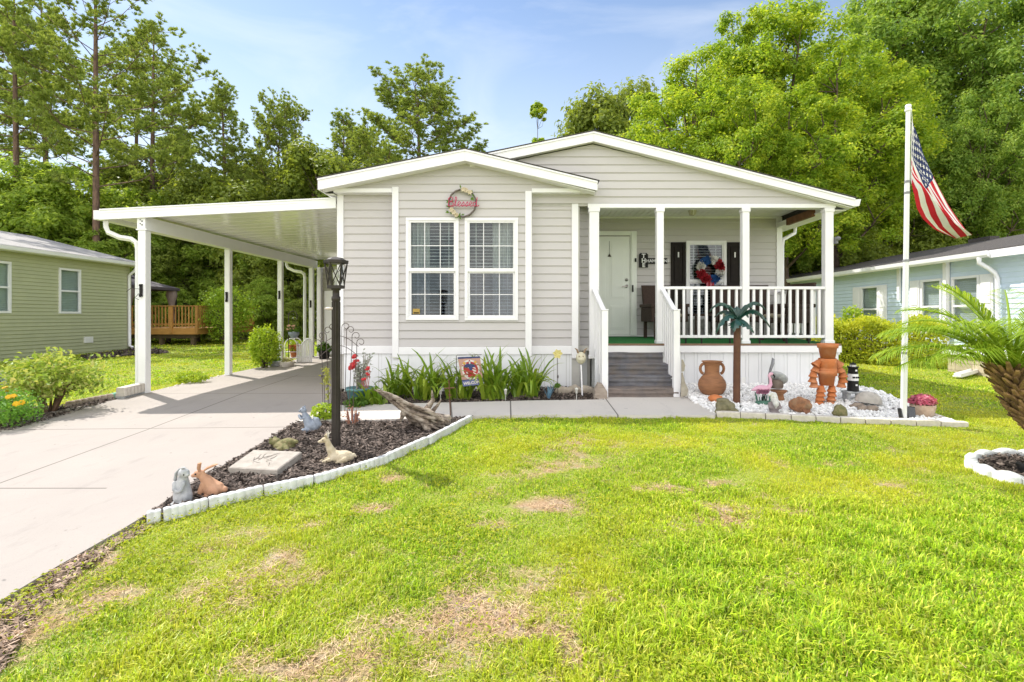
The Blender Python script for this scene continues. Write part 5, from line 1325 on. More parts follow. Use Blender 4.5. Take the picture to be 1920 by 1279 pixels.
for i, (px, py, hg, n, lab) in enumerate(spx):
    b = G(px, py)+Vector((0,.18 if i < 5 else .05,0)); b.z = zg(b.x,b.y)+.02
    mb = strap_clump(n, hg, 1.0, 50+i); solo(mb.xf(Matrix.Translation(b)), 'strap_plant', L_strap, b, lab, 'plant', 'strap leaved plants under the windows')
b = G(1029,752); mb = MB()
for k in range(26):
    a = R.uniform(0,2*PI); l = R.uniform(.1,.26); e = Vector((math.cos(a)*l*.5,math.sin(a)*l*.4,l))
    mb.ribbon([b,b+e*.5+Vector((0,0,.02)),b+e],[.009,.008,.001],(-math.sin(a),math.cos(a),0))
solo(mb,'spiky_plant',mat('blue_blade',(.10,.20,.30),(.16,.28,.36),20,.5),b,'small spiky blue plant at the right end of the house bed','plant')

# ---- solar stakes, flower stake, cream face stake, rods
for i, (px, py) in enumerate(((697,760),(826,757),(948,757),(1081,755))):
    b = G(px,py); h = .21; mb = MB(); mb.lathe([(.006,-.02),(.007,h*.6),(.016,h*.62),(.02,h*.86),(.024,h*.88),(.024,h*.95),(.001,h)],10,Matrix.Translation(b))
    solo(mb,'solar_light',mat('pale_plastic',(.66,.65,.60),(.5,.49,.45),20,.4),b,['little white solar stake light left of the driftwood','little white solar stake light behind the driftwood top','little white solar stake light right of the welcome flag','little white solar stake light near the porch steps'][i],'solar light','small solar stake lights')
b = G(1046,748); zt = Z(664,b.y); fs = thing('flower_stake','thin garden stake topped by a pale yellow metal flower','garden stake',b)
mb = MB(); mb.tube([b,(b.x-.005,b.y,zt)],.005,6); mb.ell((b.x,b.y,b.z+.32),(.012,.012,.03)); build(mb,'rod',M_rod,fs)
mb = MB(); petals(mb,Vector((b.x-.005,b.y-.01,zt)),.075,6,up=(0,-1,.25)); petals(mb,Vector((b.x-.005,b.y-.015,zt)),.05,6,up=(0,-1,.25)); build(mb,'flower',mat('pale_yellow',(.62,.55,.22),(.5,.42,.14),30,.6),fs)
mb = MB()
for k in range(5): petals(mb,b+Vector((R.uniform(-.03,.03),-.02,.19)),.05,5,up=(R.uniform(-1,1),-.5,.6))
build(mb,'leaf',L_mid,fs)
b = G(1092,747); zt = Z(684,b.y); cs = thing('character_stake','cream animal face ornament with little horns on a white stick','garden stake',b)
mb = MB(); mb.tube([b,(b.x-.02,b.y,zt)],.012,8); build(mb,'rod',M_wht,cs)
mb = MB(); c = Vector((b.x-.02,b.y,zt+.10)); mb.ell(c,(.075,.035,.09)); mb.ell(c+Vector((0,-.03,-.02)),(.045,.02,.03)); build(mb,'face',mat('cream_resin',(.62,.57,.45),(.45,.42,.30),16,.7),cs)
mb = MB()
for s in (-1,1): mb.tube([c+Vector((.04*s,0,.07)),c+Vector((.06*s,0,.12)),c+Vector((.09*s,0,.14))],[.018,.012,.004],7); mb.ell(c+Vector((.028*s,-.034,.025)),.009)
build(mb,'horn',mat('brown_resin',(.25,.17,.10),None,16,.7),cs)
b = G(845,790); zt = Z(713,b.y); mb = MB(); mb.tube([b,(b.x-.02,b.y,zt)],.007,6); mb.tube([(b.x-.075,b.y,zt-.10),(b.x+.05,b.y,zt-.09)],.008,6)
mb.tube([(b.x-.03,b.y,zt-.18),(b.x+.01,b.y,zt-.18)],.007,6)
solo(mb,'rusty_stake',mat('rust',(.16,.07,.04),(.09,.045,.03),30,.9),b,'rusty cross shaped metal stake beside the end of the walkway edging','garden stake')

# ---- welcome flag
b = G(857,757); wf = thing('garden_flag','small red white and blue welcome flag on a thin stand among strap leaves','garden flag',b)
Yf_ = b.y-.02; A = [P(858,670,Yf_),P(900,668,Yf_),P(906.5,720,Yf_),P(868,725,Yf_)]
mb = MB(); mb.tube([b,(b.x-.01,b.y,Z(668,Yf_)),(b.x+.0,b.y,Z(666,Yf_)),A[1]+Vector((.02,.02,.02))],.005,6); build(mb,'stand',M_rod,wf)
def fq(u, v, o=0): 
    p = A[0].lerp(A[1],u).lerp(A[3].lerp(A[2],u),v); return p+Vector((0,.012*math.sin(u*5+v*2)-o,0))
def fgrid(mb, u0,u1,v0,v1,o,mi,n=8):
    vs = [fq(u0+(u1-u0)*i/n, v0+(v1-v0)*j/n, o) for j in range(n+1) for i in range(n+1)]
    mb.add(vs,[(j*(n+1)+i,(j+1)*(n+1)+i,(j+1)*(n+1)+i+1,j*(n+1)+i+1) for j in range(n) for i in range(n)],mi,True)
FM = [mat('flag_tan',(.50,.30,.23),(.42,.25,.2),30,.9),mat('flag_navy',(.06,.07,.18),(.04,.05,.12),30,.9),mat('flag_white',(.66,.62,.58),None,30,.9),mat('flag_crimson',(.42,.05,.05),None,30,.9),mat('flag_gold',(.6,.36,.08),None,30,.9),mat('flag_band',(.17,.19,.36),(.13,.15,.3),30,.9)]
mb = MB(); fgrid(mb,0,1,0,.80,0,0); fgrid(mb,0,1,.80,1,0,5); fgrid(mb,0,1,.0,.06,.002,1); fgrid(mb,0,1,.78,.81,.002,1)
cu, cv = .5, .45
def disc(mb, r0, r1, o, mi, n=22):
    vs = []
    for k in range(n): a = 2*PI*k/n; vs += [fq(cu+r0*math.cos(a)*1.15,cv+r0*math.sin(a)*.95,o),fq(cu+r1*math.cos(a)*1.15,cv+r1*math.sin(a)*.95,o)]
    mb.add(vs,[(2*k,2*k+1,(2*k+3)%(2*n),(2*k+2)%(2*n)) for k in range(n)],mi)
disc(mb,.30,.37,.003,2); disc(mb,.0,.30,.003,3)
for k in range(5):   # slanting stripes
    s = -.22+k*.10; mb.add([fq(cu+a,cv+b_,.005) for a,b_ in ((-.24,s-.02),(.24,s+.17),(.24,s+.21),(-.24,s+.025))],[(0,1,2,3)],2)
mb.add([fq(cu+.30*math.cos(a)*.9-.03,cv-.08+.14*math.sin(a),.007) for a in np.linspace(PI,2*PI,10)],[tuple(range(10))],1)
for k in range(12): a = 2*PI*k/12; mb.ell(fq(cu+.335*math.cos(a)*1.15,cv+.335*math.sin(a)*.95,.006),(.010,.003,.010),6,None,(2,3)[k%2])
for u,v_ in ((.24,.22),(.76,.20)): mb.ell(fq(u,v_,.008),(.02,.004,.02),8,None,4)
mb.add([fq(cu+a,cv+b_,.009) for a,b_ in ((-.10,-.1),(.0,-.32),(.12,-.12),(.06,.02),(-.04,.02))],[(0,1,2,3,4)],1); mb.ell(fq(cu+.0,cv-.24,.012),(.013,.004,.02),8,None,2)
cl = build(mb,'flag_cloth',FM,wf)
pc = fq(.5,.905,.006); ang = math.atan2((A[2]-A[3]).z,(A[2]-A[3]).x)
build(text_mb('WELCOME',.052,.002,Matrix.Translation(pc)@Matrix.Rotation(-ang,4,'Y')@FACE,bold=.002),'lettering',FM[2],cl)

# ---- scrolled wire trellis behind the lamp
b = G(636,778); Yt = b.y; tr = MB(); hs = [(-42,640),(-30,626),(-17,616),(-6,610),(6,609),(17,615),(30,626),(41,638)]
for i, (dx, yt) in enumerate(hs):
    s = -1 if i < 4 else 1; x0 = 636+dx*.62; xt = 636+dx*.80
    pts = [P(x0,778,Yt),P(x0+(xt-x0)*.3,720,Yt),P(xt,yt+22,Yt)]
    r = .055; c = P(xt,yt+4,Yt)+Vector((s*r,0,0))
    for k in range(15):
        a = (PI if s > 0 else 0)-s*k*.42; rr = r*(1-.045*k); pts.append(c+Vector((math.cos(a)*rr,0,math.sin(a)*rr)))
    tr.tube(pts,.0045,5)
for yy in (650,668): tr.tube([P(600+72*t,yy-20*math.sin(PI*t),Yt) for t in np.linspace(0,1,12)],.004,5)
solo(tr,'wire_trellis',M_rod,b,'fan shaped wire trellis with curled tips behind the lamp post','trellis')
b = G(606,788); vb = thing('climbing_plant','thin vine with pale green leaves on slender rods left of the lamp','plant',b); mb = MB()
for px in (604,614,620): mb.tube([G(px+2,786),P(px,706+(px-604)*1.5,b.y)],.0035,5)
mb.ell(P(603.5,705,b.y),(.012,.012,.022)); build(mb,'rod',M_rod,vb)
n = 90; c = np.array([P(612+R.gauss(0,4),690+abs(R.gauss(0,14))+14*(i%2),b.y+R.gauss(0,.04)) for i in range(n)]+[P(614+R.gauss(0,2),738+R.gauss(0,6),b.y) for i in range(16)])
v, f = leaves(c, NR.normal(size=(len(c),3)), NR.uniform(.018,.035,len(c)), .35); mesh_np('foliage',v,f,leafmat('pale_vine_leaf',[(.25,.27,.06),(.34,.36,.10)],.4),vb)
# ---- gravel bed ornaments (the gravel mounds up towards the skirting)
def GG(px, py):
    """point on the mounded gravel under a photo pixel"""
    a, b = .3, 40.
    for _ in range(50):
        m = (a+b)/2; p = P(px,py,m)
        if p.z > zg(p.x,p.y)+.02+float(np.clip((p.y-6.1)*.05,0,.1)): a = m
        else: b = m
    return P(px,py,a)
b = GG(1335,741); ur = thing('clay_urn','brown two handled clay urn standing against the white skirting','urn',b)
k = F/b.y; hU = 64/k; r = lambda w: w/2/k
U = [(r(26),0),(r(38),hU*.06),(r(48),hU*.18),(r(51),hU*.30),(r(48),hU*.42),(r(38),hU*.54),(r(28),hU*.62),(r(26),hU*.70),(r(27),hU*.86),(r(33),hU*.96),(r(38),hU*.985),(r(38),hU),(r(32),hU),(r(25),hU*.9),(r(24),hU*.7),(.001,hU*.6)]
build(MB().lathe(U,30,Matrix.Translation(b)),'body',M_terra2,ur)
for s in (-1,1):
    mb = MB(); pts = []
    for q in range(9):
        a = -PI*.42+PI*.86*q/8; pts.append(b+Vector((s*(r(29)+r(15)*math.cos(a)),0,hU*.775+hU*.15*math.sin(a))))
    mb.tube(pts,r(5.5),8); build(mb,'handle',M_terra2,ur)
# small clay shell pot and frog pot
b = GG(1341,754); mb = MB(); k = F/b.y; mb.lathe([(.05,0),(.085,.03),(.095,.06),(.07,.085),(.03,.10),(.001,.10)],20,Matrix.Translation(b)@Matrix.Diagonal((1,.9,1,1))); mb.ell(b+Vector((.05,-.05,.07)),(.03,.03,.025))
solo(mb,'clay_toad_house',M_terra,b,'small orange clay dome half hidden behind the grey frog pot','garden ornament')
b = GG(1358,774); k = F/b.y
fp = blob('frog_pot',[('e',(0,0,.09),(.115,.10,.09)),('e',(-.02,0,.165),(.085,.075,.03)),('c',[(.08,-.05,.05),(.14,-.06,.03),(.13,-.09,.02)],[.045,.03,.02]),('c',[(-.08,-.05,.05),(-.12,-.07,.02)],[.04,.025]),('e',(.09,0,.09),(.05,.06,.05))],.008,mat('olive_stone',(.24,.21,.13),(.13,.12,.07),14,.9,bump=.6))
tag(fp,'grey brown stone frog pot at the front of the white gravel','garden ornament'); place(fp,b,-.1,.95)
mb = MB(); mb.bar(G(1335,772)+Vector((0,0,.01)),G(1341,760)+Vector((0,.0,.09)),.035,.008); solo(mb,'plant_tag',M_wht,G(1338,770),'tiny white plant tag leaning beside the grey frog pot','plant tag')

# metal palm sculpture
b = GG(1381,756); mp = thing('metal_palm','brown metal palm tree sculpture with dark green sheet leaves on the gravel','garden sculpture',b)
Ym = b.y; zt = Z(600,Ym); M_rust = mat('brown_pole',(.13,.055,.028),(.10,.04,.022),8,.55)
mb = MB(); mb.tube([b-Vector((0,0,.1)),(b.x+.01,Ym,zt)],.046,12); build(mb,'pole',M_rust,mp)
M_fr = mat('green_enamel',(.010,.045,.030),(.022,.078,.055),6,.32,spec=.6,coat=.4)
c = Vector((b.x+.015,Ym,zt))
for i,(dx,dz,dy,w) in enumerate(((-.33,-.19,-.10,.085),(-.36,.10,.05,.07),(-.14,-.16,-.22,.085),(.12,-.17,-.22,.085),(.36,.12,-.03,.075),(.40,-.12,-.08,.085),(.02,.17,.08,.08),(-.16,.18,.02,.065),(.19,.17,.06,.065),(.25,.02,.25,.07),(-.22,.03,.25,.07))):
    mb = MB(); n = 12; e = Vector((dx,dy,dz)); vs = []
    hz = Vector((dx,dy,0)).normalized() if abs(dx)+abs(dy) > 1e-3 else Vector((1,0,0)); side = Vector((-hz.y,hz.x,0))
    for q in range(n+1):
        t = q/n; p = c+Vector((dx*t,dy*t,dz*t+ .62*abs(dx if abs(dx)>.1 else .12)*4*t*(1-t)*.75))
        ww = w*math.sin(PI*min(1,t*1.02)**.75)*(1+.28*(1 if q % 2 else -1)*(t > .25))
        vs += [p-side*ww-Vector((0,0,ww*.55)), p, p+side*ww-Vector((0,0,ww*.55))]
    mb.add(vs,[(a*3+d_,a*3+d_+1,a*3+d_+4,a*3+d_+3) for a in range(n) for d_ in (0,1)],0,False)
    mb.tube([c+Vector((dx*t,dy*t,dz*t+.62*abs(dx if abs(dx)>.1 else .12)*4*t*(1-t)*.75+.004)) for t in np.linspace(0,.97,9)],.006,5)
    lf = build(mb,'leaf',M_fr,mp); s_ = lf.modifiers.new('t','SOLIDIFY'); s_.thickness = .004

# flamingo
b = GG(1431,758); fl_ = thing('flamingo_figure','small pink flamingo figure on a green base in the gravel','garden figure',b)
M_pink = mat('pink_paint',(.70,.42,.52),(.62,.33,.44),10,.6)
pb = [('e',(-.02,0,.205),(.10,.05,.05)),('c',[(.06,0,.215),(.10,0,.26),(.095,0,.33),(.075,0,.375),(.095,0,.40)],[.035,.023,.018,.017,.022]),('e',(.105,0,.40),(.03,.022,.024)),('c',[(-.10,0,.20),(-.15,0,.185)],[.03,.012])]
fb = blob('body',[(p[0],[b+Vector(q) for q in p[1]],p[2]) if p[0]=='c' else (p[0],b+Vector(p[1]),p[2]) for p in pb],.007,M_pink,fl_)
mb = MB(); mb.tube([b+Vector((.125,0,.395)),b+Vector((.15,0,.37)),b+Vector((.145,0,.345))],[.014,.012,.004],8); build(mb,'beak',M_blk,fl_)
mb = MB()
for q in range(7): mb.mbox(Matrix.Translation(b+Vector((-.09+.022*q,-.045,.175-.006*(q%2))))@Matrix.Rotation(.5,4,'Y'),.03,.012,.06)
build(mb,'wing_feathers',mat('dark_pink',(.36,.12,.20),(.28,.10,.16),20,.6),fl_)
mb = MB(); mb.tube([b+Vector((.0,0,.17)),b+Vector((-.01,.0,.02))],.009,6); mb.tube([b+Vector((.03,0,.17)),b+Vector((.02,.0,.09)),b+Vector((.03,0,.03))],.009,6); build(mb,'leg',M_blk,fl_)
mb = MB(); mb.ell(b+Vector((.01,0,.02)),(.12,.08,.03)); 
for q in range(14): a = R.uniform(0,2*PI); mb.bar(b+Vector((.08*math.cos(a),.05*math.sin(a),.02)),b+Vector((.10*math.cos(a),.07*math.sin(a),.07+.09*R.random())),.012,.006)
build(mb,'base',mat('green_base',(.10,.22,.16),(.06,.14,.10),18,.7),fl_)
# leaning grey paddle
b = GG(1441,742); Yq = 7.88; mb = MB(); p0, p1 = P(1442,742,Yq), P(1449,690,Yq)
mb.tube([p0,P(1442,704,Yq),P(1445,692,Yq),P(1449,681,Yq),P(1450,674,Yq),P(1448,671,Yq)],[.014,.026,.034,.042,.034,.010],12,flat=.5)
solo(mb,'paddle_stake',mat('grey_metal',(.20,.20,.21),(.30,.30,.31),18,.4,metal=.6),b,'slim grey paddle shaped stake leaning on the skirting above the flamingo','garden stake')
# broken sundial stack
b = GG(1459,752); sd = thing('bird_bath','small broken bird bath with tilted grey dish on stone block and clay base','bird bath',b); k = F/b.y
mb = MB(); c = P(1459,708,b.y); Mt = Matrix.Translation(c)@Matrix.Rotation(.62,4,'Y')@Matrix.Rotation(-.55,4,'X'); mb.lathe([(.06,-.045),(.11,-.03),(.125,.0),(.118,.006),(.10,-.012),(.001,-.014)],22,Mt); build(mb,'dish',M_stone,sd)
mb = MB(); c = P(1456,721,b.y); mb.lathe([(.075,-.05),(.085,-.02),(.08,.05),(.05,.07),(.001,.075)],12,Matrix.Translation(c)); mb.ell(P(1445,711,b.y-.05),(.03,.02,.03)); build(mb,'block',mat('brown_block',(.20,.16,.13),(.13,.10,.085),16,.9,bump=.5),sd)
mb = MB(); c = P(1460,742,b.y); mb.lathe([(.06,-.08),(.07,-.05),(.06,.02),(.10,.06),(.11,.075),(.001,.078)],12,Matrix.Translation(c)); mb.bar(P(1462,731,b.y),P(1474,733,b.y),.03,.012); build(mb,'pedestal',M_terra2,sd)
# gnome
b = GG(1451,776); gn = thing('garden_gnome','white bearded garden gnome figure in the gravel right of the flamingo','garden gnome',b); sc_g = .85
T = lambda p: b+Vector(p)*sc_g
M_gb = mat('gnome_coat',(.26,.22,.22),(.18,.15,.15),16,.8); M_wb = mat('white_beard',(.70,.68,.66),(.55,.53,.52),40,.9,bump=.8)
blob('body',[('e',T((0,0,.10)),(.065,.055,.09)),('e',T((-.035,-.03,.02)),(.035,.045,.02)),('e',T((.035,-.03,.02)),(.035,.045,.02)),('c',[T((-.06,0,.15)),T((-.075,-.04,.10)),T((-.04,-.06,.09))],[.022,.02,.016]),('c',[T((.06,0,.15)),T((.075,-.04,.10)),T((.04,-.06,.09))],[.022,.02,.016])],.006,M_gb,gn)
blob('head',[('e',T((0,-.01,.215)),(.04,.038,.042)),('e',T((0,-.05,.21)),(.012,.012,.011))],.005,mat('gnome_skin',(.55,.36,.27),None,20,.6),gn)
blob('beard',[('c',[T((0,-.045,.195)),T((0,-.065,.15)),T((0,-.062,.10))],[.038,.034,.012]),('e',T((-.035,-.02,.21)),(.015,.02,.03)),('e',T((.035,-.02,.21)),(.015,.02,.03))],.005,M_wb,gn)
blob('hat',[('c',[T((0,-.005,.24)),T((.0,.0,.275)),T((-.03,.0,.29)),T((-.07,.0,.275))],[.046,.036,.028,.02])],.006,M_wb,gn)
# toad house
b = GG(1501,774); th = thing('toad_house','rough orange clay log shaped ornament in the gravel left of the flower pot figure','garden ornament',b)
pt = [('c',[b+Vector((-.05,.05,.09)),b+Vector((0,-.03,.11)),b+Vector((.05,-.08,.10))],[.075,.085,.05]),('e',b+Vector((.0,0,.06)),(.095,.08,.06)),('e',b+Vector((.07,0,.14)),(.05,.05,.03)),('e',b+Vector((-.06,.02,.15)),(.03,.04,.03)),('e',b+Vector((.0,.02,.175)),(.04,.04,.025))]
blob('body',pt,.009,mat('flaky_terracotta',(.42,.20,.10),(.20,.10,.055),14,.9,bump=.9,c3=(.30,.20,.12),s3=9),th)
mb = MB(); mb.lathe([(.042,-.012),(.05,.0),(.045,.012)],14,Matrix.Translation(b+Vector((.028,-.085,.055)))@FACE@Matrix.Diagonal((1,1.2,1,1))); build(mb,'doorway',mat('clay_shadow',(.25,.12,.07),None,20,.9),th)
# flower pot figure
b = GG(1551,757); pm = thing('flowerpot_figure','terracotta figure built of stacked flower pots with pot head arms and legs','garden figure',b); k = F/b.y
def pot(par, c, r0, r1, h, d=(0,0,1), name='pot', rim=True):
    """a flower pot from its narrow end at c, opening along d"""
    d = Vector(d).normalized(); q = Vector((0,0,1)).rotation_difference(d).to_matrix().to_4x4(); M = Matrix.Translation(c)@q
    pf = [(.001,0),(r0,0),(r0+(r1-r0)*.72,h*.74)]
    pf += [(r1*1.02,h*.74),(r1*1.08,h*.99),(r1*.98,h),(r1*.90,h*.96),(r0*.8,h*.1),(.001,h*.1)] if rim else [(r1,h),(r1*.93,h),(r0*.8,h*.1),(.001,h*.1)]
    return build(MB().lathe(pf,24,M),name,M_terra,par)
pz = lambda px, py, dy=0: P(px,py,b.y+dy)
pot(pm, pz(1552,676), 11.5/k, 17.0/k, 32/k, name='head')
pot(pm, pz(1551.5,697), 15/k, 15.5/k, 25/k, (0,0,1), name='chest', rim=False)
mb = MB().lathe([(8/k,32/k),(10/k,31/k),(16/k,10/k),(16.2/k,-1/k),(14/k,-1.2/k),(.001,-1.2/k)],24,Matrix.Translation(pz(1551.5,703))); build(mb,'shoulder_pot',M_terra,pm)
pot(pm, pz(1550,722), 12/k, 15.6/k, 27/k, name='hips')
arms = {-1:[(1533,683),(1529,692),(1526,701),(1525,711),(1526,720)], 1:[(1570,683),(1575,692),(1579,701),(1579,711),(1578,720)]}
for s, ps in arms.items():
    for i, (px, py) in enumerate(ps):
        dv = Vector(((.85 if i == 0 else .35 if i == 1 else .12)*s if i < 4 else -.05*s,0,-1)); a0 = pz(px-3*s*(i < 2),py-6)
        pot(pm, a0, 4.5/k, 7.6/k, 12.5/k, dv, 'arm_pot')
legs = {-1:[(1539,727),(1538,735),(1537,743),(1536,750)], 1:[(1560,727),(1560,735),(1559,743),(1558,750)]}
for s, ps in legs.items():
    for i, (px, py) in enumerate(ps):
        pot(pm, pz(px,py-4,-.02), (5.0)/k, 7.6/k, 12/k, (.06*s*-1,0,-1), 'leg_pot')
# mossy rock, lighthouse on bench, stones
def rock(c, r, seed, sq=(1,1,1)):
    mb = MB().ell((0,0,0),1,14); vs = []
    for v_ in mb.v:
        v_ = Vector(v_); n = mnoise.noise(v_*1.3+Vector((seed,seed*2,0)))*.42+mnoise.noise(v_*3.1+Vector((seed,0,7)))*.16
        w = v_*(1+n); vs.append((c[0]+w.x*r*sq[0],c[1]+w.y*r*sq[1],c[2]+w.z*r*sq[2]))
    mb.v = vs; return mb
b = GG(1575,783); solo(rock(b+Vector((0,0,.07)),.09,3,(1,.8,.95)),'mossy_rock',M_moss,b,'moss covered rock in front of the flower pot figure','rock')
b = GG(1600,752); lb = thing('stone_bench','small grey stone bench carrying the lighthouse ornament','garden bench',b); k = F/b.y
mb = MB(); zt = Z(733,b.y); mb.box(b.x-17/k,b.x+17/k,b.y-.07,b.y+.09,zt-.028,zt); build(mb,'seat',M_stone,lb,bevel=.008)
for s in (-1,1): build(MB().box(b.x+s*12/k-.025,b.x+s*12/k+.025,b.y-.05,b.y+.07,b.z-.06,zt-.029),'leg',M_stone,lb,bevel=.006)
lz = zt; lh = thing('lighthouse_ornament','black and white lighthouse ornament standing on a small stone bench','garden ornament',(b.x,b.y,lz)); hh = 52/k; c = Matrix.Translation((b.x-.005,b.y,lz))
rr0, rr1 = 9.8/k, 7.6/k; rz = lambda t: rr0+(rr1-rr0)*t
mb = MB()
mb.lathe([(rz(0)*1.05,0),(rz(.03),hh*.03),(rz(.38),hh*.38)],24,c,0); mb.lathe([(rz(.38)*1.02,hh*.38),(rz(.62)*1.02,hh*.62)],24,c,1); mb.lathe([(rz(.62),hh*.62),(rz(.84),hh*.84),(rz(.84)*1.25,hh*.845),(rz(.84)*1.25,hh*.875),(.001,hh*.876)],24,c,0)
build(mb,'tower',[M_blk,M_wht],lh)
mb = MB(); mb.lathe([(rr1*.75,hh*.877),(rr1*.75,hh*.95)],12,c,1); mb.lathe([(rr1*.95,hh*.951),(rr1*.5,hh*.99),(.001,hh*1.03)],12,c,0)
for q in range(8): a = q*PI/4; mb.tube([(b.x-.005+rr1*1.2*math.cos(a),b.y+rr1*1.2*math.sin(a),lz+hh*.876),(b.x-.005+rr1*1.2*math.cos(a),b.y+rr1*1.2*math.sin(a),lz+hh*.93)],.003,4)
build(mb,'lantern_room',[M_blk,M_wht],lh)
mb = MB()
for zz in (.2,.72): mb.box(b.x-.012,b.x+.012,b.y-rz(zz)-.006,b.y-rz(zz)+.01,lz+hh*zz,lz+hh*(zz+.06))
mb.box(b.x-.045,b.x-.015,b.y-rz(.5)-.004,b.y-rz(.5)+.02,lz+hh*.47,lz+hh*.53,1); mb.box(b.x-.008,b.x+.01,b.y-rz(.5)-.006,b.y-rz(.5)+.02,lz+hh*.47,lz+hh*.53,1); mb.box(b.x+.018,b.x+.042,b.y-rz(.5)-.003,b.y-rz(.5)+.02,lz+hh*.47,lz+hh*.53,1)
build(mb,'tower_window',[M_wht,M_blk],lh)
b = GG(1628,762); mb = MB().lathe([(.165,0),(.16,.05),(.13,.10),(.07,.135),(.001,.145)],22,Matrix.Translation(b+Vector((0,0,.05)))@Matrix.Rotation(.12,4,'Y')@Matrix.Diagonal((1,.75,1,1)))
solo(mb,'half_round_stone',mat('pale_boulder',(.50,.46,.41),(.38,.35,.31),14,.85,bump=.4),b,'pale half round stone left of the flagpole','rock')
for i,(px,py,r_,lab) in enumerate(((1607,765,.07,'brownish pebble rock under the stone bench'),(1637,771,.06,'small tan rock in front of the half round stone'),(1617,770,.055,'small brown rock left of the half round stone'))):
    b = GG(px,py); solo(rock(b+Vector((0,0,.02)),r_,5+i,(1.2,.9,.8)),'garden_rock',mat('brown_rock',(.33,.26,.20),(.22,.18,.15),14,.9,bump=.4),b,lab,'rock')
# leaning grey stick by steps
b = GG(1280,744); mb = MB(); mb.mprism([(-.03,0),(.06,.02),(.075,.10),(.03,.20),(-.005,.34),(-.02,.34)],.02,Matrix.Translation(b)@FACE); mb.mprism([(-.02,.35),(.015,.36),(.03,.44),(.0,.52),(-.02,.52)],.02,Matrix.Translation(b)@FACE)
solo(mb,'carved_stake',mat('tan_driftboard',(.40,.36,.29),(.28,.25,.20),12,.9),b,'flat tan carved ornament leaning beside the right stair rail','garden ornament')
# planter with pink blossoms
b = G(1730,783); pp = thing('flower_planter','round tan stone planter full of pink blossoms right of the flagpole','planter',b); k = F/b.y
build(MB().lathe([(13/k,0),(17/k,6/k),(20/k,18/k),(20.5/k,25/k),(18.5/k,25/k),(17/k,20/k),(.001,20/k)],26,Matrix.Translation(b)),'pot',mat('tan_planter',(.50,.37,.27),(.38,.27,.19),10,.85,bump=.4,c3=(.56,.45,.36),s3=7),pp)
n = 700; d = unit(NR.normal(size=(n,3))); d[:,2] = np.abs(d[:,2]); c = d*np.array([[25/k,20/k,17/k]])*NR.uniform(.6,1.02,(n,1))+np.array([[b.x,b.y,b.z+27/k]])
v, f = leaves(c, d+NR.normal(0,.5,(n,3)), NR.uniform(.012,.024,n), .7); mesh_np('blossoms',v,f,leafmat('pink_blossom',[(.42,.05,.12),(.58,.14,.22),(.68,.30,.36)],.25),pp)
n = 260; d = unit(NR.normal(size=(n,3))); d[:,2] = np.abs(d[:,2])*.6; c = d*np.array([[24/k,19/k,13/k]])*NR.uniform(.5,.95,(n,1))+np.array([[b.x,b.y,b.z+25/k]])
v, f = leaves(c, d+NR.normal(0,.5,(n,3)), NR.uniform(.012,.022,n), .6); mesh_np('foliage',v,f,leafmat('wine_leaf',[(.12,.10,.03),(.22,.10,.06)],.2),pp)
# solar spotlights
for i,(px,py,w,rz_) in enumerate(((1690,789,.055,.5),(1707,786,.075,.15))):
    b = GG(px,py); k = F/b.y; h = 23/k; t = thing('solar_spotlight',['smaller dark solar spotlight left of the flagpole foot','larger dark solar spotlight with tilted panel right of the flagpole foot'][i],'spotlight',b,'solar spotlights at the flagpole')
    mb = MB(); mb.tube([b-Vector((0,0,.05)),b+Vector((0,0,h*.5))],.01,6); build(mb,'spike',M_blk,t)
    Mx = Matrix.Translation(b+Vector((0,0,h*.55)))@Matrix.Rotation(rz_,4,'Z')@Matrix.Rotation(-.22,4,'X')@Matrix.Rotation(.12,4,'Y'); mb = MB().mbox(Mx,w*1.5,.03,h*.95); build(mb,'housing',M_blk,t,bevel=.006)
    mb = MB().mbox(Mx@Matrix.Translation((0,-.017,0)),w*1.3,.003,h*.82); build(mb,'solar_panel',mat('solar_cell',(.012,.014,.022),None,20,.25,spec=.6),t)

# ---- flagpole and its flag
b = GG(1694,789); b.z -= .05; Yp_ = b.y; fpz = Z(205,Yp_); fo_ = thing('flagpole','tall white sectioned flagpole rising from the gravel bed','flagpole',b)
xt = X(1703,Yp_); xb_ = b.x
fx_ = lambda z: xb_+(xt-xb_)*(z-b.z)/(fpz-b.z)
mb = MB(); segs = [b.z, Z(662,Yp_), Z(489,Yp_), Z(345,Yp_), fpz]; rad = [.033,.030,.027,.024]
for i in range(4): mb.tube([(fx_(segs[i]),Yp_,segs[i]),(fx_(segs[i+1]),Yp_,segs[i+1])],rad[i],16)
build(mb,'pole',mat('pole_enamel',(.74,.74,.75),(.70,.70,.71),3,.35,spec=.5),fo_)
mb = MB()
for z, r_ in ((segs[1],.034),(segs[2],.033),(Z(341,Yp_),.029),(Z(362,Yp_),.029)): mb.lathe([(r_,-.014),(r_,.014)],14,Matrix.Translation((fx_(z),Yp_,z)))
build(mb,'clamp_ring',mat('ring_metal',(.25,.25,.26),None,20,.5),fo_)
mb = MB(); mb.lathe([(.024,0),(.036,.01),(.036,.03),(.022,.035),(.03,.05),(.034,.065),(.026,.082),(.001,.09)],16,Matrix.Translation((xt,Yp_,fpz-.03))); build(mb,'finial',M_wht,fo_)
mb = MB(); mb.tube([(xt+.03,Yp_-.01,fpz-.02),(xt+.05,Yp_-.02,Z(262,Yp_)),(xt+.03,Yp_-.01,Z(345,Yp_))],.003,4); build(mb,'halyard',M_wht,fo_)
K = F/Yp_
ftop = [(1709,226),(1727,262),(1748,305),(1766,345),(1783,385),(1799,416),(1813,440)]
fbot = [(1707,338),(1709,360),(1713,374),(1722,390),(1738,408),(1764,428),(1804,446)]
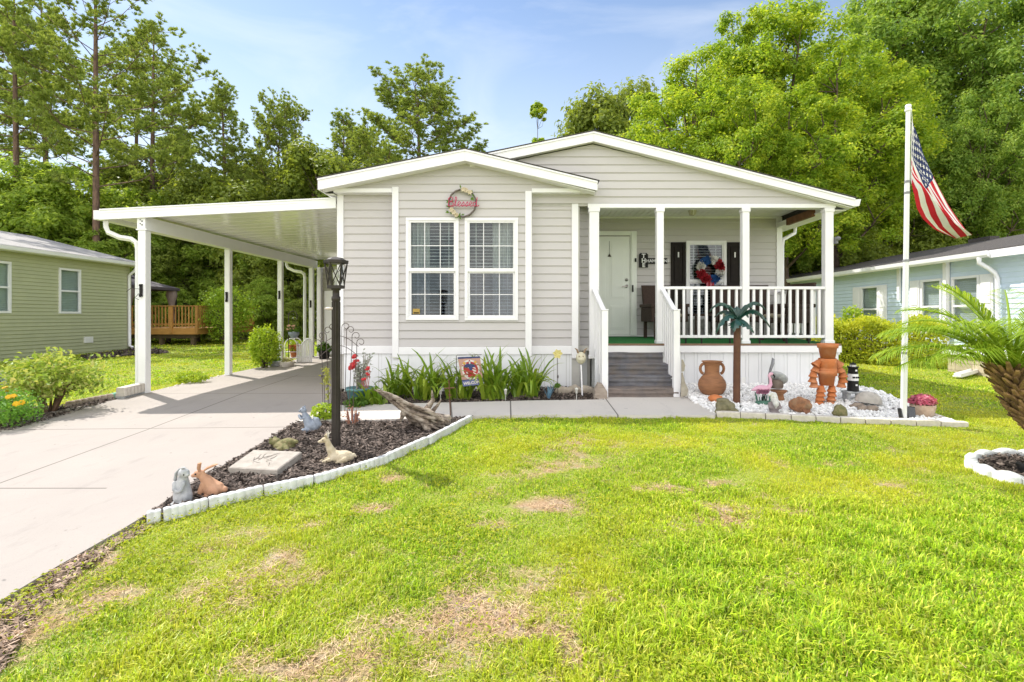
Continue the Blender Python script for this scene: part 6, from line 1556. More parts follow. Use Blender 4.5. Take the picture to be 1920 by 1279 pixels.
def curve(L, t):
    t = max(0,min(1,t))*(len(L)-1); i = min(int(t),len(L)-2); q = t-i
    return (L[i][0]+(L[i+1][0]-L[i][0])*q, L[i][1]+(L[i+1][1]-L[i][1])*q)
def flag(u, v, o=0):
    a = curve(ftop,u); c_ = curve(fbot,u)
    # the cloth hangs in two soft folds: the fly narrows and its depth swings to and fro
    vv = v+.05*math.sin(2*PI*v)*math.sin(PI*u)
    dep = (.11*math.sin(v*5.2+u*3.0)*(.35+.8*u)*(1-.4*u)+.05*math.sin(v*11+u*5)*u+.018*math.sin(v*19+u*7))*min(1,u*4)
    px = a[0]+(c_[0]-a[0])*vv+ (5*math.sin(v*PI*2.4+u*2)*min(1,u*3)*(1-u)); py = a[1]+(c_[1]-a[1])*vv
    p = P(px,py,Yp_); p.y += dep-o; return p
fm = [mat('flag_red',(.50,.015,.03),(.45,.012,.025),5,.8),mat('flag_cloth_white',(.74,.72,.72),None,5,.8),mat('flag_blue',(.022,.035,.12),(.018,.028,.10),5,.8)]
mb = MB(); nu = 40; uc = .42
for s in range(13):
    for (ua,ub,mi) in (((0,uc,2),(uc,1,0 if s%2==0 else 1)) if s < 7 else ((0,1,0 if s%2==0 else 1),)):
        n = max(6,int(nu*(ub-ua))); m_ = 3; vs = [flag(ua+(ub-ua)*i/n,(s+j/m_)/13) for j in range(m_+1) for i in range(n+1)]
        mb.add(vs,[(j*(n+1)+i,(j+1)*(n+1)+i,(j+1)*(n+1)+i+1,j*(n+1)+i+1) for j in range(m_) for i in range(n)],mi,True)
fg = tag(build(mb,'flag',fm,org=flag(0,.5)),'drooping American flag with stars and stripes hanging from the white flagpole','flag')
mb = MB()
for r_ in range(9):
    for c_ in range(6 if r_%2==0 else 5):
        u = uc*((c_*2+(1 if r_%2==0 else 2))/12.); v = (7/13)*((r_+1)/10.)
        for side in (1,-1):
            pts = []
            for q in range(10):
                a = PI/2+q*PI/5; rr_ = 1 if q%2==0 else .42
                pts.append(flag(u+.024*rr_*math.cos(a), v-.030*rr_*math.sin(a), .004*side))
            mb.add(pts,[tuple(range(10))])
build(mb,'stars',fm[1],fg)
mb = MB(); vs = []
for j in range(10): vs += [flag(0,j/9,.003),flag(.025,j/9,.003)]
mb.add(vs,[(2*j,2*j+2,2*j+3,2*j+1) for j in range(9)],0,True); build(mb,'header_band',fm[1],fg)

# ---- young date palm in the ring bed
tp = thing('palm_tree','young feather leaved palm with a scaly brown trunk, cropped by the photo edge','palm tree',(ring_c.x+.02,ring_c.y+.05,zg(4.3,4.2)))
base = Vector((ring_c.x+.10,ring_c.y+.02,zg(4.3,4.2))); top = P(1898,690,4.2)
tr_ = [base+Vector((0,0,-.05)), base+Vector((-.12,0,.25)), base.lerp(top,.6)+Vector((-.06,0,0)), top]
mb = MB(); mb.tube(tr_,[.098,.102,.106,.085],16)
for i in range(420):     # spiralling old leaf bases
    t = (i+.5)/420; a = i*2.39996; s = t*3; j = min(int(s),2); c = tr_[j].lerp(tr_[j+1],s-j); rr_ = (.098,.102,.106,.085)[j]+.02*R.random()
    d = Vector((math.cos(a),math.sin(a),.0)); o = c+d*rr_*.98; g_ = 1+.5*(t > .85); e = o+d*R.uniform(.045,.08)*g_+Vector((0,0,R.uniform(.03,.06)*g_))
    sd_ = Vector((-d.y,d.x,0))*R.uniform(.020,.030); th_ = Vector((0,0,-.022))
    mb.add([o-sd_,o+sd_,e+sd_*.45,e-sd_*.45,o-sd_*.8+th_,o+sd_*.8+th_,e+sd_*.3+th_*.6,e-sd_*.3+th_*.6],[(0,1,2,3),(7,6,5,4),(3,2,6,7),(0,3,7,4),(1,5,6,2)],0)
for i in range(260):     # loose fibres
    t = R.random(); a = R.uniform(0,2*PI); s = t*3; j = min(int(s),2); c = tr_[j].lerp(tr_[j+1],s-j); d = Vector((math.cos(a),math.sin(a),0)); o = c+d*.13
    mb.tube([o,o+d*.03+Vector((R.gauss(0,.02),0,R.uniform(-.06,.08)))],[.0022,.001],3,cap=False)
build(mb,'trunk',mat('palm_bark',(.33,.195,.10),(.17,.10,.055),16,.95,bump=.7,island=.55),tp)
LP = leafmat('palm_leaflet',[(.18,.30,.03),(.32,.46,.05),(.50,.58,.09)],.5,rough=.4)
def rr0(seed): return random.Random(seed*3).uniform(.85,1.1)
def frond(L, az, el, droop, seed):
    L *= .9*rr0(seed)
    rr_ = random.Random(seed); pts = []; d0_ = Vector((math.cos(az),math.sin(az),0)); p = top+d0_*.04; n = 14; th = el
    for i in range(n+1):
        pts.append(p.copy()); th = el-droop*(i/n)**1.3; p = p+(d0_*math.cos(th)+Vector((0,0,math.sin(th))))*L/n
    mb = MB(); mb.tube(pts,[.014*(1-.85*i/n)+.002 for i in range(n+1)],6)
    for i in range(46):
        t = .16+.84*i/45; s = t*n; j = min(int(s),n-1); c = pts[j].lerp(pts[j+1],s-j); tg = (pts[j+1]-pts[j]).normalized(); sd_ = tg.cross(Vector((0,0,1))).normalized()
        for sg in (-1,1):
            ll = (.25*math.sin(PI*min(1,.12+t*.86))**.7+.05)*rr_.uniform(.85,1.1)
            d = (sd_*sg*.8+tg*.65+Vector((0,0,rr_.uniform(-.05,.25)))).normalized(); m_ = c+d*ll*.55; e = c+d*ll+Vector((0,0,-ll*.32)); w = Vector((0,0,1)).cross(d).normalized()*.0042
            mb.add([c-w,c+w,m_+w,m_-w,e],[(0,1,2,3),(3,2,4)])
    return build(mb,'frond',LP,tp)
fr = [(1.15,2.95,.85,1.45),(1.05,3.4,1.1,1.6),(1.1,3.05,.5,1.1),(1.0,2.6,1.15,1.4),(1.1,1.7,1.2,1.0),(1.0,.9,1.3,1.1),(1.1,.3,.8,1.3),(1.0,-.4,1.0,1.3),(1.0,-1.2,.9,1.4),(1.05,-2.2,1.0,1.5),(1.1,4.2,.8,1.5),(1.0,2.2,.75,1.2),(.95,3.6,.5,1.0),(1.1,1.2,.6,1.2),(.9,2.9,1.35,.9),(.9,.1,1.4,.8),(1.05,2.75,.85,1.35),(1.0,3.25,.7,1.7),(1.05,2.45,.5,1.1),(.95,3.8,1.1,1.6),(1.0,2.05,1.0,1.5),(.9,4.6,.9,1.4),(1.1,3.1,.35,.9),(.95,1.45,.95,1.4)]
for i, a in enumerate(fr): frond(*a, 70+i)
b = P(1917,868,4.12); b.z = zg(b.x,b.y)+.03
os_ = blob('bird_ornament',[('c',[b+Vector((0,0,.02)),b+Vector((-.01,0,.07)),b+Vector((-.03,0,.09)),b+Vector((-.05,0,.095))],[.02,.03,.02,.008]),('e',b+Vector((.02,0,.03)),(.05,.035,.03))],.005,M_blk,org=b); tag(os_,'small dark ornament in the palm bed at the right photo edge','garden ornament')

# ---- left edge of the driveway
for i, px in enumerate((133,145,157,169,181,193,205)):
    b = G(px, 766-(px-133)*.20); mb = MB().lathe([(.055,-.05),(.06,.06),(.05,.10),(.001,.11)],14,Matrix.Translation(b)@Matrix.Rotation(.1,4,'X')); solo(mb,'edging_log',mat('brown_edging',(.30,.22,.16),(.42,.36,.30),9,.9,bump=.4,island=.2),b,'rounded brown edging log in the row between rose bush and block stack','garden edging','brown edging logs beside the driveway')
a, b = G(203,749), G(226,745); mb = MB(); mb.tube([a+Vector((0,.02,.04)),b+Vector((0,.02,.05))],.05,10,flat=.9); solo(mb,'green_edging_strip',mat('faded_green_plastic',(.16,.40,.28),(.12,.32,.22),12,.6),a,'faded green plastic edging strip beside the cream block stack','garden edging')
for i,(z0,lab) in enumerate(((.0,'lower grey scalloped block under the first carport post stack'),(.088,'upper cream scalloped block of the stack at the first carport post'))):
    a, b = G(223,752), G(262,742); mb = edging_piece(a,b,.085,.12,M_conc,6,.010); mb.xf(Matrix.Translation((.02*i,0,z0+.03))); solo(mb,'stacked_block',[M_conc,M_stone][0 if i else 1],a,lab,'edging block','scalloped blocks at the carport post',fix=True)
for i in range(8):
    px = 318+i*13; b = G(px, 731-(px-318)*.235); solo(rock(b+Vector((0,0,.02)),.03+.012*R.random(),20+i),'border_pebble',M_conc,b,'small white border pebble in the line between the first two carport posts','pebble','white pebbles along the driveway')
# ---- pots under the carport
def bowl(px,py,lab,fm_):
    b = G(px,py); t = thing('bowl_planter',lab,'planter',b); build(MB().lathe([(.10,0),(.15,.06),(.165,.13),(.17,.15),(.15,.15),(.13,.11),(.001,.11)],20,Matrix.Translation(b)),'pot',M_stone if fm_ is L_mid else M_conc,t)
    n = 220; d = unit(NR.normal(size=(n,3))); d[:,2] = np.abs(d[:,2]); v, f = leaves(d*np.array([[.16,.14,.12]])*NR.uniform(.4,1,(n,1))+np.array([[b.x,b.y,b.z+.15]]), d+NR.normal(0,.5,(n,3)), NR.uniform(.015,.03,n)); mesh_np('foliage',v,f,fm_,t)
bowl(517,689,'left grey bowl planter with grassy leaves beside the lime shrub',L_mid); bowl(538,690,'cream bowl planter with pale leaves beside the arched stand',leafmat('pale_leaf',[(.35,.36,.14),(.48,.46,.24)],.3))
b = G(545,683); ar = thing('arched_plant_stand','white arched wire plant stand with terracotta pots under the carport','plant stand',b); Ya = b.y
mb = MB()
for dy in (0,.3):
    pts = [P(534,682,Ya)+Vector((0,dy,0)),P(534,648,Ya)+Vector((0,dy,0))]+[P(545.5-11.5*math.cos(a),648-13*math.sin(a),Ya)+Vector((0,dy,0)) for a in np.linspace(.2,PI-.2,8)]+[P(557,648,Ya)+Vector((0,dy,0)),P(557,682,Ya)+Vector((0,dy,0))]
    mb.tube(pts,.012,6)
for py in (660,672): mb.bar(P(534,py,Ya)+Vector((0,.15,0)),P(557,py,Ya)+Vector((0,.15,0)),.3,.012)
build(mb,'frame',M_wht,ar)
for px, py, r_ in ((541,659,.07),(552,659,.09),(546,671,.09)):
    c = P(px,py,Ya)+Vector((0,.15,0.006)); mb = MB().lathe([(r_*.7,0),(r_,.12),(r_*1.1,.12),(r_*1.1,.16),(.001,.15)],14,Matrix.Translation(c)); build(mb,'clay_pot',M_terra,ar)
    n = 90; d = unit(NR.normal(size=(n,3))); d[:,2] = np.abs(d[:,2]); v, f = leaves(d*.11+np.array([[c.x,c.y,c.z+.16]]), NR.normal(size=(n,3)), NR.uniform(.02,.035,n)); mesh_np('foliage',v,f,L_lime,ar)
b = G(553,686); sh_ = thing('hanging_planter','grey hanging basket with plant on a tall shepherd hook under the carport','hanging planter',b); Ys_ = b.y
mb = MB(); mb.tube([P(541,684,Ys_),P(541,592,Ys_)]+[P(549-8*math.cos(a),592-9*math.sin(a),Ys_) for a in np.linspace(0,PI,8)][1:]+[P(557,598,Ys_)],.009,6)
for dx in (-.09,.09): mb.tube([P(553,598,Ys_),P(551,620,Ys_)+Vector((dx,0,0))],.003,4)
build(mb,'hook',M_rod,sh_); c = P(551,634,Ys_); mb = MB().lathe([(.06,0),(.12,.09),(.13,.15),(.001,.14)],16,Matrix.Translation(c)); build(mb,'basket',M_bluestone,sh_)
n = 200; d = unit(NR.normal(size=(n,3))); v, f = leaves(d*np.array([[.15,.13,.10]])+np.array([[c.x,c.y,c.z+.2]]), NR.normal(size=(n,3)), NR.uniform(.02,.04,n)); mesh_np('foliage',v,f,L_mid,sh_)
for q in range(6): mb = MB(); petals(mb,c+Vector((R.uniform(-.1,.12),-.1,.2+R.uniform(0,.1))),.05,6); build(mb,'flower',mat('peach_petal',(.6,.35,.22),None,30,.6),sh_)
b = G(570,682); wf_ = thing('garden_fence_panel','low white scrolled fence panel beside the last carport post','fence panel',b); Yw = b.y; mb = MB()
for q in range(9):
    px = 558+q*3.2; zz = 640+6*math.sin(q/8*PI*2); mb.bar(P(px,680,Yw),P(px,zz,Yw),.03,.015)
mb.tube([P(556+28*t,641+6*math.sin(t*PI*2),Yw) for t in np.linspace(0,1,10)],.018,6); mb.bar(P(556,668,Yw),P(584,668,Yw),.02,.03)
build(mb,'panel',M_wht,wf_)
b = G(608,675); bp = thing('black_planter','black plastic nursery pot with dark leafy plant by the shed door','potted plant',b); k = F/b.y
build(MB().lathe([(8/k,0),(10/k,14/k),(11/k,15/k),(11/k,18/k),(.001,17/k)],20,Matrix.Translation(b)),'pot',M_blk,bp)
n = 260; d = unit(NR.normal(size=(n,3))); d[:,2] = np.abs(d[:,2]); v, f = leaves(d*np.array([[14/k,11/k,15/k]])*NR.uniform(.5,1,(n,1))+np.array([[b.x,b.y,b.z+17/k]]), d+NR.normal(0,.6,(n,3)), NR.uniform(.04,.08,n)); mesh_np('foliage',v,f,L_mid,bp)

# ---- rocks at the end of the house bed
for i,(px,py,r_,lab) in enumerate(((1058,744,.10,'rounded tan edging rock right of the blue spiky plant'),(1078,742,.10,'rounded tan edging rock behind the cream face stake'),(1102,743,.10,'brown edging rock left of the big tan block'))):
    b = G(px,py); solo(rock(b+Vector((0,.1,.06)),r_,31+i,(1.3,.7,.85)),'edging_rock',mat('tan_rock',(.42,.36,.29),(.30,.25,.20),10,.9,bump=.4),b,lab,'rock')
b = G(1125,754); mb = MB(); mb.mprism([(-.09,0),(.10,0),(.11,.14),(.04,.25),(-.02,.26),(-.07,.16)],.16,Matrix.Translation(b+Vector((0,.17,0)))@FACE); mb.v = [tuple(Vector(v)+Vector((.012*mnoise.noise(Vector(v)*20),.02*mnoise.noise(Vector(v)*14+Vector((3,0,0))),0))) for v in mb.v]
solo(mb,'stone_block',mat('ribbed_stone',(.36,.30,.25),(.27,.22,.18),14,.9,bump=.9,bscale=12,stretch=(.4,.4,3)),b,'upright tan ribbed stone block at the left foot of the porch steps','rock',bevel=.01)

# ---- ring wreath on the bay
b = Vector((X(867,7.95),YB-.05,Z(381,7.95))); rw = thing('ring_wreath','twig ring wreath with white blossoms and red script hanging above the bay windows','wreath',b)
rR = 25.5/F*7.95
mb = MB()
for o in range(3): mb.tube([b+Vector(((rR+.008*math.sin(a*5+o*2))*math.cos(a),.012*math.cos(a*5+o*2),(rR+.008*math.sin(a*5+o*2))*math.sin(a))) for a in np.linspace(0,2*PI,49)],.0085,6)
build(mb,'ring',mat('grey_twig',(.20,.17,.15),(.12,.10,.09),30,.8),rw)
S_ = {'B':[(0,0),(.05,.5),(.06,.9),(.0,.75),(.2,1),(.42,.9),(.35,.6),(.1,.5),(.4,.45),(.48,.2),(.3,.0),(.05,.05),(.5,.0)],'l':[(0,0),(.2,.5),(.28,.95),(.16,1),(.12,.5),(.18,.05),(.35,.1)],'e':[(0,.1),(.2,.25),(.3,.42),(.15,.5),(.06,.25),(.18,0),(.38,.12)],'s':[(0,.1),(.2,.45),(.25,.5),(.28,.2),(.15,.0),(.05,.06),(.38,.1)],'d':[(.3,.4),(.12,.45),(.05,.2),(.18,.0),(.32,.2),(.42,1),(.36,.3),(.42,.0),(.6,.12)]}
mb = MB(); x = 0; w_ = {'B':.52,'l':.33,'e':.36,'s':.36,'d':.5}; sc_t = .165
for ch in 'Blessed':
    pts = [b+Vector((-.215+(x+p[0])*sc_t, -.03, -.055+p[1]*sc_t*.85)) for p in S_[ch]]; sm_ = []
    for i in range(len(pts)-1):
        p_1, p0_, p1_, p2_ = pts[max(i-1,0)], pts[i], pts[i+1], pts[min(i+2,len(pts)-1)]
        for t in (0,.25,.5,.75): sm_.append(.5*((2*p0_)+(p1_-p_1)*t+(2*p_1-5*p0_+4*p1_-p2_)*t*t+(3*p0_-p_1-3*p1_+p2_)*t*t*t))
    mb.tube(sm_+[pts[-1]],.0062,6); x += w_[ch]
build(mb,'script_lettering',mat('red_script',(.50,.05,.12),None,30,.5),rw)
mb = MB()
for (dx,dz) in ((.06,.19),(.12,.16),(.02,.205),(-.13,-.15),(-.09,-.19),(-.165,-.11)): petals(mb,b+Vector((dx,-.03,dz)),.045,6,up=(0,-1,.2))
build(mb,'blossom',M_cream,rw)
mb = MB()
for (dx,dz) in ((.15,.14),(.17,.09),(.10,.2),(-.02,.22),(-.19,-.06),(-.2,-.15),(-.05,-.21),(-.02,-.19),(-.19,.02)):
    for q in range(3): a = R.uniform(0,6.28); c = b+Vector((dx,-.02,dz)); d = Vector((math.cos(a),-.2,math.sin(a))); s = Vector((-d.z,0,d.x)); mb.add([c,c+d*.03+s*.014,c+d*.065,c+d*.03-s*.014],[(0,1,2,3)])
build(mb,'leaf',L_mid,rw)
# ---- patriotic wreath on the porch window
b = Vector((X(1328,YP),YP-.09,Z(507,YP))); pw_ = thing('door_wreath','red white and blue ruffled wreath with ribbon tails on the porch window','wreath',b)
build(MB().tube([b+Vector((.19*math.cos(a),.02,.19*math.sin(a))) for a in np.linspace(0,2*PI,30)],.04,8),'wreath_base',M_rod,pw_)
mr, mw, mbl = mat('red_mesh',(.36,.012,.02),(.22,.008,.015),40,.7),mat('white_mesh',(.72,.70,.66),(.6,.58,.55),40,.7),mat('blue_mesh',(.03,.13,.36),(.015,.05,.18),40,.7)
for name, mm, angs in (('red_ruffle',mr,(10,25,40,195,215,235,250)),('white_ruffle',mw,(85,70,165,150,345,330)),('blue_ruffle',mbl,(105,120,135,300,285,315))):
    for ad in angs:
        mb = MB(); a = math.radians(ad); c = b+Vector((.19*math.cos(a),-.03,.19*math.sin(a)))
        for q in range(9): dv = Vector((R.uniform(-1,1),R.uniform(-1,.1),R.uniform(-1,1))).normalized(); petals(mb,c+dv*.025,R.uniform(.06,.10),6,up=dv)
        build(mb,name,mm,pw_)
mb = MB()
for q in range(4):
    x0 = -.05+.025*q; pts = [b+Vector((x0,-.06,-.17)),b+Vector((x0-.02+.01*q,-.07,-.27)),b+Vector((x0-.01+.01*q,-.05,-.36))]; mb.ribbon(pts,[.015,.022,.024],(1,.2,0),mi=q%2)
build(mb,'ribbon',[mat('pink_ribbon',(.55,.16,.2),None,40,.7),mr],pw_)
# ---- name sign beside the door
b = Vector((X(1205,YP),YP-.045,Z(490,YP))); ns = thing('name_sign','black name sign with white letters on the wall right of the front door','sign',b)
x0, x1 = X(1197.5,YP), X(1214,YP); mb = MB().box(x0,x1,YP-.05,YP-.025,Z(502,YP),Z(477,YP)); mb.box(x0+.02,x1-.02,YP-.0495,YP-.0255,Z(477,YP),Z(475,YP)); mb.box(x1+.0005,X(1250,YP),YP-.048,YP-.026,Z(495,YP),Z(484.5,YP)); build(mb,'board',M_blk,ns)
mb = MB()
for ch, py in (('T',481),('H',489.5),('E',498)): mb.join(text_mb(ch,.115,.004,Matrix.Translation(((x0+x1)/2,YP-.0525,Z(py,YP)))@FACE,bold=.003))
mb.join(text_mb('HAMPTONS',.082,.004,Matrix.Translation(((x1+X(1250,YP))/2,YP-.0505,Z(490,YP)))@FACE,bold=.001))
build(mb,'lettering',M_wht,ns)
mb = MB(); b = Vector((X(1142,YP),YP-.045,Z(480,YP))); mb.tube([b+Vector((0,0,.28)),b],.003,5); mb.mprism([(-.035,-.02),(.035,-.02),(0,.04)],.008,Matrix.Translation(b)@FACE); solo(mb,'door_ornament',M_rod,b,'small dark ornament hanging on the white front door','door ornament')
# ---- wicker seats on the porch
M_wick = mat('brown_wicker',(.075,.045,.035),(.045,.028,.022),60,.7,bump=.8,bscale=120)
M_cush = mat('tan_cushion',(.42,.36,.28),(.34,.29,.22),10,.9)
def wicker(label, x, y, w, rz, group=None):
    t = thing('wicker_seat',label,'chair',(0,0,0))
    build(MB().box(-w/2+.05,w/2-.05,-.28,.24,.30,.38),'seat',M_wick,t,bevel=.015)
    mb = MB(); mb.add([(-w/2+.04,.24,.36),(w/2-.04,.24,.36),(w/2-.02,.34,.98),(-w/2+.02,.34,.98),(-w/2+.04,.29,.36),(w/2-.04,.29,.36),(w/2-.02,.39,.98),(-w/2+.02,.39,.98)],[(0,1,2,3),(5,4,7,6),(0,4,5,1),(3,2,6,7),(0,3,7,4),(1,5,6,2)])
    build(mb,'backrest',M_wick,t,bevel=.01)
    for s in (-1,1): build(MB().box(s*w/2-.045,s*w/2+.045,-.30,.30,.56,.62).box(s*w/2-.03,s*w/2+.03,-.27,.26,.30,.559),'armrest',M_wick,t,bevel=.012)
    for sx in (-1,1):
        for sy in (-.25,.24): build(MB().box(sx*(w/2-.05)-.025,sx*(w/2-.05)+.025,sy-.025,sy+.025,0,.30),'leg',M_wick,t)
    build(MB().box(-w/2+.07,w/2-.07,-.26,.22,.385,.45),'cushion',M_cush,t,bevel=.03)
    return place(t,(x,y,fl(y)+.002),rz)
wicker('dark brown wicker chair half hidden behind the column near the front door', 2.42, 9.30, .62, .15)
wicker('wide dark wicker loveseat on the porch behind the metal palm', 3.86, 9.25, 1.1, -.12)
wicker('dark wicker armchair at the right end of the porch facing left', 4.33, 8.72, .62, -1.25)
b = Vector((3.15,9.3,fl(9.3)+.002)); pt_ = thing('porch_table','low dark side table on the porch under the wreath window','side table',b)
build(MB().box(b.x-.25,b.x+.25,b.y-.22,b.y+.22,b.z+.40,b.z+.44),'table_top',M_wick,pt_,bevel=.008)
for sx in (-1,1):
    for sy in (-1,1): build(MB().box(b.x+sx*.2-.02,b.x+sx*.2+.02,b.y+sy*.17-.02,b.y+sy*.17+.02,b.z,b.z+.399),'leg',M_wick,pt_)
# ================================================================ TREES
L_bright = leafmat('bright_tree_leaf', [(.12,.23,.022),(.28,.415,.033),(.66,.70,.08)], .55, nscale=.9, vary=.5)
L_dark = leafmat('deep_tree_leaf', [(.11,.205,.035),(.225,.355,.055),(.50,.60,.13)], .52, nscale=.6, vary=.45)
L_under = leafmat('understory_leaf', [(.19,.30,.05),(.32,.45,.075),(.52,.62,.12)], .62, nscale=.4)
L_pine = leafmat('pine_needle', [(.16,.24,.05),(.26,.34,.07),(.38,.44,.10)], .45, nscale=.4)
L_olive = leafmat('far_leaf', [(.16,.22,.04),(.24,.31,.05),(.35,.40,.07)], .5, nscale=.35)
M_pbark = mat('pine_bark', (.20,.125,.09), (.09,.06,.045), 9, .95, bump=.9, bscale=14, stretch=(1,1,.35))
def make_tree(lab, name, kind, seed, h, base, rad, leaf, ncl, per, lm, nl=9, tr=.16, group='trees behind the houses'):
    """broad crown: lobes of leaf clusters round a forked trunk"""
    rng = np.random.default_rng(seed); rr = random.Random(seed)
    t = thing(name, lab, 'tree', (0,0,0), group)
    zc, rz = (base+h)/2, (h-base)/2
    lobes = []
    for i in range(nl):
        a = 2*PI*(i*.382+rr.random()*.15); u = (i+.5)/nl*1.75-.9; rho = math.sqrt(max(.05,1-u*u))*rr.uniform(.45,.72)
        c = np.array([math.cos(a)*rad*rho, math.sin(a)*rad*rho, zc+u*rz*.68]); lobes.append((c, rad*rr.uniform(.34,.50)*(1-.22*max(u,0))))
    lobes.append((np.array([0,0,h-rad*.42]), rad*.40))
    mb = MB(); bend = Vector((rr.uniform(-.3,.3),rr.uniform(-.3,.3),0))
    fork = Vector((bend.x,bend.y,base*.8+.1*h)); tk = [Vector((0,0,-.2)),Vector((bend.x*.2,bend.y*.2,fork.z*.5)),fork,Vector((bend.x*1.3,bend.y*1.2,h*.8))]
    mb.tube(tk,[tr*1.35,tr,tr*.8,tr*.12],10)
    for c, r in lobes:
        c = Vector(c); s = Vector((bend.x,bend.y,max(base*.6, min(c.z-r*1.2, h*.6)))); m_ = s.lerp(c,.5)+Vector((0,0,-.1*r))
        mb.tube([s,m_,c,c+Vector((rr.uniform(-.3,.3)*r,rr.uniform(-.3,.3)*r,r*.7))],[tr*.42,tr*.3,tr*.18,tr*.06],6)
        for q in range(4):
            e = c+Vector((rr.uniform(-1,1),rr.uniform(-1,1),rr.uniform(-.4,1))).normalized()*r*.85; mb.tube([m_.lerp(c,.6),m_.lerp(e,.7)+Vector((0,0,.08*r)),e],[tr*.16,tr*.1,tr*.04],5)
    build(mb,'trunk',M_bark,t)
    P_, N_ = [], []
    li = rng.integers(0,len(lobes),ncl); d = unit(rng.normal(size=(ncl,3))+np.array([[0,0,.25]]))
    lc = np.array([l[0] for l in lobes])[li]; lr = np.array([l[1] for l in lobes])[li]
    cc = lc+d*lr[:,None]*rng.uniform(.55,1.12,(ncl,1)); cr = rad*rng.uniform(.09,.20,ncl)
    c = np.repeat(cc,per,0); dd = unit(rng.normal(size=(len(c),3)))
    c = c+dd*np.repeat(cr,per)[:,None]*rng.uniform(.3,1.0,(len(c),1))*np.array([[1,1,.8]])
    nn = dd*.9+np.repeat(d,per,0)*.4+np.array([[0,0,.55]])+rng.normal(0,.42,(len(c),3))
    v, f = leaves(c, nn, leaf*rng.uniform(.6,1.35,len(c)), .55, rng); mesh_np('crown',v,f,lm,t)
    return t
def make_pine(lab, seed, h, base, rad, nb, shape='open', lm=None, tufts=1.0, tr=.15, bl=.25):
    rng = np.random.default_rng(seed); rr = random.Random(seed)
    t = thing('pine_tree', lab, 'pine tree', (0,0,0), 'pines behind the houses')
    mb = MB(); bx_, by_ = rr.uniform(-.25,.25), rr.uniform(-.25,.25)
    tp = lambda z: Vector((bx_*z/h*2, by_*z/h*2, z))
    mb.tube([tp(-.2),tp(h*.3),tp(h*.6),tp(h*.85),tp(h)],[tr*1.2,tr,tr*.8,tr*.45,tr*.1],10)
    C, D = [], []
    for i in range(nb):
        u = (i+rr.random())/nb; z = base+(h-base)*u**.9
        prof = {'open': (.62+.5*math.sin(PI*min(1,u*1.1+.15)))*(1-u**3), 'cone': (1.05-u)*1.0+.08, 'round': math.sqrt(max(.02,1-(u*1.5-.62)**2))}[shape]
        L = rad*prof*rr.uniform(.6,1.12); a = i*2.4+rr.uniform(-.5,.5); el = rr.uniform(.05,.5)+.5*u
        d = Vector((math.cos(a)*math.cos(el),math.sin(a)*math.cos(el),math.sin(el)))
        p0 = tp(z); p1 = p0+d*L*.5+Vector((0,0,-.06*L)); p2 = p0+d*L+Vector((0,0,.10*L))
        mb.tube([p0,p1,p2],[max(.012,tr*.26*(1-.6*u)),max(.009,tr*.17*(1-.5*u)),.006],5)
        m_ = max(3,int(L*2.6*tufts))           # small sub-boughs, each a plate of tufts
        for q in range(m_):
            s = rr.uniform(.34,1.0) if q else 1.0; b = p1.lerp(p2,(s-.5)*2) if s > .5 else p0.lerp(p1,s*2)
            sd = Vector((-d.y,d.x,0)).normalized()*rr.choice((-1,1)); ln_b = L*rr.uniform(.12,.34)*(1.15-.5*s)+.15
            e = b+(sd*rr.uniform(.4,1)+d*rr.uniform(.3,.9)+Vector((0,0,rr.uniform(.1,.5)))).normalized()*ln_b
            mb.tube([b,e],[.012,.005],4,cap=False)
            for w in range(int(3+ln_b*9)):
                f_ = rr.uniform(.35,1.1); o = Vector((rr.gauss(0,1),rr.gauss(0,1),rr.gauss(.3,.7)))*.13
                C.append(b.lerp(e,f_)+o); D.append((o.normalized()*.35+d*.35+Vector((0,0,.9))).normalized())
    build(mb,'trunk',M_pbark,t)
    C = np.array(C); D = np.array(D); k = 24
    c = np.repeat(C,k,0); d = unit(np.repeat(D,k,0)*1.0+rng.normal(0,.40,(len(c),3)))
    ln_ = bl*rng.uniform(.6,1.15,(len(c),1)); s = unit(np.cross(d,rng.normal(size=d.shape)))*rng.uniform(.010,.019,(len(c),1))*(bl/.26)
    v = np.stack([c-s*.6,c+d*ln_*.6+s*1.2-np.array([[0,0,.02]]),c+d*ln_-np.array([[0,0,.06]])*ln_/.3,c+d*ln_*.55-s*1.2],1).reshape(-1,3)
    mesh_np('crown',v,np.arange(len(v)).reshape(-1,4),lm or L_pine,t)
    return t
def spot(px, Y): return Vector((X(px,Y), Y, zg(X(px,Y),Y)-.05))
def hof(py, px, Y): return Z(py,Y)-spot(px,Y).z
first = {}
TOPS = {}
def crown_top(o):
    if o.name not in TOPS:
        me = [c for c in o.children if c.name.startswith('crown')][0].data
        co_ = np.empty(len(me.vertices)*3, np.float32); me.vertices.foreach_get('co', co_); TOPS[o.name] = float(np.percentile(co_[2::3], 99.85))
    return TOPS[o.name]
def put(proto, px, Y, ytop, h0, rz, lab, wide=1.0):
    """stand a tree where it grows: the prototype itself first, then copies of it with their parts"""
    if proto.name not in first: first[proto.name] = 1; o = proto
    else: o = copy_tree(proto)
    s = hof(ytop,px,Y)/crown_top(proto); o.location = spot(px,Y); o.scale = (s*wide,s*wide,s); o.rotation_euler = (0,0,rz); o['label'] = lab
    return o
PA = make_pine('pine', 101, 20, 7.5, 4.4, 46, 'open', tufts=1.15)
PD = make_pine('pine', 104, 20, 9.5, 3.4, 36, 'open', tufts=1.2)
PB = make_pine('pine', 102, 13, 3.0, 2.3, 64, 'cone', tufts=1.8, bl=.23, tr=.11)
PC = make_pine('pine', 103, 13.5, 3.5, 3.0, 70, 'round', tufts=1.75, bl=.22, tr=.13)
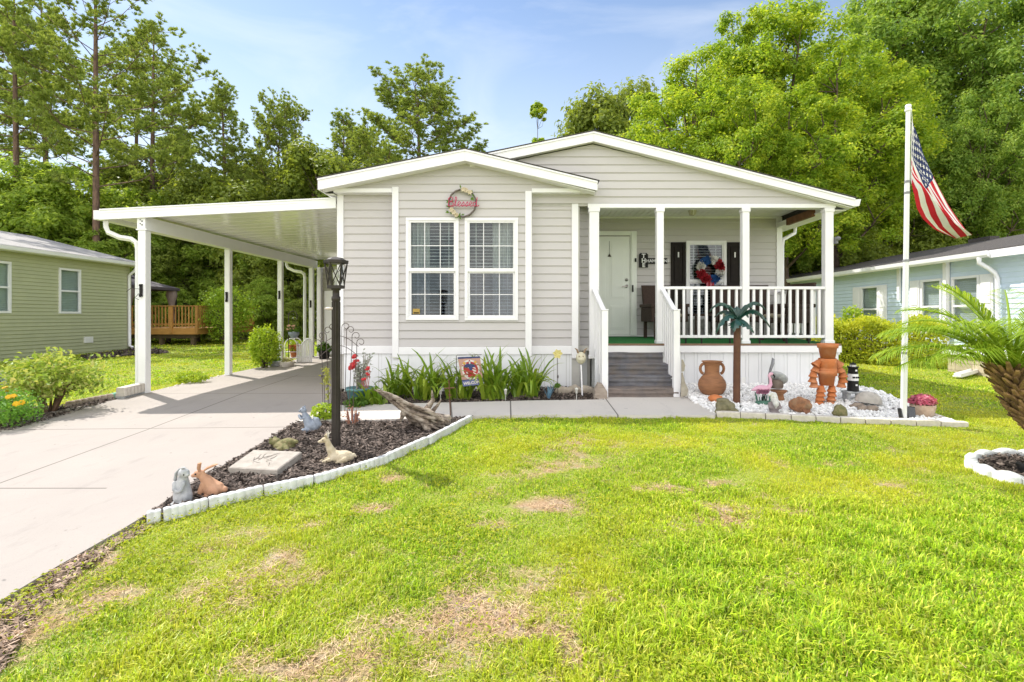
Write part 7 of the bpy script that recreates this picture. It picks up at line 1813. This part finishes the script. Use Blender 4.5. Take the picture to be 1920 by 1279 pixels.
put(PA, 181, 24.5, -95, 20, .3, 'tall pine with a long bare trunk rising just left of the carport corner')
put(PD, 36, 25, -70, 20, 2.1, 'tall pine with bare lower trunk behind the left end of the green house', .95)
put(PD, 95, 37, -20, 20, 4.0, 'slender tall pine standing between the two nearest pine trunks')
put(PD, 250, 38, 60, 20, 5.2, 'open topped pine behind the right boughs of the tallest pine', .9)
put(PA, -40, 35, -60, 20, 1.2, 'pine whose boughs reach in at the upper left photo corner')
put(PB, 318, 44, 190, 13, 3.1, 'lower shaded pine above the front edge of the carport', .8)
put(PA, 282, 32, 40, 20, 2.9, 'broad boughed pine whose right boughs reach farthest over the carport', 1.0)
put(PB, 430, 31, 152, 13, .4, 'narrow pointed pine above the middle of the carport roof')
put(PB, 645, 34, 212, 13, 2.2, 'thin pine just left of the small gable roof', 1.1)
put(PB, 355, 40, 262, 13, 1.0, 'short far pine left of the narrow pointed pine', 1.2)
put(PC, 512, 32, 178, 13.5, .9, 'round topped pine right of the narrow pointed pine', .82)
put(PC, 798, 28, 128, 13.5, 2.7, 'broad full pine directly behind the small gable', 1.28)
put(PC, 690, 36, 235, 13.5, 4.4, 'low rounded pine between the thin pine and the broad full pine', .9)
# broad leaved trees
BA = make_tree('tree','broadleaf_tree','b',201,12.5,3.2,3.3,.062,300,165,L_bright,nl=12)
BB = make_tree('tree','broadleaf_tree','b',202,12.0,2.6,3.0,.062,280,165,L_bright,nl=10)
DA = make_tree('tree','broadleaf_tree','b',203,16,3.5,4.6,.082,380,155,L_dark,nl=14,tr=.22)
UA = make_tree('tree','understory_tree','b',204,7,.3,2.6,.072,280,120,L_under,nl=10,tr=.09)
UB = make_tree('tree','understory_tree','b',205,6,.2,2.8,.072,260,120,L_olive,nl=9,tr=.09)
NA = make_tree('tree','slender_tree','b',206,10,3.0,.95,.07,170,60,L_bright,nl=9,tr=.06)
put(BA, 1305, 23, 95, 12.5, .2, 'bright yellow green tree at the left of the leafy mass behind the porch roof', 1.15)
put(BB, 1395, 19.5, 150, 12.0, 1.9, 'nearest bright lime tree just above the porch roof slope', .95)
put(BA, 1462, 25, 8, 12.5, 3.3, 'tall bright green tree forming the peak above the porch roof', 1.1)
put(BB, 1378, 26, 30, 12.0, 4.2, 'bright green tree whose top stands left of the tallest bright peak', .9)
put(BB, 1480, 20, 165, 12.0, 2.6, 'low bright lime tree over the right slope of the porch roof', 1.1)
put(BB, 1570, 21.5, 85, 12.0, 5.0, 'bright lime tree whose crown ends left of the flagpole top', 1.15)
put(BA, 1645, 25.5, 110, 12.5, 4.6, 'mid green tree directly behind the flagpole top', .9)
put(BB, 1225, 30, 215, 12.0, .7, 'lower bright tree at the left foot of the leafy mass', 1.0)
put(DA, 1655, 33, -60, 16, .5, 'tall deep green tree behind the bright trees left of the flag')
put(DA, 1795, 30, -75, 16, 2.5, 'tallest deep green tree above the flag', .95)
put(DA, 1935, 27, -10, 16, 4.1, 'deep green tree at the upper right photo corner', .8)
put(DA, 1850, 25, 170, 16, 5.6, 'deep green tree with twiggy boughs right of the flag', .8)
put(DA, 1500, 29, 195, 16, 1.4, 'shaded deep green tree filling in behind the porch roof end', .9)
put(DA, 1575, 27, 255, 16, 3.0, 'shaded tree closing the gap above the porch roof right end', .95)
put(DA, 1720, 27, 205, 16, 1.1, 'deep green tree just behind the flag', .9)
put(UB, 1110, 40, 178, 6, .4, 'loose olive tree just above the large gable peak', .75)
put(UB, 1182, 42, 152, 6, 2.0, 'thin grey green tree right of the large gable peak', .6)
put(NA, 1008, 33, 194, 10, 0, 'lone slim bright treetop between the two gables')
# understory, left to right, hiding the ground of the wood
ul = [(8,25,330,UA,'leafy tree at the far left above the green house roof'),(75,27,300,UA,'dark leafy tree behind the green house chimney pipe'),(150,26,318,UA,'dense leafy tree between green house roof and pine trunk'),(235,27,400,UB,'dark bushy tree above the gazebo canopy'),
      (300,29,360,UA,'shaded tree seen under the carport roof next to the gazebo'),(375,30,330,UB,'shaded tree behind the large rounded bush'),(450,29,400,UA,'shaded tree seen between the first two inner carport posts'),(530,28,390,UB,'olive tree behind the third carport post'),
      (585,30,270,UB,'olive tree peeking over the carport roof next to the house'),(600,33,300,UA,'low tree hidden behind the house corner'),(250,33,300,UB,'olive tree rising behind the carport fascia left end'),(470,35,300,UB,'olive tree above the carport roof middle'),
      (720,32,300,UB,'olive tree against the small gable left slope'),(400,24.5,560,UB,'low bushy tree beside the deck at the wood edge'),(330,26,540,UA,'low shaded tree behind the timber deck'),(500,25,520,UA,'low shaded tree behind the lime shrub'),(560,24,560,UB,'low bushy tree right of the third carport post'),
      (205,25,430,UA,'low tree between gazebo and green house')]
for i,(px,Y,yt,pr_,lab) in enumerate(ul): put(pr_,px,Y,yt,7 if pr_ is UA else 6,i*1.3,lab,1.15 if pr_ is UA else 1.0)
ur_ = [(1500,24,400,UA,'shaded tree seen right of the porch wall corner'),(1590,23,385,UB,'light green bushy tree above the far end of the blue house roof'),(1665,24.5,375,UB,'pale leafy tree behind the flagpole middle'),(1740,27,350,UA,'mid green tree below the flag tip'),(1830,26,365,UA,'shaded green tree above the blue house roof vent'),(1910,28,330,UB,'leafy tree above the blue house roof at the right edge'),(1470,30,300,UA,'dark tree deep behind the porch column')]
for i,(px,Y,yt,pr_,lab) in enumerate(ur_): put(pr_,px,Y,yt,7 if pr_ is UA else 6,i*1.7+.5,lab,1.1)
# the wood beyond, one mass
n = 62000
x = NR.uniform(-75,75,n); y = 46+NR.normal(0,2.2,n)+np.abs(x)*.05
hh = (5.0+2.6*vn(x,x*0,5,31)+1.5*vn(x,x*0,1.7,32))*(1-.30*((x > -3)&(x < 12)))
z = zgn(x,y)+NR.random(n)**.75*hh
v, f = leaves(np.stack([x,y,z],1), NR.normal(0,.7,(n,3))+np.array([[0,-.4,.5]]), NR.uniform(.16,.34,n), .6); wd = mesh_np('woods',v,f,L_under); wd['kind'] = 'stuff'
n = 12000; x = NR.uniform(-30,22,n); y = NR.uniform(24.5,38,n); z = zgn(x,y)+NR.random(n)**2*.9
v, f = leaves(np.stack([x,y,z],1), NR.normal(0,.6,(n,3))+np.array([[0,0,.6]]), NR.uniform(.07,.16,n), .6); wd = mesh_np('undergrowth',v,f,L_under); wd['kind'] = 'stuff'
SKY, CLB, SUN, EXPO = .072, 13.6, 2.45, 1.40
# ================================================================ LIGHT, SKY, CAMERA
SX, SY, SZ = .64, -.51, -1.0          # where the shadows fall, read from post, lamp and roof shadows
sd = Vector((SX,SY,SZ)).normalized(); elev = math.asin(-sd.z); az = math.atan2(-sd.x,-sd.y)
su = bpy.data.lights.new('sun','SUN'); su.energy = SUN; su.angle = math.radians(.53); su.color = (1.0,.955,.88)
so = bpy.data.objects.new('sun',su); COL.objects.link(so); so.rotation_euler = sd.to_track_quat('-Z','Y').to_euler(); so.location = (-20,20,30)
w = bpy.data.worlds.new('World'); sc.world = w; w.use_nodes = True; nt = w.node_tree
for n_ in list(nt.nodes): nt.nodes.remove(n_)
out = nt.nodes.new('ShaderNodeOutputWorld'); bg = nt.nodes.new('ShaderNodeBackground'); sk = nt.nodes.new('ShaderNodeTexSky')
sk.sky_type = 'NISHITA'; sk.sun_disc = False; sk.sun_elevation = elev; sk.sun_rotation = az; sk.air_density = 1.0; sk.dust_density = .25; sk.ozone_density = 1.6
tc = nt.nodes.new('ShaderNodeTexCoord'); mp = nt.nodes.new('ShaderNodeMapping'); mp.inputs['Scale'].default_value = (1.0,1.0,2.6)
nt.links.new(tc.outputs['Generated'],mp.inputs[0]); ns_ = nt.nodes.new('ShaderNodeTexNoise'); ns_.inputs['Scale'].default_value = 2.3; ns_.inputs['Detail'].default_value = 8; ns_.inputs['Roughness'].default_value = .55; ns_.inputs['Distortion'].default_value = .7
nt.links.new(mp.outputs[0],ns_.inputs['Vector'])
# thin wisps over the wood, unseen street-side clouds added as fill for the house front
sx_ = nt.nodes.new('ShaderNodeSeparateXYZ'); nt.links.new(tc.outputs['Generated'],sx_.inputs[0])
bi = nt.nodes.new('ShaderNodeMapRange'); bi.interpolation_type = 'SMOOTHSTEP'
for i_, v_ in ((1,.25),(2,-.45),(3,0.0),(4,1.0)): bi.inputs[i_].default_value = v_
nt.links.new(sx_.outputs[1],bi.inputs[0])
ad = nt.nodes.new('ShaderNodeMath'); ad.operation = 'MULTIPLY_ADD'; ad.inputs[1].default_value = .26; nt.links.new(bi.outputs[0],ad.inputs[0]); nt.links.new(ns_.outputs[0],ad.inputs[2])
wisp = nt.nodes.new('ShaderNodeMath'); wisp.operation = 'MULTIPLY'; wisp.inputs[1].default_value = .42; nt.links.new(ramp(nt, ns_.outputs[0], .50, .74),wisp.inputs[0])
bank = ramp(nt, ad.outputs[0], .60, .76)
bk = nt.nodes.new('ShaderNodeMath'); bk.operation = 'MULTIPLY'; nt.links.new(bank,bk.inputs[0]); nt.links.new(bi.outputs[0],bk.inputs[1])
mx = mix_col(nt, wisp.outputs[0], (0,0,0), (6.2,6.4,6.6)); nt.links.new(sk.outputs[0], mx.node.inputs[6])
hz = nt.nodes.new('ShaderNodeMapRange'); hz.interpolation_type = 'SMOOTHSTEP'
for i_, v_ in ((1,.62),(2,.12),(3,0.0),(4,.62)): hz.inputs[i_].default_value = v_
nt.links.new(sx_.outputs[2],hz.inputs[0]); mx = mix_col(nt, hz.outputs[0], mx, (5.6,6.2,6.6))
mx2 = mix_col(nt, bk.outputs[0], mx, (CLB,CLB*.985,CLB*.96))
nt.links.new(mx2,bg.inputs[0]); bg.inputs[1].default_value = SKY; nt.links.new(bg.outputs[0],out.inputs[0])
cam = bpy.data.cameras.new('camera'); co = bpy.data.objects.new('camera',cam); COL.objects.link(co); sc.camera = co
co.location = (0,0,H); co.rotation_euler = (PI/2,0,0); cam.sensor_width = 36; cam.lens = 36*F/1920
cam.shift_x = -(VX-960)/1920; cam.shift_y = -(639.5-VY)/1920; cam.clip_end = 2000; cam.clip_start = .05
sc.view_settings.view_transform = 'Standard'; sc.view_settings.look = 'None'; sc.view_settings.exposure = EXPO; sc.view_settings.gamma = 1
sc.cycles.max_bounces = 8; sc.cycles.diffuse_bounces = 4; sc.cycles.transparent_max_bounces = 12; sc.cycles.transmission_bounces = 4
sc.cycles.use_denoising = True; sc.cycles.sample_clamp_indirect = 6
